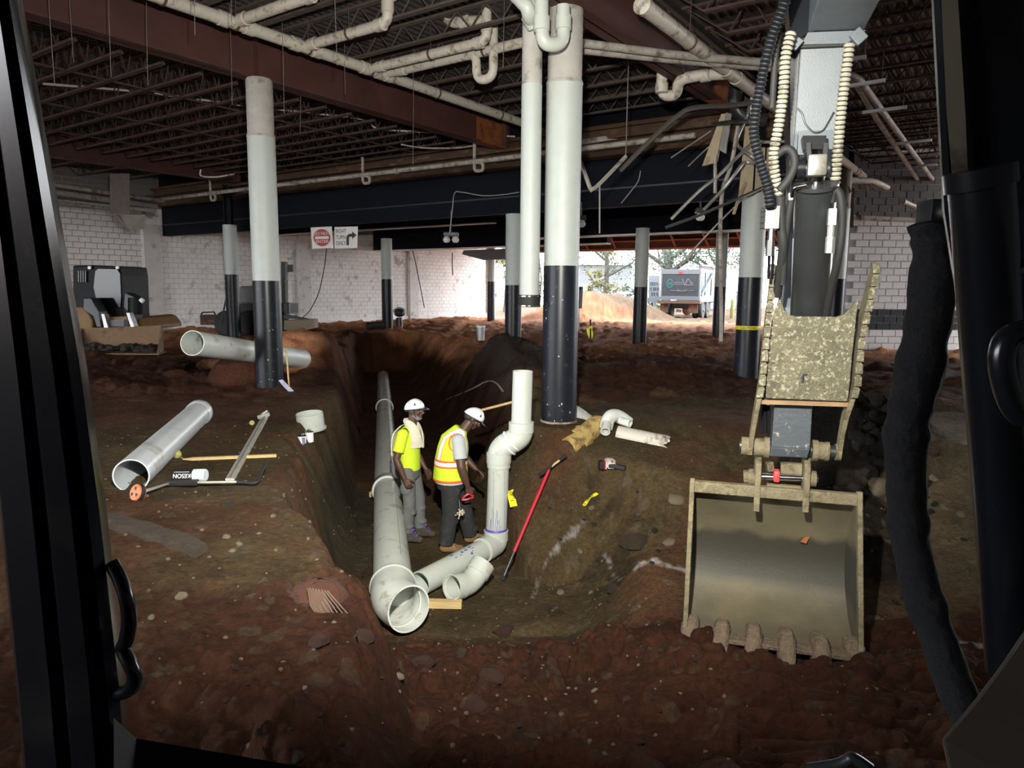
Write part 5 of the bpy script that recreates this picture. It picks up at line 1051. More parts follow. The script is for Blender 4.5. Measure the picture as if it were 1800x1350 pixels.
def head_prims(c, tilt):
    # c: centre of the head; tilt about y (chin towards the chest when positive); face looks along +x
    R = Matrix.Rotation(tilt, 3, 'Y')
    def q(x, y, z): return c+R @ Vector((x, y, z))
    pr = [('e', q(-0.01, 0, 0.025), (0.095, 0.076, 0.10), R), ('e', q(0.015, 0, -0.035), (0.072, 0.064, 0.085), R), ('e', q(0.062, 0, -0.085), (0.03, 0.038, 0.026), R),
          ('c', q(0.088, 0, 0.012), q(0.108, 0, -0.028), 0.011, 0.016), ('e', q(0.098, 0.014, -0.03), (0.012, 0.010, 0.009), R), ('e', q(0.098, -0.014, -0.03), (0.012, 0.010, 0.009), R),
          ('c', q(0.076, -0.04, 0.024), q(0.076, 0.04, 0.024), 0.013, 0.013), ('c', q(0.082, -0.022, -0.055), q(0.082, 0.022, -0.055), 0.0095, 0.0095), ('c', q(0.080, -0.02, -0.07), q(0.080, 0.02, -0.07), 0.010, 0.010),
          ('e', q(0.055, 0.045, -0.02), (0.026, 0.02, 0.026), R), ('e', q(0.055, -0.045, -0.02), (0.026, 0.02, 0.026), R),
          ('e', q(-0.012, 0.079, -0.01), (0.02, 0.010, 0.032), R), ('e', q(-0.012, -0.079, -0.01), (0.02, 0.010, 0.032), R)]
    return pr, q, R
def helmet(par, q, R, back=False):
    t = []
    rs = []
    for i in range(9):
        f = i/8; z = 0.035+0.105*math.sin(f*math.pi/2); k = math.cos(f*math.pi/2)
        drop = -0.045
        rs.append([q((-0.012+0.128*max(k, 0.03)*math.cos(a)), 0.105*max(k, 0.03)*math.sin(a), z+(1-f)*(drop*(0.5-0.5*math.cos(a))**1.5)) for a in [2*math.pi*j/32 for j in range(32)]])
    m = MB(); m.rings(rs, cap0=False); h = m.build('hard_hat', HELM, par, smooth=60); h.modifiers.new('t', 'SOLIDIFY').thickness = 0.005
    m = MB(); a_ = [R_(-48+96*j/12) for j in range(13)]
    up_ = [q(-0.012+0.128*math.cos(a), 0.105*math.sin(a), 0.036) for a in a_]; out_ = [q(-0.012+0.128*math.cos(a)+0.062*math.cos(a), 0.105*math.sin(a)*1.05, 0.022) for a in a_]
    n = len(a_); m.add(up_+out_, [(i, i+1, n+i+1, n+i) for i in range(n-1)]); b = m.build('brim', STEELDK, h, smooth=60); b.modifiers.new('t', 'SOLIDIFY').thickness = 0.005
    m = MB()
    for s in (-1, 1):
        m.prism([q(0.02, s*0.1035, 0.075), q(0.04, s*0.1005, 0.07), q(0.032, s*0.0965, 0.098), q(0.018, s*0.099, 0.1)], (R @ Vector((0, s*0.006, 0))))
        m.tube(spline([q(0.02, s*0.098, 0.03), q(0.03, s*0.085, -0.05), q(0.05, s*0.04, -0.11), q(0.052, 0, -0.118)], 5), 0.005, 6); m.tube(spline([q(-0.07, s*0.075, 0.02), q(-0.02, s*0.088, -0.045), q(0.03, s*0.085, -0.05)], 5), 0.005, 6)
    m.tube([q(-0.1, -0.04, -0.02), q(-0.1, 0.04, -0.02)], 0.012, 8)
    m.build('chin_strap', BLKM, h, kind='stuff')
    m = MB(); m.rings([[q(-0.012+0.112*math.cos(2*math.pi*j/28), 0.092*math.sin(2*math.pi*j/28), z) for j in range(28)] for z in (0.005, 0.04)], cap0=False, cap1=False); m.build('headband', BLKM, h)
    return h
def eyes(par, q, R):
    for s in (-1, 1):
        m = MB(); m.ball(q(0.0805, s*0.031, 0.003), 0.011, 10, 8); m.build('eye', EYEW, par); m = MB(); m.ball(q(0.0895, s*0.031, 0.003), 0.0048, 8, 6); m.build('pupil', INK, par)
        m = MB(); m.tube([q(0.086, s*0.018, 0.032), q(0.084, s*0.046, 0.034)], 0.005, 6); m.build('eyebrow', INK, par)

# ---- worker in the yellow t-shirt
g = G(722, 948, FLOORZ); A = thing('person', 'worker in hi-vis yellow t-shirt, grey trousers and white hard hat, standing by the sewer pipe', 'person', (g.x, g.y, FLOORZ+0.01)); ORG[A.name] = Vector((0, 0, 0)); A.rotation_euler = (0, 0, R_(-12))
hp_, q1_, R1_ = head_prims(V(0.075, 0, 1.655), 0.06)
sh = lambda s: V(-0.015, s*0.195, 1.385)
elR, wrR = V(-0.075, -0.265, 1.085), V(0.03, -0.265, 0.845); elL, wrL = V(-0.03, 0.262, 1.09), V(0.12, 0.235, 0.86)
body = hp_ + [('c', V(0.02, 0, 1.40), V(0.055, 0, 1.60), 0.062, 0.056), ('c', V(-0.0, 0, 1.0), V(-0.015, 0, 1.33), 0.105, 0.12, 1.3), ('c', sh(-1), sh(1), 0.06, 0.06), ('c', V(0, 0, 0.92), V(0, 0, 1.05), 0.105, 0.1, 1.25)]
for s, el, wr in ((-1, elR, wrR), (1, elL, wrL)):
    body += [('c', sh(s), el, 0.056, 0.043), ('c', el, el.lerp(wr, 0.35), 0.043, 0.044), ('c', el.lerp(wr, 0.35), wr, 0.044, 0.027)]
body += hand(wrR, V(0.13, 0.02, -0.22), V(0.8, 0.25, 0.3), 0.55, gd=(0, 1, 0)) + hand(wrL, V(0.14, -0.01, -0.22), V(0.8, -0.2, 0.3), 0.5, gd=(0, -1, 0))
hips = lambda s: V(0.0, s*0.09, 0.93)
kn = {-1: V(0.025, -0.10, 0.50), 1: V(0.075, 0.11, 0.50)}; an = {-1: V(-0.01, -0.10, 0.10), 1: V(0.08, 0.12, 0.10)}
for s in (-1, 1): body += [('c', hips(s), kn[s], 0.075, 0.052), ('c', kn[s], kn[s].lerp(an[s], 0.3), 0.052, 0.054), ('c', kn[s].lerp(an[s], 0.3), an[s], 0.054, 0.04), ('c', an[s], an[s]+V(0.12, 0, -0.055), 0.035, 0.03)]
bodyA = blob(body, 'body', SKIN2, A, 0.006, 2)
shirt = [('r', [(0.0, 0, 0.90, 0.128, 0.178, 0), (0.0, 0, 1.0, 0.125, 0.170, 0), (-0.005, 0, 1.12, 0.128, 0.172, 0), (-0.01, 0, 1.25, 0.135, 0.186, 0), (-0.012, 0, 1.34, 0.128, 0.19, 0), (-0.005, 0, 1.42, 0.09, 0.15, 0), (0.015, 0, 1.465, 0.06, 0.075, 0)])]
for s, el in ((-1, elR), (1, elL)): shirt += [('e', sh(s)+V(0, 0, -0.005), (0.07, 0.07, 0.068)), ('t', sh(s), sh(s).lerp(el, 0.72), 0.067, 0.072)]
blob(shirt, 'tshirt', LIMEY, A, 0.008, 4)
tr = [('r', [(0.0, 0, 0.80, 0.115, 0.175, 0), (0.0, 0, 0.88, 0.118, 0.172, 0), (0.0, 0, 0.95, 0.112, 0.163, 0)])]
for s in (-1, 1):
    k2 = kn[s].lerp(an[s], 0.5)
    tr += [('c', hips(s)-V(0, 0, 0.02), kn[s], 0.098, 0.078), ('c', kn[s], k2, 0.078, 0.075), ('t', k2, an[s]+V(0.0, 0, 0.015), 0.075, 0.072), ('e', kn[s]+V(0.03, 0, -0.12), (0.06, 0.07, 0.05)), ('e', an[s]+V(0.02, 0, 0.10), (0.075, 0.08, 0.045)), ('e', hips(s)+V(0.0, s*0.075, -0.24), (0.075, 0.04, 0.085))]
blob(tr, 'trousers', JEANG, A, 0.009, 4)
for s in (-1, 1):
    b = an[s]; bo = blob([('c', b+V(-0.02, 0, 0.06), b+V(-0.015, 0, -0.03), 0.055, 0.05), ('c', b+V(-0.03, 0, -0.055), b+V(0.17, s*0.01, -0.06), 0.048, 0.043), ('c', b+V(0.02, 0, -0.01), b+V(0.12, 0, -0.045), 0.045, 0.04)], 'boot', BOOTK, A, 0.009, 3, cuts=[(V(0, 0, 0.002), V(0, 0, -1))])
    m = MB()
    for j in range(4): c = b+V(0.045+0.028*j, 0, 0.035-0.016*j); m.tube([c+V(0, -0.045, -0.005), c+V(0.01, 0, 0.018), c+V(0, 0.045, -0.005)], 0.0075, 6)
    m.tube([b+V(0.03, 0.05, 0.04), b+V(0.09, 0, 0.06), b+V(0.03, -0.05, 0.04)], 0.012, 6); m.build('laces', PURP, bo, kind='stuff')
helmet(A, q1_, R1_); eyes(A, q1_, R1_)
blob([('e', q1_(0.055, 0, -0.098), (0.036, 0.045, 0.030)), ('c', q1_(0.005, -0.062, -0.06), q1_(0.055, -0.035, -0.10), 0.022, 0.024), ('c', q1_(0.005, 0.062, -0.06), q1_(0.055, 0.035, -0.10), 0.022, 0.024), ('c', q1_(0.094, -0.022, -0.045), q1_(0.094, 0.022, -0.045), 0.006, 0.006)], 'beard', BEARD, A, 0.005, 2)
# towel round the neck
tw = [spline([V(0.13, -0.10, 1.20), V(0.125, -0.105, 1.33), V(0.06, -0.10, 1.46), V(-0.04, -0.05, 1.495), V(-0.06, 0.03, 1.49), V(0.03, 0.1, 1.46), V(0.135, 0.07, 1.34), V(0.15, 0.06, 1.18)], 6)]
m = MB(); path = tw[0]; rs = []
for i, p in enumerate(path):
    d = (path[min(i+1, len(path)-1)]-path[max(i-1, 0)]).normalized(); c = V(0.02, 0, p.z); nrm = (p-c); nrm = (nrm-d*nrm.dot(d)).normalized(); x = d.cross(nrm); w = 0.05+0.03*(abs(i/len(path)-0.5)*2)**2
    rs.append([p+x*w, p+x*w*0.4+nrm*0.018, p-x*w*0.3+nrm*0.006, p-x*w, p-x*w-nrm*0.012, p+x*w-nrm*0.012])
m.rings(rs); m.build('towel', TOWEL, A, smooth=60)
m = MB(); rs = []
for i, p in enumerate(spline([V(-0.07, -0.08, 1.47), V(-0.15, -0.10, 1.38), V(-0.175, -0.11, 1.25), V(-0.18, -0.10, 1.10)], 5)): rs.append([p+V(0, -0.07, 0), p+V(-0.012, -0.03, 0), p+V(0.0, 0.02, 0), p+V(-0.01, 0.06, 0), p+V(0.012, 0.06, 0), p+V(0.014, -0.07, 0)])
m.rings(rs); m.build('towel_end', TOWEL, A, smooth=60)

# ---- worker in the vest, bending his head
g = G(800, 963, FLOORZ); B = thing('person', 'worker in yellow reflective vest and black jeans, head bowed, holding red pliers', 'person', (g.x, g.y-0.02, FLOORZ+0.01)); ORG[B.name] = Vector((0, 0, 0)); B.rotation_euler = (0, 0, R_(8))
hp_, q2_, R2_ = head_prims(V(0.225, 0, 1.60), 0.72)
sp = [V(-0.05, 0, 0.88), V(-0.06, 0, 1.05), V(-0.02, 0, 1.28), V(0.06, 0, 1.42)]
sh = lambda s: V(0.03, s*0.20, 1.375)
elR, wrR = V(0.06, -0.285, 1.075), V(0.135, -0.27, 0.845); elL, wrL = V(0.12, 0.27, 1.08), V(0.27, 0.20, 0.93)
body = hp_ + [('c', V(0.07, 0, 1.42), V(0.18, 0, 1.56), 0.068, 0.06), ('c', sp[0], sp[1], 0.125, 0.125, 1.3), ('c', sp[1], sp[2], 0.125, 0.13, 1.35), ('c', sh(-1), sh(1), 0.075, 0.075)]
for s, el, wr in ((-1, elR, wrR), (1, elL, wrL)):
    body += [('c', sh(s), el, 0.066, 0.052), ('c', el, el.lerp(wr, 0.35), 0.052, 0.052), ('c', el.lerp(wr, 0.35), wr, 0.052, 0.031)]
body += hand(wrR, V(0.06, 0.02, -0.22), V(0.85, 0.1, 0.1), 0.85, 1.08, gd=(-0.3, 1, 0)) + hand(wrL, V(0.2, -0.02, -0.16), V(0.3, -0.9, 0.2), 0.6, 1.05, gd=(0, -0.4, -1))
hips = lambda s: V(-0.05, s*0.10, 0.90)
kn = {-1: V(-0.06, -0.115, 0.48), 1: V(0.11, 0.13, 0.50)}; an = {-1: V(-0.115, -0.115, 0.10), 1: V(0.20, 0.16, 0.105)}
for s in (-1, 1): body += [('c', hips(s), kn[s], 0.085, 0.058), ('c', kn[s], kn[s].lerp(an[s], 0.3), 0.058, 0.06), ('c', kn[s].lerp(an[s], 0.3), an[s], 0.06, 0.042), ('c', an[s], an[s]+V(0.12, 0, -0.055), 0.035, 0.03)]
bodyB = blob(body, 'body', SKIN, B, 0.006, 2)
blob([('r', [(-0.05, 0, 0.835, 0.196, 0.212, 0), (-0.05, 0, 0.95, 0.180, 0.188, 0), (-0.045, 0, 1.1, 0.148, 0.188, 0), (-0.02, 0, 1.28, 0.148, 0.2, 0.1), (0.02, 0, 1.40, 0.11, 0.16, 0.3), (0.075, 0, 1.465, 0.07, 0.085, 0.5)])] + [q for s, el in ((-1, elR), (1, elL)) for q in (('e', sh(s), (0.082, 0.08, 0.08)), ('t', sh(s), sh(s).lerp(el, 0.70), 0.077, 0.082))], 'tshirt', GREYT, B, 0.009, 4)
def vest_paint(p):
    x, y, z = p
    if z < 0.895: return 3                       # hem piping
    for zc_, w in ((1.085, 0.034),):
        zz = z+0.25*abs(y)*0
        if abs(zz-zc_) < w*0.62: return 1
        if abs(zz-zc_) < w*1.35: return 2
    yy = abs(y)
    if z > 1.1 and abs(yy-0.115-0.02*(z-1.1)) < 0.024: return 1
    if z > 1.1 and abs(yy-0.115-0.02*(z-1.1)) < 0.031: return 2
    if yy > 0.13 and 0.098 < math.hypot(x-0.03, z-1.34) < 0.116: return 3
    return 0
vp = [('r', [(-0.05, 0, 0.865, 0.215, 0.225, 0), (-0.05, 0, 0.95, 0.208, 0.215, 0), (-0.045, 0, 1.1, 0.198, 0.208, 0), (-0.02, 0, 1.25, 0.188, 0.212, 0.1), (0.0, 0, 1.36, 0.165, 0.20, 0.25), (0.035, 0, 1.43, 0.115, 0.165, 0.35), (0.078, 0, 1.49, 0.078, 0.10, 0.5)])]
blob(vp, 'safety_vest', [LIMEY, REFL, ORNG, ORNG], B, 0.007, 3, paint=vest_paint)
tr = [('r', [(-0.05, 0, 0.76, 0.165, 0.195, 0), (-0.05, 0, 0.84, 0.165, 0.192, 0), (-0.05, 0, 0.93, 0.132, 0.178, 0)])]
for s in (-1, 1):
    k2 = kn[s].lerp(an[s], 0.5)
    tr += [('c', hips(s)-V(0, -s*0.005, 0.14), kn[s], 0.122, 0.10), ('c', kn[s], k2, 0.10, 0.095), ('t', k2, an[s]+V(0.0, 0, -0.01), 0.095, 0.092), ('e', kn[s]+V(0.03, 0, -0.1), (0.07, 0.08, 0.05)), ('e', an[s]+V(0.02, 0, 0.08), (0.09, 0.09, 0.05))]
blob(tr, 'jeans', JEANK, B, 0.009, 4)
for s in (-1, 1):
    b = an[s]; dv = V(0.17, s*0.03, -0.06); blob([('c', b+V(-0.02, 0, 0.05), b+V(-0.015, 0, -0.03), 0.056, 0.052), ('c', b+V(-0.03, 0, -0.055), b+dv, 0.05, 0.046), ('c', b+V(0.02, 0, -0.01), b+V(0.11, s*0.02, -0.045), 0.046, 0.042)], 'boot', BOOT, B, 0.009, 3, cuts=[(V(0, 0, 0.002), V(0, 0, -1))])
helmet(B, q2_, R2_); eyes(B, q2_, R2_)
blob([('e', q2_(-0.055, 0, -0.02), (0.065, 0.072, 0.05), R2_)], 'hair', INK, B, 0.006, 2)
# red tool in his hand
th = B.matrix_world
bpy.context.view_layer.update()
hw = B.matrix_world @ (wrR+V(0.02, 0.035, -0.1))
t = thing('pliers', 'red-handled pliers hanging in the hand of the vested worker', 'tool', tuple(hw)); ORG[t.name] = Vector(hw)
m = MB(); m.tube(spline([hw+V(0.05, -0.03, -0.02), hw+V(0.0, -0.06, 0.01), hw+V(-0.05, -0.07, -0.015), hw+V(-0.075, -0.07, -0.05)], 5), 0.012, 8); m.tube(spline([hw+V(0.05, -0.03, -0.035), hw+V(0.0, -0.06, -0.045), hw+V(-0.05, -0.07, -0.055), hw+V(-0.075, -0.07, -0.05)], 5), 0.012, 8); m.build('red_grips', RED, t, kind='stuff')
m = MB(); m.tube([hw+V(-0.07, -0.07, -0.045), hw+V(-0.105, -0.07, -0.02), hw+V(-0.12, -0.07, 0.02)], 0.008, 8); m.tube([hw+V(-0.105, -0.07, -0.02), hw+V(-0.12, -0.07, -0.06)], 0.007, 8); m.build('jaws', CHROME, t)
t = thing('key_bunch', 'bunch of pale keys and cords hanging below the red pliers', 'keys', tuple(hw+V(-0.1, -0.07, -0.2))); kb = hw+V(-0.1, -0.075, -0.19)
m = MB(); m.tube([hw+V(-0.115, -0.07, -0.05), kb], 0.003, 5); m.build('cord', WIRE, t)
for i in range(16):
    a = rnd.uniform(0, 6.28); e_ = kb+V(math.cos(a)*rnd.uniform(0.02, 0.055), rnd.uniform(-.02, .0), math.sin(a)*rnd.uniform(0.02, 0.07)-0.03); m = MB(); m.bar(kb, e_, 0.008, 0.004); m.box(e_, (0.014, 0.005, 0.012)); m.build('key', M('brass', (0.62, 0.55, 0.4), 0.4, metal=0.3) if i == 0 else bpy.data.materials['brass'], t, smooth=0)
# ------------------------------------------------------------------ tools and small things on the ground
def on(px, py, dz=0.0): p = GG(px, py); p.z += dz; return p
# measuring / marking wand
a = on(243, 877, 0.05); b = on(300, 858, 0.045); c_ = on(372, 857, 0.04); e = on(438, 855, 0.04); hx = on(452, 858, 0.04)
t = thing('marking_wand', 'orange-wheeled marking wand with a paint can, lying before the open pipe', 'tool', tuple(c_)); ORG[t.name] = Vector(c_)
d = (e-b).normalized(); side = Vector((0, 0, 1)).cross(d).normalized()
m = MB(); m.bar(b-d*0.02, b+d*0.24, 0.055, 0.045); m.build('can_holder', BLKM, t, smooth=0, bevel=0.006)
m = MB(); m.tube([b+d*0.2, e-d*0.02], 0.0105, 10); m.build('shaft', ALU, t)
m = MB(); m.tube(fillet([e-d*0.10, hx, on(461, 838, 0.05)+Vector((0.02, 0.05, 0.07))], 0.06), [0.014]*9, 10); m.build('hand_grip', RUBBER, t)
m = MB(); m.tube([a+Vector((0, 0.02, 0)), b], 0.008, 8); m.tube([a+Vector((0.03, -0.01, 0)), b-side*0.03], 0.008, 8); m.build('fork', STEEL, t)
wa = (Vector((-0.45, -0.8, 0.35))).normalized(); m = MB(); m.lathe(a, [(0.055, -0.03), (0.068, -0.025), (0.068, 0.02), (0.06, 0.028)], 24, axis=wa); w = m.build('wheel', ORANGE, t)
m = MB(); x, y = frame(wa)
for k in range(3): q = 2.1*k; m.prism([a+wa*0.0285+(x*math.cos(q+o)+y*math.sin(q+o))*r for o, r in ((0.15, 0.02), (0.25, 0.048), (0.9, 0.05), (1.0, 0.02))], wa*0.001)
m.build('wheel_openings', INK, w, smooth=0, kind='stuff'); m = MB(); m.lathe(a, [(0.069, -0.022), (0.072, -0.018), (0.072, 0.015), (0.069, 0.018)], 24, axis=wa); m.build('tyre', RUBBER, w)
ca = b+d*0.015-side*-0.058+Vector((0, 0, 0.01)); ca = b+side*0.09+d*0.0+Vector((0, 0, 0.04)); L = 0.27
m = MB(); m.lathe(ca, [(0.045, 0), (0.054, 0.008), (0.054, L*0.62)], 24, axis=d); can = m.build('can_label', BLKM, t)
m = MB(); m.lathe(ca, [(0.0538, L*0.62), (0.0538, L*0.97), (0.048, L)], 24, axis=d); m.build('can_band', M('can_pale_blue', (0.60, 0.68, 0.72), 0.4), can)
view = (EYE-(ca+d*L*0.3)); view = (view-d*view.dot(d)).normalized(); upv = d.cross(view)*-1
rot = Matrix((-d, -(view.cross(-d)) * -1, view)).transposed()
xa = -d; za = view; ya = za.cross(xa); rot = Matrix((xa, ya, za)).transposed()
text_obj('KESON', 0.052, WHITE, 'can_lettering', can, ca+d*L*0.31+view*0.0545+ya*0.004, rot, 0.002, 0.95)
m = MB()
for i in range(9): c = ca+d*(0.012+0.015*i)+view*0.047-ya*0.028; m.bar(c, c+d*0.010, 0.004, 0.002, up=view)
m.build('can_small_print', WHITE, can, smooth=0, kind='stuff')
# rod with a level head, stake, markers
a = on(404, 848, 0.02); b = on(466, 742, 0.06); d = (b-a).normalized(); t = thing('grade_rod', 'long aluminium grade rod with a clamp head, lying across the stake', 'tool', tuple(a))
m = MB(); m.bar(a, b, 0.075, 0.03); m.build('rod', ALU, t, smooth=0, bevel=0.003)
m = MB(); m.bar(a+Vector((0, 0, 0.017)), b+Vector((0, 0, 0.017)), 0.02, 0.012); m.build('rib', STEEL, t, smooth=0)
m = MB(); m.bar(b-Vector((0.09, 0, 0)), b+Vector((0.05, 0.02, 0.04)), 0.07, 0.05); m.tube([b-Vector((0.05, 0, -0.03)), b+Vector((0.02, 0.05, 0.08))], 0.018, 8); m.build('clamp_head', STEEL, t, smooth=0, bevel=0.006)
a = on(443, 748, 0.03); m = MB(); m.lathe(a, [(0.03, -0.02), (0.034, 0), (0.03, 0.025)], 16, axis=(0.3, -0.8, 0.3)); t = thing('tape_measure', 'yellow tape measure at the head of the grade rod', 'tool', tuple(a)); m.build('tape_case', M('tape_case_yellow', (0.34, 0.30, 0.08), 0.6), t)
m = MB(); m.box(a+Vector((-0.05, 0, -0.01)), (0.05, 0.03, 0.03)); m.build('tape_clip', BLKM, t, smooth=0, bevel=0.005)
a = on(321, 811, 0.02); b = on(486, 804, 0.02); d = (b-a).normalized(); m = MB(); x = Vector((0, 0, 1)).cross(d).normalized()
m.rings([[a-d*0.02], ] if 0 else [[a+x*s*0.004+Vector((0, 0, z*0.004)) for s, z in ((-1, -1), (1, -1), (1, 1), (-1, 1))], [a+d*0.09+x*s*0.019+Vector((0, 0, z*0.014)) for s, z in ((-1, -1), (1, -1), (1, 1), (-1, 1))], [b+x*s*0.019+Vector((0, 0, z*0.014)) for s, z in ((-1, -1), (1, -1), (1, 1), (-1, 1))]])
setp(m.build('wooden_stake', WOOD, smooth=0), 'pointed wooden stake lying crosswise under the grade rod', 'stake')
m = MB(); a = on(312, 804, 0.03); m.ball(a, (0.042, 0.042, 0.045), 14, 10); t = thing('marker_flagging', 'small yellow-green ball of flagging tape at the stake point', 'marker', tuple(a)); m.build('flagging_ball', M('dull_yellow_green', (0.36, 0.35, 0.10), 0.8, var=0.3, scale=40, bump=0.8), t); m = MB(); m.tube([a+Vector((0.03, -0.02, -0.02)), a+Vector((0.09, -0.06, -0.03))], 0.008, 6); m.build('flagging_tail', M('dull_green_tail', (0.2, 0.2, 0.07), 0.8), t)
c = on(547, 752, -0.02); t = thing('pipe_fitting', 'large round white pipe cap sitting on the bank edge', 'pipe fitting', tuple(c)); m = MB(); m.lathe(c, [(0.195, 0), (0.198, 0.015), (0.178, 0.02), (0.174, 0.215), (0.164, 0.215), (0.162, 0.05), (0.02, 0.045)], 36, axis=(-0.06, -0.1, 1)); m.build('cap_shell', PVC, t)
for px, py, r, h, lab in ((531, 778, 0.05, 0.085, 'small squat cement can with a stained label before the pipe cap'), (544, 776, 0.052, 0.125, 'taller white primer can with a domed lid before the pipe cap')):
    c = on(px, py, -0.005); t = thing('cement_can', lab, 'can', tuple(c)); m = MB(); m.lathe(c, [(r, 0), (r, h)], 24); m.build('can_body', WHITE, t)
    m = MB(); m.lathe(c, [(r+0.001, h), (r+0.002, h+0.006), (r-0.008, h+0.01), (r*0.55, h+0.014), (r*0.5, h+0.03), (0.005, h+0.034)], 24); m.build('lid', CHROME, t)
    if px == 531: m = MB(); m.prism([c+Vector((0.012, -r-0.001, h*0.9)), c+Vector((0.045, -r+0.022, h*0.85)), c+Vector((0.047, -r+0.02, 0.0)), c+Vector((0.02, -r-0.002, -0.02))], (0.001, -0.002, 0)); m.build('label_stain', M('purple_stain', (0.2, 0.17, 0.32), 0.6), t, smooth=0)
# half-buried board at the cab side
a = on(186, 922, 0.05); b = on(362, 972, 0.0); d = (b-a).normalized(); m = MB(); rs = []; x = Vector((0, 0, 1)).cross(d).normalized()
for i in range(29):
    s = i/28; c = a.lerp(b, s); c.z = (gz(a.x, a.y)+0.05)*(1-s)+(gz(b.x, b.y)+0.02)*s; w1 = 0.07+0.01*math.sin(i*0.7); w2 = 0.075+0.012*math.sin(i*0.9+1)
    if i > 24: w1 *= 1-0.2*(i-24)
    rs.append([c+x*w1+Vector((0, 0, 0.02+0.01*rnd.random())), c-x*w2+Vector((0, 0, 0.03+0.01*rnd.random())), c-x*w2-Vector((0, 0, 0.05)), c+x*w1-Vector((0, 0, 0.05))])
m.rings(rs); setp(m.build('broken_board', WOODOLD, smooth=30), 'weathered broken board half buried near the cab door post', 'wood')
# red-handled scraper leaning in the pit corner
a = P(886, 1012, 7.35); b = P(965, 826, 8.0); t = thing('long_scraper', 'red-handled long tool with black grip leaning against the slope right of the riser', 'tool', tuple(a)); d = (b-a).normalized()
m = MB(); m.tube([a+d*0.28, b], 0.020, 12); m.build('red_handle', RED, t); m = MB(); m.tube([a, a+d*0.3], 0.013, 10); m.bar(a-d*0.05, a+d*0.06, 0.05, 0.012); m.build('blade', STEELDK, t, smooth=30)
gx = Vector((0.72, 0.5, 0.42)).normalized(); m = MB(); m.tube([b+d*0.03-gx*0.16, b+d*0.03+gx*0.02], 0.017, 10); m.tube([b, b+d*0.1], 0.017, 10); m.build('tee_grip', RUBBER, t); m = MB(); m.tube([b+d*0.03, b+d*0.03+gx*0.17], 0.014, 10); m.build('grip_ferrule', WOOD, t); m = MB(); m.tube([b+d*0.03+gx*0.15, b+d*0.03+gx*0.26], 0.02, 10); m.build('grip_end', RUBBER, t)
def strip(lab, pts, w, name='caution_tape_scrap', bars=5):
    p = [on(*q, 0.015) for q in pts]; d = (p[-1]-p[0]).normalized(); m = MB(); x = Vector((0, 0, 1)).cross(d).normalized()*w
    path = spline(p, 5); vs = []; fs = []
    for i, c in enumerate(path): tw = 0.5*math.sin(i*0.9); u_ = x*math.cos(tw)+Vector((0, 0, 1))*w*math.sin(tw)*0.8; vs += [c-u_+Vector((0, 0, 0.012)), c+u_+Vector((0, 0, 0.012))]
    for i in range(len(path)-1): fs.append((2*i, 2*i+1, 2*i+3, 2*i+2))
    m.add(vs, fs); o = m.build(name, YEL, smooth=0, recalc=False); o.modifiers.new('t', 'SOLIDIFY').thickness = 0.002; setp(o, lab, 'tape')
    m = MB()
    for k in range(bars):
        c = path[int((k+1)*len(path)/(bars+2))]+Vector((0, 0, 0.019)); m.bar(c-x*0.45, c+x*0.45, 0.012, 0.002)
    m.build('tape_print', INK, o, smooth=0, kind='stuff'); return o
strip('scrap of yellow caution tape lying on the slope below the cordless tool', [(1026, 893), (1036, 882), (1050, 872)], 0.022)
strip('creased yellow caution tape beside the foot of the riser pipe', [(895, 955), (897, 930), (903, 906)], 0.045, bars=6)
# cordless reciprocating tool
c = on(1074, 828, 0.05); t = thing('cordless_saw', 'white and black cordless saw with red battery clip lying on the slope', 'tool', tuple(c))
def W_(x, y, z): return c+Vector((x, y, z))
m = MB(); m.rings([[W_(px+w*q[0], py, pz+h*q[1]) for q in ((-1, -.6), (-.6, -1), (.6, -1), (1, -.6), (1, .6), (.6, 1), (-.6, 1), (-1, .6))] for px, py, pz, w, h in ((-0.01, -0.09, 0.03, 0.05, 0.04), (-0.01, -0.02, 0.04, 0.06, 0.05), (-0.015, 0.08, 0.035, 0.055, 0.045), (-0.02, 0.14, 0.03, 0.04, 0.035))]); m.build('motor_housing', M('tool_white', (0.55, 0.54, 0.5), 0.5, dirt=(0.1, 0.1, 0.1), damt=0.2, dscale=15), t, smooth=40)
m = MB(); m.rings([[W_(px+w*q[0], py, pz+h*q[1]) for q in ((-1, -1), (1, -1), (1, 1), (-1, 1))] for px, py, pz, w, h in ((-0.02, 0.14, 0.03, 0.035, 0.03), (-0.03, 0.2, 0.03, 0.03, 0.025))]); m.bar(W_(-0.035, 0.2, 0.03), W_(-0.07, 0.32, 0.05), 0.012, 0.02); m.build('shoe_and_blade', STEELDK, t, smooth=0)
m = MB(); m.bar(W_(0.02, -0.06, 0.02), W_(0.15, -0.12, 0.0), 0.06, 0.05); m.bar(W_(-0.05, -0.06, 0.02), W_(0.06, -0.07, 0.02), 0.06, 0.06); m.build('handle', RUBBER, t, smooth=0, bevel=0.012)
m = MB(); m.bar(W_(-0.15, -0.06, 0.03), W_(-0.08, -0.05, 0.03), 0.11, 0.09, up=(0, 0, 1)); m.build('battery', BLKM, t, smooth=0, bevel=0.008)
m = MB(); m.bar(W_(-0.098, -0.052, 0.032), W_(-0.085, -0.05, 0.032), 0.115, 0.095); m.build('battery_clip', RED, t, smooth=0); m = MB(); m.bar(W_(-0.078, -0.05, 0.03), W_(-0.066, -0.05, 0.03), 0.1, 0.085); m.build('battery_seam', WHITE, t, smooth=0)
m = MB(); m.box(W_(-0.005, -0.095, 0.075), (0.018, 0.05, 0.012)); m.build('trigger_lock', RED, t, smooth=0)
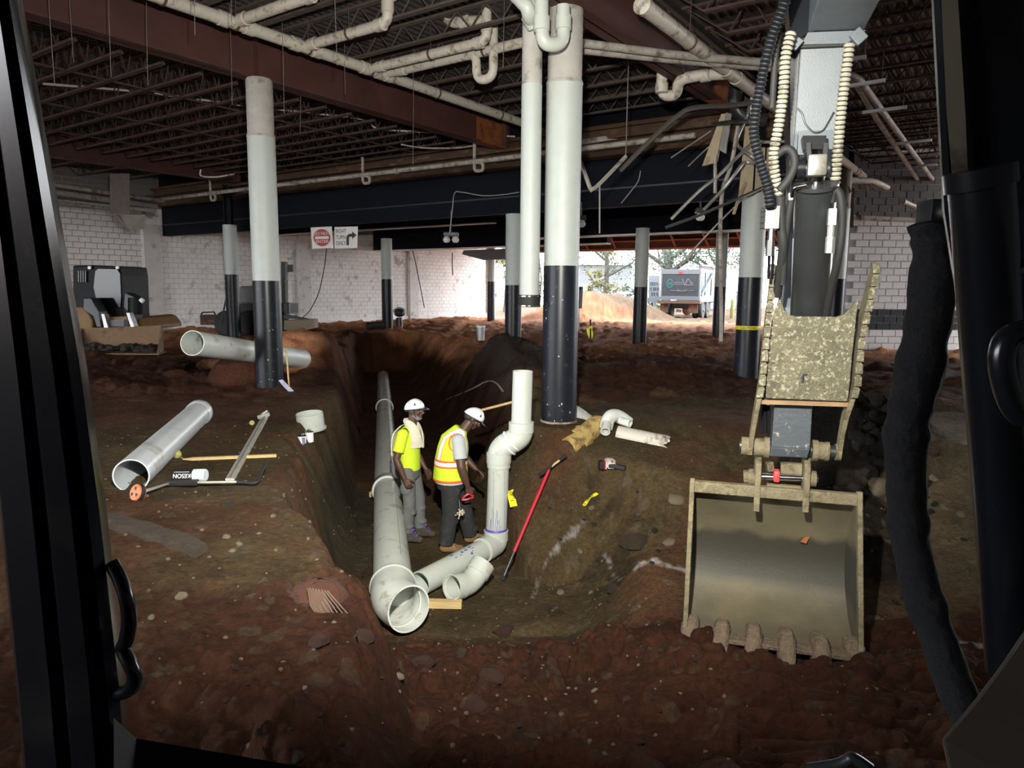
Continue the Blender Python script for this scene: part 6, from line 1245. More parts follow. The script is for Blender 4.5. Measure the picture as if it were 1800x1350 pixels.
# plastic-wrapped lump at the bank tip
c = on(560, 1048, 0.0); m = MB(); m.ball(c+Vector((0, 0, -0.02)), (0.17, 0.12, 0.12), 18, 12)
for i, v in enumerate(m.v): m.v[i] = v+Vector((rnd.uniform(-.012, .012), rnd.uniform(-.012, .012), rnd.uniform(-.01, .01)))
t = thing('wrapped_lump', 'dirt lump at the bank tip wrapped in torn clear plastic film', 'debris', tuple(c)); m.build('dirt_lump', STONE, t)
m = MB()
for k in range(7):
    p0 = c+Vector((-0.02+0.018*k, -0.10-0.006*k, 0.09)); m.bar(p0, p0+Vector((0.05+0.012*k, -0.05, -0.11)), 0.004, 0.003)
m.build('film_folds', M('film_pale', (0.17, 0.135, 0.11), 0.5), t, smooth=0, kind='stuff')
m = MB(); m.prism([c+Vector(q) for q in ((-0.03, -0.115, 0.095), (0.06, -0.13, 0.08), (0.13, -0.15, -0.04), (0.04, -0.155, -0.06), (-0.01, -0.14, 0.0))], (0, -0.004, 0.002)); m.build('plastic_film', CLEAR, t, smooth=0)
# straps, rags, posts round the columns
a = P(503, 612, 11.5); b = P(508, 678, 11.4); t = thing('planted_shovel', 'thin-handled tool with a blue and white rag leaning on the chipped column', 'tool', tuple(b)); m = MB(); m.tube([a, b], 0.014, 8); m.build('handle', WOOD, t)
m = MB(); rs = []
for i, q in enumerate(((495, 672), (503, 680), (511, 688), (520, 698))): p = P(*q, 11.35); rs.append([p+Vector((-0.05-0.01*(i % 2), 0, 0.03)), p+Vector((0.02, -0.02, 0.05)), p+Vector((0.06, 0, -0.01)), p+Vector((0.0, 0.02, -0.05))])
m.rings(rs); m.build('rag', M('rag_blue_white', (0.45, 0.47, 0.55), 0.9, var=0.3, scale=14, dirt=(0.06, 0.08, 0.28), damt=0.3, dscale=14), t)
a = P(1038, 562, 17); b = P(1038, 598, 16.5); t = thing('survey_stake', 'stake tied with yellow ribbon standing on the dark dirt past the thick column', 'stake', tuple(b)); m = MB(); m.tube([a, b], 0.02, 6); m.build('stake', WOODOLD, t)
m = MB(); rs = []
for i, (x0, w) in enumerate(((1039, 2), (1036, 5), (1037, 5.5), (1038, 4.5), (1038, 2))): rs.append([P(x0-w, 573+5.5*i, 16.8), P(x0, 573+5.5*i, 16.75), P(x0+w, 574+5.5*i, 16.8), P(x0+0.3, 574+5.5*i, 16.85)])
m.rings(rs); m.build('ribbon', YEL, t, smooth=0)
t = thing('panel_box', 'small grey panel fixed beside the thick column, dark print at its top', 'box', tuple(P(1018, 542, 20))); m = MB(); m.hexa([P(1011, 543, 20), P(1023, 542, 20), P(1023, 542, 20.1), P(1011, 543, 20.1), P(1012, 503, 20), P(1025, 504, 20), P(1025, 504, 20.1), P(1012, 503, 20.1)]); m.build('panel', M('panel_grey', (0.35, 0.36, 0.36), 0.5), t, smooth=0); m = MB()
for k in range(3): m.bar(P(1014+3*k, 505, 19.97), P(1013.6+3*k, 510, 19.97), 0.035, 0.02)
m.build('dark_print', INK, t, smooth=0, kind='stuff'); m = MB(); m.tube([P(1017, 543, 20.05), P(1017, 580, 20.05)], 0.03, 6); m.build('post', STEEL, t)
# tamper and pipe piece by the far column, small debris
t = thing('tamper', 'upright rammer machine leaning behind the far column base', 'machine', tuple(P(702, 578, 27.5))); m = MB()
m.bar(P(700, 577, 27.5), P(706, 574, 27.5), 0.35, 0.12); m.build('foot', M('tamper_red', (0.2, 0.07, 0.05), 0.8), t, smooth=0); m = MB(); m.tube([P(703, 574, 27.5), P(702, 558, 27.5)], 0.11, 10); m.build('bellows', STEELDK, t); m = MB(); m.ball(P(702, 550, 27.5), (0.22, 0.18, 0.16), 12, 8); m.build('engine', BLKM, t); m = MB(); m.tube(spline([P(694, 552, 27.4), P(692, 545, 27.4), P(703, 541, 27.4), P(711, 546, 27.4), P(706, 553, 27.4)], 4), 0.03, 8); m.build('handle_loop', STEEL, t)
a, b = P(647, 573, 27), P(673, 571, 27.5); m = MB(); m.pipe([a, b], 0.14, 0.012, 20); setp(m.build('black_pipe', RUBBER), 'short black pipe lying beside the far column base', 'pipe')
t = thing('steel_bin', 'small grey metal bin half sunk at the spoil heap top', 'bin', tuple(P(845, 592, 20))); m = MB(); m.lathe(P(845, 592, 20), [(0.10, -0.1), (0.12, 0.27), (0.11, 0.28)], 16); m.build('bin_body', STEEL, t); m = MB(); m.lathe(P(845, 592, 20), [(0.125, 0.27), (0.128, 0.29), (0.125, 0.31), (0.08, 0.33), (0.01, 0.34)], 16); m.build('bin_lid', WHITE, t)
# rusty boxes and oddments near the loader
t = thing('rusty_box', 'rusty steel box with a handle bar by the foot of the block wall', 'box', tuple(P(372, 566, 25))); m = MB(); c = P(372, 562, 25); m.box(c, (0.6, 0.5, 0.34)); m.build('box_body', RUSTB, t, smooth=0, bevel=0.02); m = MB(); m.tube([c+Vector((-0.25, -0.25, 0.17)), c+Vector((-0.2, -0.25, 0.26)), c+Vector((0.2, -0.25, 0.28)), c+Vector((0.25, -0.25, 0.17))], 0.03, 6); m.build('handle', STEELDK, t)
cable('thin pole leaning on the block wall beside the distant column', [P(388, 570, 24), P(399, 520, 24.2)], 0.03, STEELDK, 'pole', 2, 'pole')
# signs hung on the fascia
def sign(lab, q, name):
    pts = [P(a, b, 19.5) for a, b in q]; t = thing(name, lab, 'sign', tuple(pts[0])); m = MB(); m.prism(pts, Vector((0, 0.02, 0))); m.build('sign_plate', SIGNW, t, smooth=0); return t, pts
t, p = sign('white sign with a red disc reading do not enter, hung on the black fascia', [(549, 437), (586, 436), (583, 398), (546, 400)], 'traffic_sign')
xa = (p[1]-p[0]).normalized(); up_ = (p[3]-p[0]).normalized(); za = xa.cross(up_).normalized(); rs = Matrix((xa, za.cross(xa), za)).transposed(); ctr = (p[0]+p[1]+p[2]+p[3])/4+Vector((0, -0.003, 0.0)); W0 = (p[1]-p[0]).length
m = MB(); m.lathe(ctr, [(W0*0.40, 0), (W0*0.40, 0.006)], 36, axis=-za if za.y > 0 else za); m.build('red_disc', SIGNR, t)
fz = -za if za.y > 0 else za
m = MB(); m.bar(ctr+fz*0.009-xa*W0*0.3, ctr+fz*0.009+xa*W0*0.3, 0.07, 0.004, up=up_) if 0 else m.prism([ctr+fz*0.007+xa*W0*sx*0.32+up_*sy*0.035 for sx, sy in ((-1, -1), (1, -1), (1, 1), (-1, 1))], fz*0.002); m.build('white_bar', SIGNW, t, smooth=0)
text_obj('DO NOT', 0.115, SIGNW, 'sign_lettering', t, ctr+fz*0.009+up_*0.105, rs); text_obj('ENTER', 0.115, SIGNW, 'sign_lettering', t, ctr+fz*0.009-up_*0.105, rs)
t, p = sign('white sign reading right turn only with a bent black arrow, beside the red disc sign', [(588, 437), (628, 436), (629, 398), (588, 399)], 'traffic_sign')
xa = (p[1]-p[0]).normalized(); up_ = (p[3]-p[0]).normalized(); za = xa.cross(up_).normalized(); rs = Matrix((xa, za.cross(xa), za)).transposed(); ctr = (p[0]+p[1]+p[2]+p[3])/4; fz = -za if za.y > 0 else za; ctr = ctr+fz*0.004; W0 = (p[1]-p[0]).length; H0 = (p[3]-p[0]).length
for k, w in enumerate(('RIGHT', 'TURN', 'ONLY')): text_obj(w, 0.15, INK, 'sign_lettering', t, ctr-xa*W0*0.225+up_*(0.17-0.16*k), rs, sx=0.66)
A_ = lambda x, y: ctr+xa*W0*x+up_*H0*y
m = MB(); m.prism([A_(*q) for q in ((0.02, -0.36), (0.13, -0.36), (0.13, -0.02), (0.17, 0.03), (0.27, 0.03), (0.27, -0.08), (0.46, 0.10), (0.27, 0.28), (0.27, 0.17), (0.14, 0.17), (0.05, 0.10), (0.02, 0.0))], fz*0.003); m.build('arrow', INK, t, smooth=0)
# floodlights under the fascia
def flood(lab, px, py, Y, twin=True):
    c = P(px, py, Y); t = thing('hanging_floodlight', lab, 'lamp', tuple(c)); m = MB(); m.box(c, (0.40 if twin else 0.2, 0.2, 0.12)); m.build('housing', STEELDK, t, smooth=0, bevel=0.02); m = MB(); m.tube([c, Vector((c.x, c.y, 3.75))], 0.02, 6); m.build('stem', STEELDK, t)
    for s in ((-0.12, 0.12) if twin else (0,)): m = MB(); m.lathe(c+Vector((s, -0.02, -0.06)), [(0.06, 0.0), (0.1, -0.07), (0.085, -0.13), (0.05, -0.16)], 16); m.build('lamp_head', SIGNW, t)
flood('twin emergency floodlight hung under the black fascia', 793, 412, 19.4); flood('single floodlight half hidden by the thick column', 1022, 383, 17.2, False); flood('dark wall light below the fascia with bent conduits', 1231, 370, 15.6, False)
# clods and stones
def stone_mesh(seed, mat, sub=2):
    import bmesh
    r = random.Random(seed); bm = bmesh.new(); bmesh.ops.create_icosphere(bm, subdivisions=sub, radius=1.0); o = [r.uniform(0, 9) for _ in range(3)]
    from mathutils import noise
    for v in bm.verts:
        n_ = noise.noise(v.co*1.3+Vector(o)); n2 = noise.noise(v.co*3.1+Vector(o)); v.co *= 1+0.42*n_+0.18*n2
        v.co.x *= 1.15; v.co.z *= 0.75
    me = bpy.data.meshes.new('stone'); bm.to_mesh(me); bm.free(); me.materials.append(mat)
    for p in me.polygons: p.use_smooth = (seed % 2 == 0)
    return me
SM = {k: [stone_mesh(s*7+i, mt) for i in range(5)] for s, (k, mt) in enumerate((('r', STONE), ('g', STONEG), ('w', STONEW), ('d', STONED)))}
def stone(px, py, size_px, k, name='stone'):
    p = GG(px, py); D = p.y; s = size_px/F_PX*D*0.5; p.z += s*0.02
    o = obj_from(rnd.choice(SM[k]), name, p, floor, (rnd.uniform(-.4, .4), rnd.uniform(-.4, .4), rnd.uniform(0, 6.28))); o.scale = (s, s*rnd.uniform(0.75, 1.1), s*rnd.uniform(0.75, 1.1)); ORG[o.name] = p
for px, py, s, k in ((398, 945, 14, 'w'), (420, 957, 13, 'w'), (408, 970, 12, 'w'), (455, 938, 9, 'w'), (318, 1050, 24, 'w'), (265, 1087, 14, 'w'), (480, 908, 12, 'w'), (404, 890, 22, 'g'), (560, 1130, 40, 'r'), (742, 1165, 46, 'r'), (865, 1190, 42, 'r'), (886, 1112, 40, 'r'), (700, 1190, 22, 'w'), (832, 1245, 44, 'r'), (815, 1150, 26, 'g'), (520, 1330, 30, 'g'), (245, 1205, 26, 'd'), (1638, 795, 24, 'r'), (1660, 893, 16, 'w'), (1640, 842, 18, 'w'), (1545, 858, 46, 'w'), (1560, 940, 28, 'g'), (1112, 955, 48, 'g'), (1078, 1038, 32, 'g'), (955, 1070, 26, 'g'), (1176, 955, 26, 'w'), (1190, 880, 30, 'w'), (1690, 905, 16, 'w'), (1500, 1190, 22, 'r'), (1430, 1230, 22, 'r'), (1045, 1215, 12, 'w'), (1575, 1060, 16, 'd'), (1595, 980, 30, 'd'), (1588, 1020, 26, 'd'), (1540, 700, 26, 'd'), (1565, 720, 30, 'd'), (1510, 770, 36, 'd'), (1530, 830, 34, 'd'), (1500, 860, 28, 'd'), (640, 1120, 34, 'r'), (665, 1075, 20, 'g'), (630, 1010, 18, 'r')): stone(px, py, s, k)
for i in range(60): stone(rnd.uniform(240, 1650), 1120+230*rnd.random()**1.0, rnd.uniform(7, 15), 'r', 'clod')
for i in range(60): stone(rnd.uniform(950, 1700), rnd.uniform(850, 1080), rnd.uniform(7, 16), rnd.choice('ggwgd'), 'clod')
for i in range(40): stone(rnd.uniform(1490, 1640), rnd.uniform(690, 880), rnd.uniform(9, 26), 'd', 'clod')
sm = MB()
import bmesh as _b
tb = _b.new(); _b.ops.create_icosphere(tb, subdivisions=1, radius=1.0); tv = [v.co.copy() for v in tb.verts]; tf = [tuple(v.index for v in f.verts) for f in tb.faces]; tb.free()
for i in range(700):
    th_ = R_(rnd.uniform(-34, 34)); rr_ = rnd.uniform(2.9, 9.5); x, y = rr_*math.sin(th_), rr_*math.cos(th_); s = rnd.uniform(0.005, 0.016)
    sm.add([Vector((x, y, 0))+v*s*rnd.uniform(0.7, 1.2) for v in tv], tf)
zz = ground_np(np.array([v.x for v in sm.v[::len(tv)]]), np.array([v.y for v in sm.v[::len(tv)]]))
for i, v in enumerate(sm.v): v.z += zz[i//len(tv)]
sm.build('gravel', M('gravel_brown', (0.10, 0.075, 0.048), 1.0, var=0.5, scale=1.5), parent=floor, smooth=0, kind='stuff', recalc=False)
# ------------------------------------------------------------------ loaders by the block wall
def PB(pts, Y0, Y1):     # block from a pixel outline, given real depth
    a = [P(x, y, Y0) for x, y in pts]; k = Vector((0, Y1-Y0, 0)); return a, k
def blockpart(name, mat, par, pts, Y0, Y1, smooth=0, bevel=0.0):
    a, k = PB(pts, Y0, Y1); m = MB(); m.prism(a, k); return m.build(name, mat, par, smooth=smooth, bevel=bevel)
GLASS = M('dark_glass', (0.004, 0.0045, 0.005), 0.08, var=0.1, spec=0.25)
DKGREY = M('loader_grey', (0.028, 0.032, 0.040), 0.45, var=0.2)
LTAN = M('loader_bucket_tan', (0.17, 0.10, 0.05), 0.8, var=0.25, scale=3, dirt=(0.08, 0.045, 0.025), damt=0.3)
LYEL = M('loader_yellow', (0.16, 0.08, 0.02), 0.6, var=0.2)
t = thing('skid_steer', 'dark skid steer with glossy cab glass and dirt-filled tan bucket by the white block wall', 'loader', tuple(G(215, 600, 0.1)))
SBLK = M('loader_black', (0.004, 0.004, 0.005), 0.5, spec=0.15)
blockpart('cab', SBLK, t, [(128, 467), (164, 466), (211, 468), (214, 485), (217, 560), (205, 571), (172, 571), (160, 548), (128, 540)], 19.0, 20.4, bevel=0.03)
blockpart('cab_door', GLASS, t, [(166, 476), (172, 471), (206, 472), (212, 480), (214, 520), (213, 542), (204, 541), (182, 541), (168, 527), (163, 505)], 18.93, 18.98, bevel=0.02)
for k in range(4): blockpart('window_bar', STEELDK, t, [(137+4*k, 476), (139+4*k, 476), (139+4*k, 496), (137+4*k, 496)], 18.94, 18.97)
for x in (158, 207): m = MB(); m.lathe(P(x, 470.5, 18.95), [(0.045, 0.0), (0.045, 0.03), (0.03, 0.035)], 14, axis=(0, -1, 0)); m.build('headlamp', WHITE, t)
for a in ([(146, 524), (160, 524), (174, 548), (178, 575), (170, 576), (163, 556), (146, 545)], [(219, 514), (240, 524), (238, 550), (236, 573), (230, 573), (226, 550), (217, 540)]): blockpart('lift_arm', DKGREY, t, a, 18.4, 18.8, bevel=0.02)
m = MB(); m.tube([P(240, 524, 18.3), P(240, 552, 18.3)], 0.2, 14); m.build('tilt_cylinder', SBLK, t); m = MB(); m.tube([P(247, 526, 18.2), P(252, 530, 18.2)], 0.06, 8); m.build('arm_light', WHITE, t)
blockpart('coupler_bar', LYEL, t, [(185, 558), (222, 556), (223, 563), (186, 565)], 18.1, 18.3); blockpart('coupler_plate', DKGREY, t, [(188, 563), (218, 562), (218, 574), (190, 574)], 18.0, 18.2)
for a in ([(178, 552), (183, 552), (190, 576), (183, 576)], [(222, 550), (227, 550), (236, 574), (230, 575)]): blockpart('hydraulic_strut', STEEL, t, a, 17.9, 18.1)
blockpart('crawler_track', LYEL, t, [(134, 538), (150, 540), (163, 562), (163, 580), (134, 580)], 18.6, 20.6, bevel=0.05); blockpart('crawler_track', LYEL, t, [(236, 556), (248, 560), (258, 574), (258, 580), (232, 580)], 18.6, 20.6, bevel=0.03)
m = MB(); a = P(146, 577, 18.0); b = P(283, 572, 18.0); zlo = gz(a.x, 17)+0.05; ft = Vector((0, -0.9, 0))
m.hexa([Vector((a.x, 17.2, zlo)), Vector((b.x+0.3, 17.2, zlo)), Vector((b.x+0.1, 18.0, zlo)), Vector((a.x, 18.0, zlo)), Vector((a.x, 17.2, zlo+0.03)), Vector((b.x+0.3, 17.2, zlo+0.03)), Vector((b.x+0.1, 18.0, zlo+0.03)), Vector((a.x, 18.0, zlo+0.03))])
bk = m.build('bucket', LTAN, t, smooth=0)
m = MB(); m.prism([Vector((a.x, 18.0, zlo)), Vector((b.x, 18.0, zlo)), b, a], Vector((0, 0.05, 0))); m.build('bucket_back', LTAN, bk, smooth=0)
m = MB(); m.prism([Vector((a.x, 17.2, zlo)), Vector((a.x, 18.0, zlo)), a], Vector((-0.04, 0, 0))); m.build('bucket_side', LTAN, bk, smooth=0)
m = MB(); m.prism([Vector((b.x+0.25, 17.2, zlo)), Vector((b.x, 18.0, zlo)), b], Vector((0.04, 0, 0))); m.build('bucket_side', LTAN, bk, smooth=0)
m = MB()
for i in range(60): m.ball((rnd.uniform(a.x+0.15, b.x-0.1), rnd.uniform(17.45, 17.95), zlo+0.06+rnd.uniform(0, 0.1)), (rnd.uniform(.05, .16), rnd.uniform(.05, .12), rnd.uniform(.04, .1)), 7, 5)
m.build('bucket_dirt', STONED, bk, kind='stuff')
t = thing('wheel_loader', 'small grey loader half hidden behind the chipped column, with tan bucket and side mirror', 'loader', tuple(G(470, 575, 0.1)))
blockpart('rear_hood', M('hood_grey', (0.16, 0.16, 0.16), 0.5), t, [(420, 503), (450, 502), (452, 534), (420, 534)], 25, 26.5, bevel=0.06); blockpart('chassis', BLKM, t, [(418, 534), (505, 534), (505, 552), (418, 552)], 25.1, 26.4)
blockpart('skirt', WHITE, t, [(425, 551), (447, 551), (447, 555), (425, 555)], 24.95, 25.05)
for x in (400, 440, 486): m = MB(); m.lathe(P(x, 568, 24.8), [(0.1, -0.15), (0.4, -0.15), (0.44, -0.08), (0.44, 0.08), (0.4, 0.15), (0.12, 0.15)], 24, axis=(0, 1, 0)); m.build('wheel', RUBBER, t)
blockpart('cab_post', BLKM, t, [(494, 460), (501, 460), (502, 534), (495, 534)], 25, 25.3); blockpart('mirror', BLKM, t, [(505, 465), (514, 465), (514, 478), (505, 478)], 24.9, 25.0)
m = MB(); m.tube([P(501, 467, 24.95), P(506, 466, 24.95)], 0.02, 6); m.tube([P(501, 495, 24.95), P(505, 490, 24.95), P(507, 478, 24.95)], 0.015, 6); m.build('mirror_bracket', STEEL, t)
m = MB(); m.lathe(P(504, 552, 24.9), [(0.13, 0), (0.13, 0.38), (0.1, 0.4)], 16); m.build('canister', DKGREY, t)
m = MB(); m.prism([P(499, 563, 24.2), P(552, 561, 24.2), P(553, 577, 24.2), P(525, 583, 24.2), P(499, 580, 24.2)], (0, 0.5, 0)); m.build('bucket', M('loader_bucket_pale', (0.28, 0.22, 0.16), 0.8), t, smooth=0, bevel=0.02); blockpart('lift_arm', DKGREY, t, [(499, 553), (532, 559), (545, 562), (499, 560)], 24.4, 24.7)
# ------------------------------------------------------------------ the yard outside
YD = 45.0
ph = R_(27); tf_ = Vector((math.sin(ph), math.cos(ph), 0)); tr_ = Vector((math.cos(ph), -math.sin(ph), 0)); o_ = G(1191, 558, 0); o_ = Vector(((1191-900)/F_PX*43.5, 43.5, 0.0))
def T(r, f, z): return o_+tr_*r+tf_*f+Vector((0, 0, z))
t = thing('dump_truck', 'white and grey dump truck with teal round logo on its tailgate, parked in the yard', 'truck', tuple(o_))
def tb(name, mat, r0, r1, f0, f1, z0, z1, par=None, bevel=0.0):
    m = MB(); m.hexa([T(r0, f0, z0), T(r1, f0, z0), T(r1, f1, z0), T(r0, f1, z0), T(r0, f0, z1), T(r1, f0, z1), T(r1, f1, z1), T(r0, f1, z1)]); return m.build(name, mat, par or t, smooth=0, bevel=bevel)
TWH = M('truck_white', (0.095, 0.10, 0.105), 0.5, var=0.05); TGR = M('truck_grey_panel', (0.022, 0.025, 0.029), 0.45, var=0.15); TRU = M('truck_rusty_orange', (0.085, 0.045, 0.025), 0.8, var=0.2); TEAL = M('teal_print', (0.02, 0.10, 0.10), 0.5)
tb('dump_bed', TGR, -1.15, 1.15, 0.08, 5.2, 1.25, 2.75)
for r in (-1.2, 1.12): tb('bed_corner_post', TWH, r, r+0.1, -0.02, 0.12, 1.15, 3.05)
tb('tailgate', TGR, -1.1, 1.1, 0.0, 0.08, 1.35, 2.65); tb('tailgate_top', TWH, -1.2, 1.22, -0.03, 0.12, 2.68, 2.98); tb('tailgate_bottom', TWH, -1.2, 1.22, -0.05, 0.1, 1.12, 1.36)
tb('red_marker', SIGNR, -0.1, 0.14, -0.05, -0.03, 2.72, 2.84)
for z in (2.8, 1.2): tb('bed_rail', TWH, 1.13, 1.22, 0.1, 5.2, z, z+0.2)
for f in (1.6, 3.4): tb('bed_rib', TWH, 1.13, 1.2, f, f+0.12, 1.3, 2.8)
tb('side_brace', TWH, 1.14, 1.2, 0.1, 0.3, 1.3, 2.8)
m = MB(); m.bar(T(1.22, 0.4, 1.4), T(1.22, 4.6, 3.3), 0.1, 0.1); m.bar(T(1.22, 0.0, 3.2), T(1.22, 5.0, 3.3), 0.12, 0.1); m.build('tarp_arm', TWH, t, smooth=0)
tb('tarp_housing', M('tarp_maroon', (0.10, 0.05, 0.06), 0.7), 0.9, 1.1, 0.8, 5.0, 2.95, 3.2)
tb('rear_apron', TRU, -1.3, 1.3, -0.25, 0.2, 0.92, 1.1)
for r in (-1.18, 0.62): tb('mudflap', TRU, r, r+0.5, -0.02, 0.05, 0.35, 0.9); tb('tail_light', SIGNR, r+0.1, r+0.26, -0.05, -0.02, 0.66, 0.82)
tb('number_plate', TWH, -0.2, 0.12, 0.08, 0.1, 0.38, 0.56); tb('frame_rail', BLKM, -0.5, 0.5, 0.3, 6.5, 0.6, 1.1)
m = MB(); m.ball(T(0.35, 0.6, 0.5), (0.3, 0.3, 0.3), 14, 10); m.build('differential', M('axle_rust', (0.16, 0.06, 0.04), 0.8), t)
for r in (-1.12, -0.78, 0.78, 1.12):
    for f in (1.0, 2.35):
        if r < 0.9 and f > 2: continue
        m = MB(); m.lathe(T(r, f, 0.5), [(0.28, -0.13), (0.46, -0.13), (0.5, -0.08), (0.5, 0.08), (0.46, 0.13), (0.28, 0.13)], 24, axis=tr_); w = m.build('wheel', RUBBER, t)
        if r > 1: m = MB(); m.lathe(T(r+0.08, f, 0.5), [(0.3, 0), (0.29, 0.05), (0.12, 0.02), (0.1, 0.1), (0.01, 0.1)], 20, axis=tr_); m.build('hub', M('hub_pale', (0.09, 0.08, 0.065), 0.6), w)
tb('fuel_tank', TWH, 0.6, 1.15, 3.6, 5.0, 0.45, 0.95, bevel=0.08); tb('side_panel', TWH, 1.0, 1.18, 0.4, 5.0, 1.0, 1.28)
tb('cab', TWH, -1.2, 1.2, 5.5, 7.3, 0.7, 2.9, bevel=0.08); tb('cab_window', GLASS, 1.18, 1.215, 5.9, 6.9, 1.9, 2.6)
def logo(c, xa, na, s, full):
    up_ = Vector((0, 0, 1)); m = MB(); A_ = lambda x, y: c+xa*x*s+up_*y*s; ring = []
    for r0, r1 in ((0.17, 0.215),):
        o1 = [A_(r1*math.cos(a), r1*1.25*math.sin(a)) for a in [2*math.pi*j/24 for j in range(24)]]; o2 = [A_(r0*math.cos(a), r0*1.25*math.sin(a)) for a in [2*math.pi*j/24 for j in range(24)]]; n = 24
        m.add([p+na*0.012 for p in o1]+[p+na*0.012 for p in o2], [(j, (j+1) % n, n+(j+1) % n, n+j) for j in range(n)])
    for q in (((-0.1, -0.13), (-0.05, -0.13), (-0.05, 0.13), (-0.1, 0.13)), ((0.05, -0.13), (0.1, -0.13), (0.1, 0.13), (0.05, 0.13)), ((-0.05, -0.025), (0.05, -0.025), (0.05, 0.025), (-0.05, 0.025))): m.prism([A_(*p)+na*0.008 for p in q], na*0.006)
    m.build('logo_emblem', TEAL, t, smooth=0)
    if not full: return
    m = MB()
    for k in range(5):      # the blurred white lettering beside the emblem
        x0 = 0.27+0.105*k; m.prism([A_(x0, -0.09)+na*0.008, A_(x0+0.03, -0.09)+na*0.008, A_(x0+0.03, 0.09 if k != 2 else 0.16)+na*0.008, A_(x0, 0.09 if k != 2 else 0.16)+na*0.008], na*0.006)
        m.prism([A_(x0+0.03, 0.04)+na*0.008, A_(x0+0.085, 0.04)+na*0.008, A_(x0+0.085, 0.085)+na*0.008, A_(x0+0.03, 0.085)+na*0.008], na*0.006)
        m.prism([A_(x0+0.03, -0.09)+na*0.008, A_(x0+0.075, -0.09)+na*0.008, A_(x0+0.075, -0.05)+na*0.008, A_(x0+0.03, -0.05)+na*0.008], na*0.006)
    for q in (((0.72, 0.28), (0.78, 0.28), (0.92, -0.12), (0.86, -0.12)), ((0.86, -0.12), (1.06, 0.3), (1.12, 0.3), (0.94, -0.12)), ((1.06, 0.3), (1.12, 0.3), (1.44, -0.12), (1.36, -0.12)), ((0.95, -0.12), (1.44, -0.12), (1.44, -0.06), (0.95, -0.06)), ((1.22, 0.02), (1.4, 0.02), (1.4, 0.07), (1.22, 0.07))): m.prism([A_(*p)+na*0.008 for p in q], na*0.006)
    m.build('logo_lettering', M('print_offwhite', (0.09, 0.09, 0.09), 0.6), t, smooth=0, kind='stuff')
    m = MB()
    for sx in (-1, 1): m.tube(spline([A_(0.75+sx*0.7, -0.42)+na*0.01, A_(0.75+sx*0.35, -0.45)+na*0.01, A_(0.75, -0.47)+na*0.01, A_(0.75-sx*0.3, -0.36)+na*0.01], 5), 0.018, 5)
    m.build('swoosh', bpy.data.materials['print_offwhite'], t, kind='stuff')
logo(T(-0.62, -0.01, 2.12), tr_, -tf_, 1.0, True); logo(T(1.165, 1.0, 2.15), tf_, tr_, 1.6, False)
p = P(1286, 560, 42); m = MB(); m.lathe(p, [(0.11, 0), (0.11, 1.05), (0.08, 1.12), (0.01, 1.14)], 14); setp(m.build('bollard', M('bollard_yellow', (0.11, 0.10, 0.014), 0.6)), 'yellow bollard standing beside the dump truck', 'bollard')
# pale boundary building, sign board, fence
t = thing('far_building', 'pale building beyond the yard, washed out by daylight', 'building', (8, 75, 0)); BW = M('far_wall', (0.14, 0.145, 0.15), 0.8, var=0.05)
m = MB(); m.box((8, 78, 2.0), (9, 5, 4.6)); m.build('wall', BW, t, smooth=0); m = MB(); m.box((8, 78, 4.4), (9.6, 5.6, 0.25)); m.build('roof_edge', M('far_roof', (0.35, 0.36, 0.37), 0.8), t, smooth=0)
for x in (5, 7.4, 9.6): m = MB(); m.box((x, 75.48, 1.7), (1.1, 0.06, 1.3)); m.build('window', M('far_window', (0.25, 0.32, 0.36), 0.3), t, smooth=0)
t = thing('sign_board', 'white sign board with blurred dark lettering, left of the dump truck', 'sign', tuple(P(1152, 545, 50))); m = MB(); m.hexa([P(1140, 532, 50), P(1160, 532, 50), P(1160, 532, 50.1), P(1140, 532, 50.1), P(1140, 484, 50), P(1160, 484, 50), P(1160, 484, 50.1), P(1140, 484, 50.1)]); m.build('board', TWH, t, smooth=0)
m = MB()
for y, x0s in ((496, (1143, 1146.5, 1150, 1154)), (505, (1143, 1148, 1151, 1155)), (514, (1145, 1149, 1154))):
    for x in x0s: m.prism([P(x, y, 49.97), P(x+2.3, y, 49.97), P(x+2.3, y+5, 49.97), P(x+0.5, y+6, 49.97)], (0, 0.02, 0))
m.build('blurred_lettering', TGR, t, smooth=0, kind='stuff'); m = MB(); m.tube([P(1150, 532, 50.05), P(1150, 560, 50.05)], 0.08, 8); m.build('post', TWH, t)
LEAF = [M('leaf_'+nm, c, 0.7, var=0.3, scale=0.6) for nm, c in (('green', (0.042, 0.062, 0.024)), ('yellow', (0.085, 0.078, 0.014)), ('blue_green', (0.037, 0.057, 0.036)))]
BARK = M('bark', (0.05, 0.045, 0.032), 0.9)
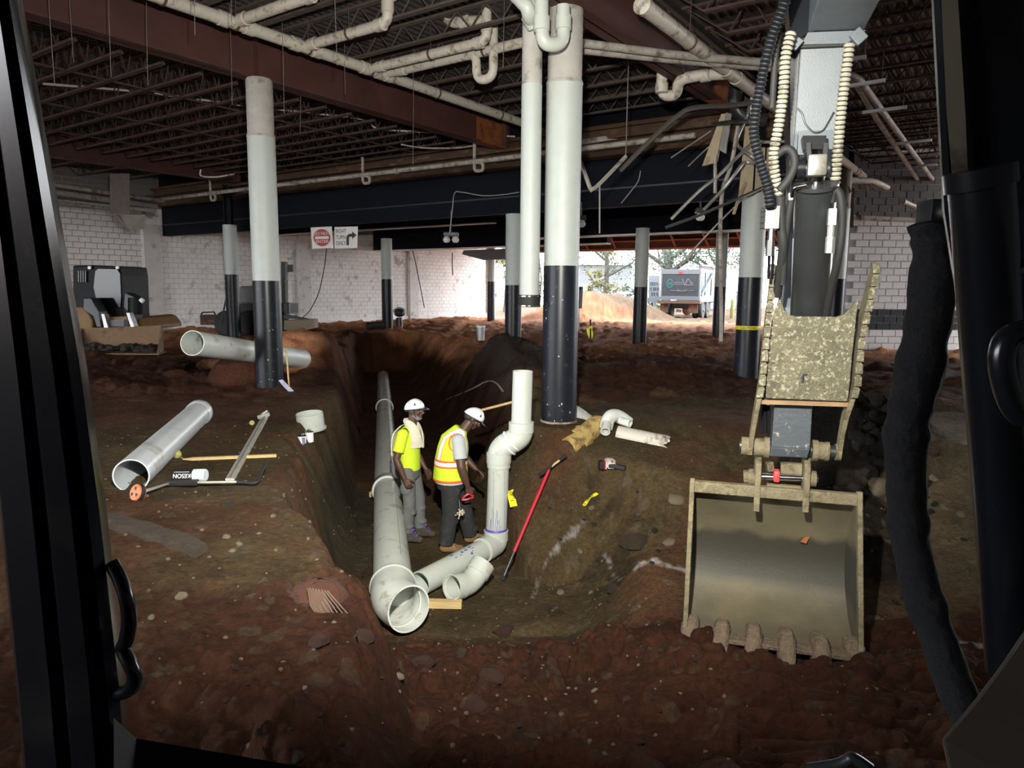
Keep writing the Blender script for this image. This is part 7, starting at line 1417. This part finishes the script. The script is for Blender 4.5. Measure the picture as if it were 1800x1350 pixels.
def tree(lab, x, y, h, r, mat, n, trunk=0.22, low=0.35, kind='tree'):
    t = thing(kind, lab, kind, (x, y, 0)); z0 = -0.3; m = MB()
    m.tube([(x, y, z0), (x+0.15, y, h*0.35), (x-0.1, y, h*0.7)], [trunk, trunk*0.8, trunk*0.4], 10)
    for k in range(6): a = rnd.uniform(0, 6.28); zz = h*rnd.uniform(low*0.8, 0.6); m.tube([(x, y, zz), (x+r*0.5*math.cos(a), y+r*0.5*math.sin(a), zz+h*0.12), (x+r*0.8*math.cos(a), y+r*0.8*math.sin(a), zz+h*0.26)], [trunk*0.45, trunk*0.3, trunk*0.1], 6)
    m.build('trunk', BARK, t)
    m = MB(); cl = [(Vector((x+rnd.gauss(0, r*0.45), y+rnd.gauss(0, r*0.45), h*(low+(1-low)*rnd.random()))), r*rnd.uniform(0.18, 0.4)) for _ in range(22)]
    for i in range(n):
        c, rr = rnd.choice(cl); d = Vector((rnd.gauss(0, 1), rnd.gauss(0, 1), rnd.gauss(0, 1))).normalized(); p = c+d*rr*rnd.random()**0.4; a = Vector((rnd.gauss(0, 1), rnd.gauss(0, 1), rnd.gauss(0, 1))).normalized(); b = a.cross(d).normalized(); s = rnd.uniform(0.07, 0.15)
        m.add([p-a*s, p+b*s*0.5, p+a*s, p-b*s*0.5], [(0, 1, 2, 3)])
    m.build('foliage', mat, t, smooth=0, kind='stuff', recalc=False)
tree('tall leafy tree with forked trunk behind the sign board', 12.8, 60, 11, 4.5, LEAF[2], 4500, 0.45, 0.32)
tree('broad green tree above the dump truck', 17.5, 62, 10, 5, LEAF[0], 5500, 0.3, 0.3)
tree('green tree behind the tape-wrapped column', 22, 58, 10, 5, LEAF[0], 4500, 0.3, 0.25)
tree('thin yellow-leaved tree beside the thick column', 6.6, 52, 8, 1.8, LEAF[1], 1500, 0.09, 0.2)
tree('slim yellow-green tree between the two pipes', 1.9, 52, 7, 1.4, LEAF[1], 1400, 0.08, 0.1)
tree('yellow-green bush at the end of the block wall', -0.7, 55, 6, 1.3, LEAF[1], 1400, 0.07, 0.08)
tree('leafy green tree far above the pale building', 9.0, 70, 11, 5, LEAF[2], 4000, 0.3, 0.3)
tree('pale bare-branched tree seen past the excavator stick', 25.2, 52, 8, 2.2, LEAF[1], 500, 0.12, 0.2)
for i, (x, y) in enumerate(((11, 55), (9.3, 56))): tree(['low green shrub before the sign board', 'low spiky shrub on the red mound'][i], x, y, 1.9, 1.0, LEAF[0], 700, 0.04, 0.05, 'shrub')
t = thing('yard_fence', 'thin white fence along the far side of the yard', 'fence', (12, 64, 0)); m = MB()
for i in range(16): x = -2+2.2*i; m = MB(); m.bar((x, 64, -0.3), (x, 64, 1.7), 0.08, 0.08); m.build('post', TWH, t, smooth=0)
for z in (0.3, 1.0, 1.6): m = MB(); m.bar((-2, 64, z), (31, 64, z), 0.05, 0.07); m.build('rail', TWH, t, smooth=0)
bpy.context.view_layer.update()
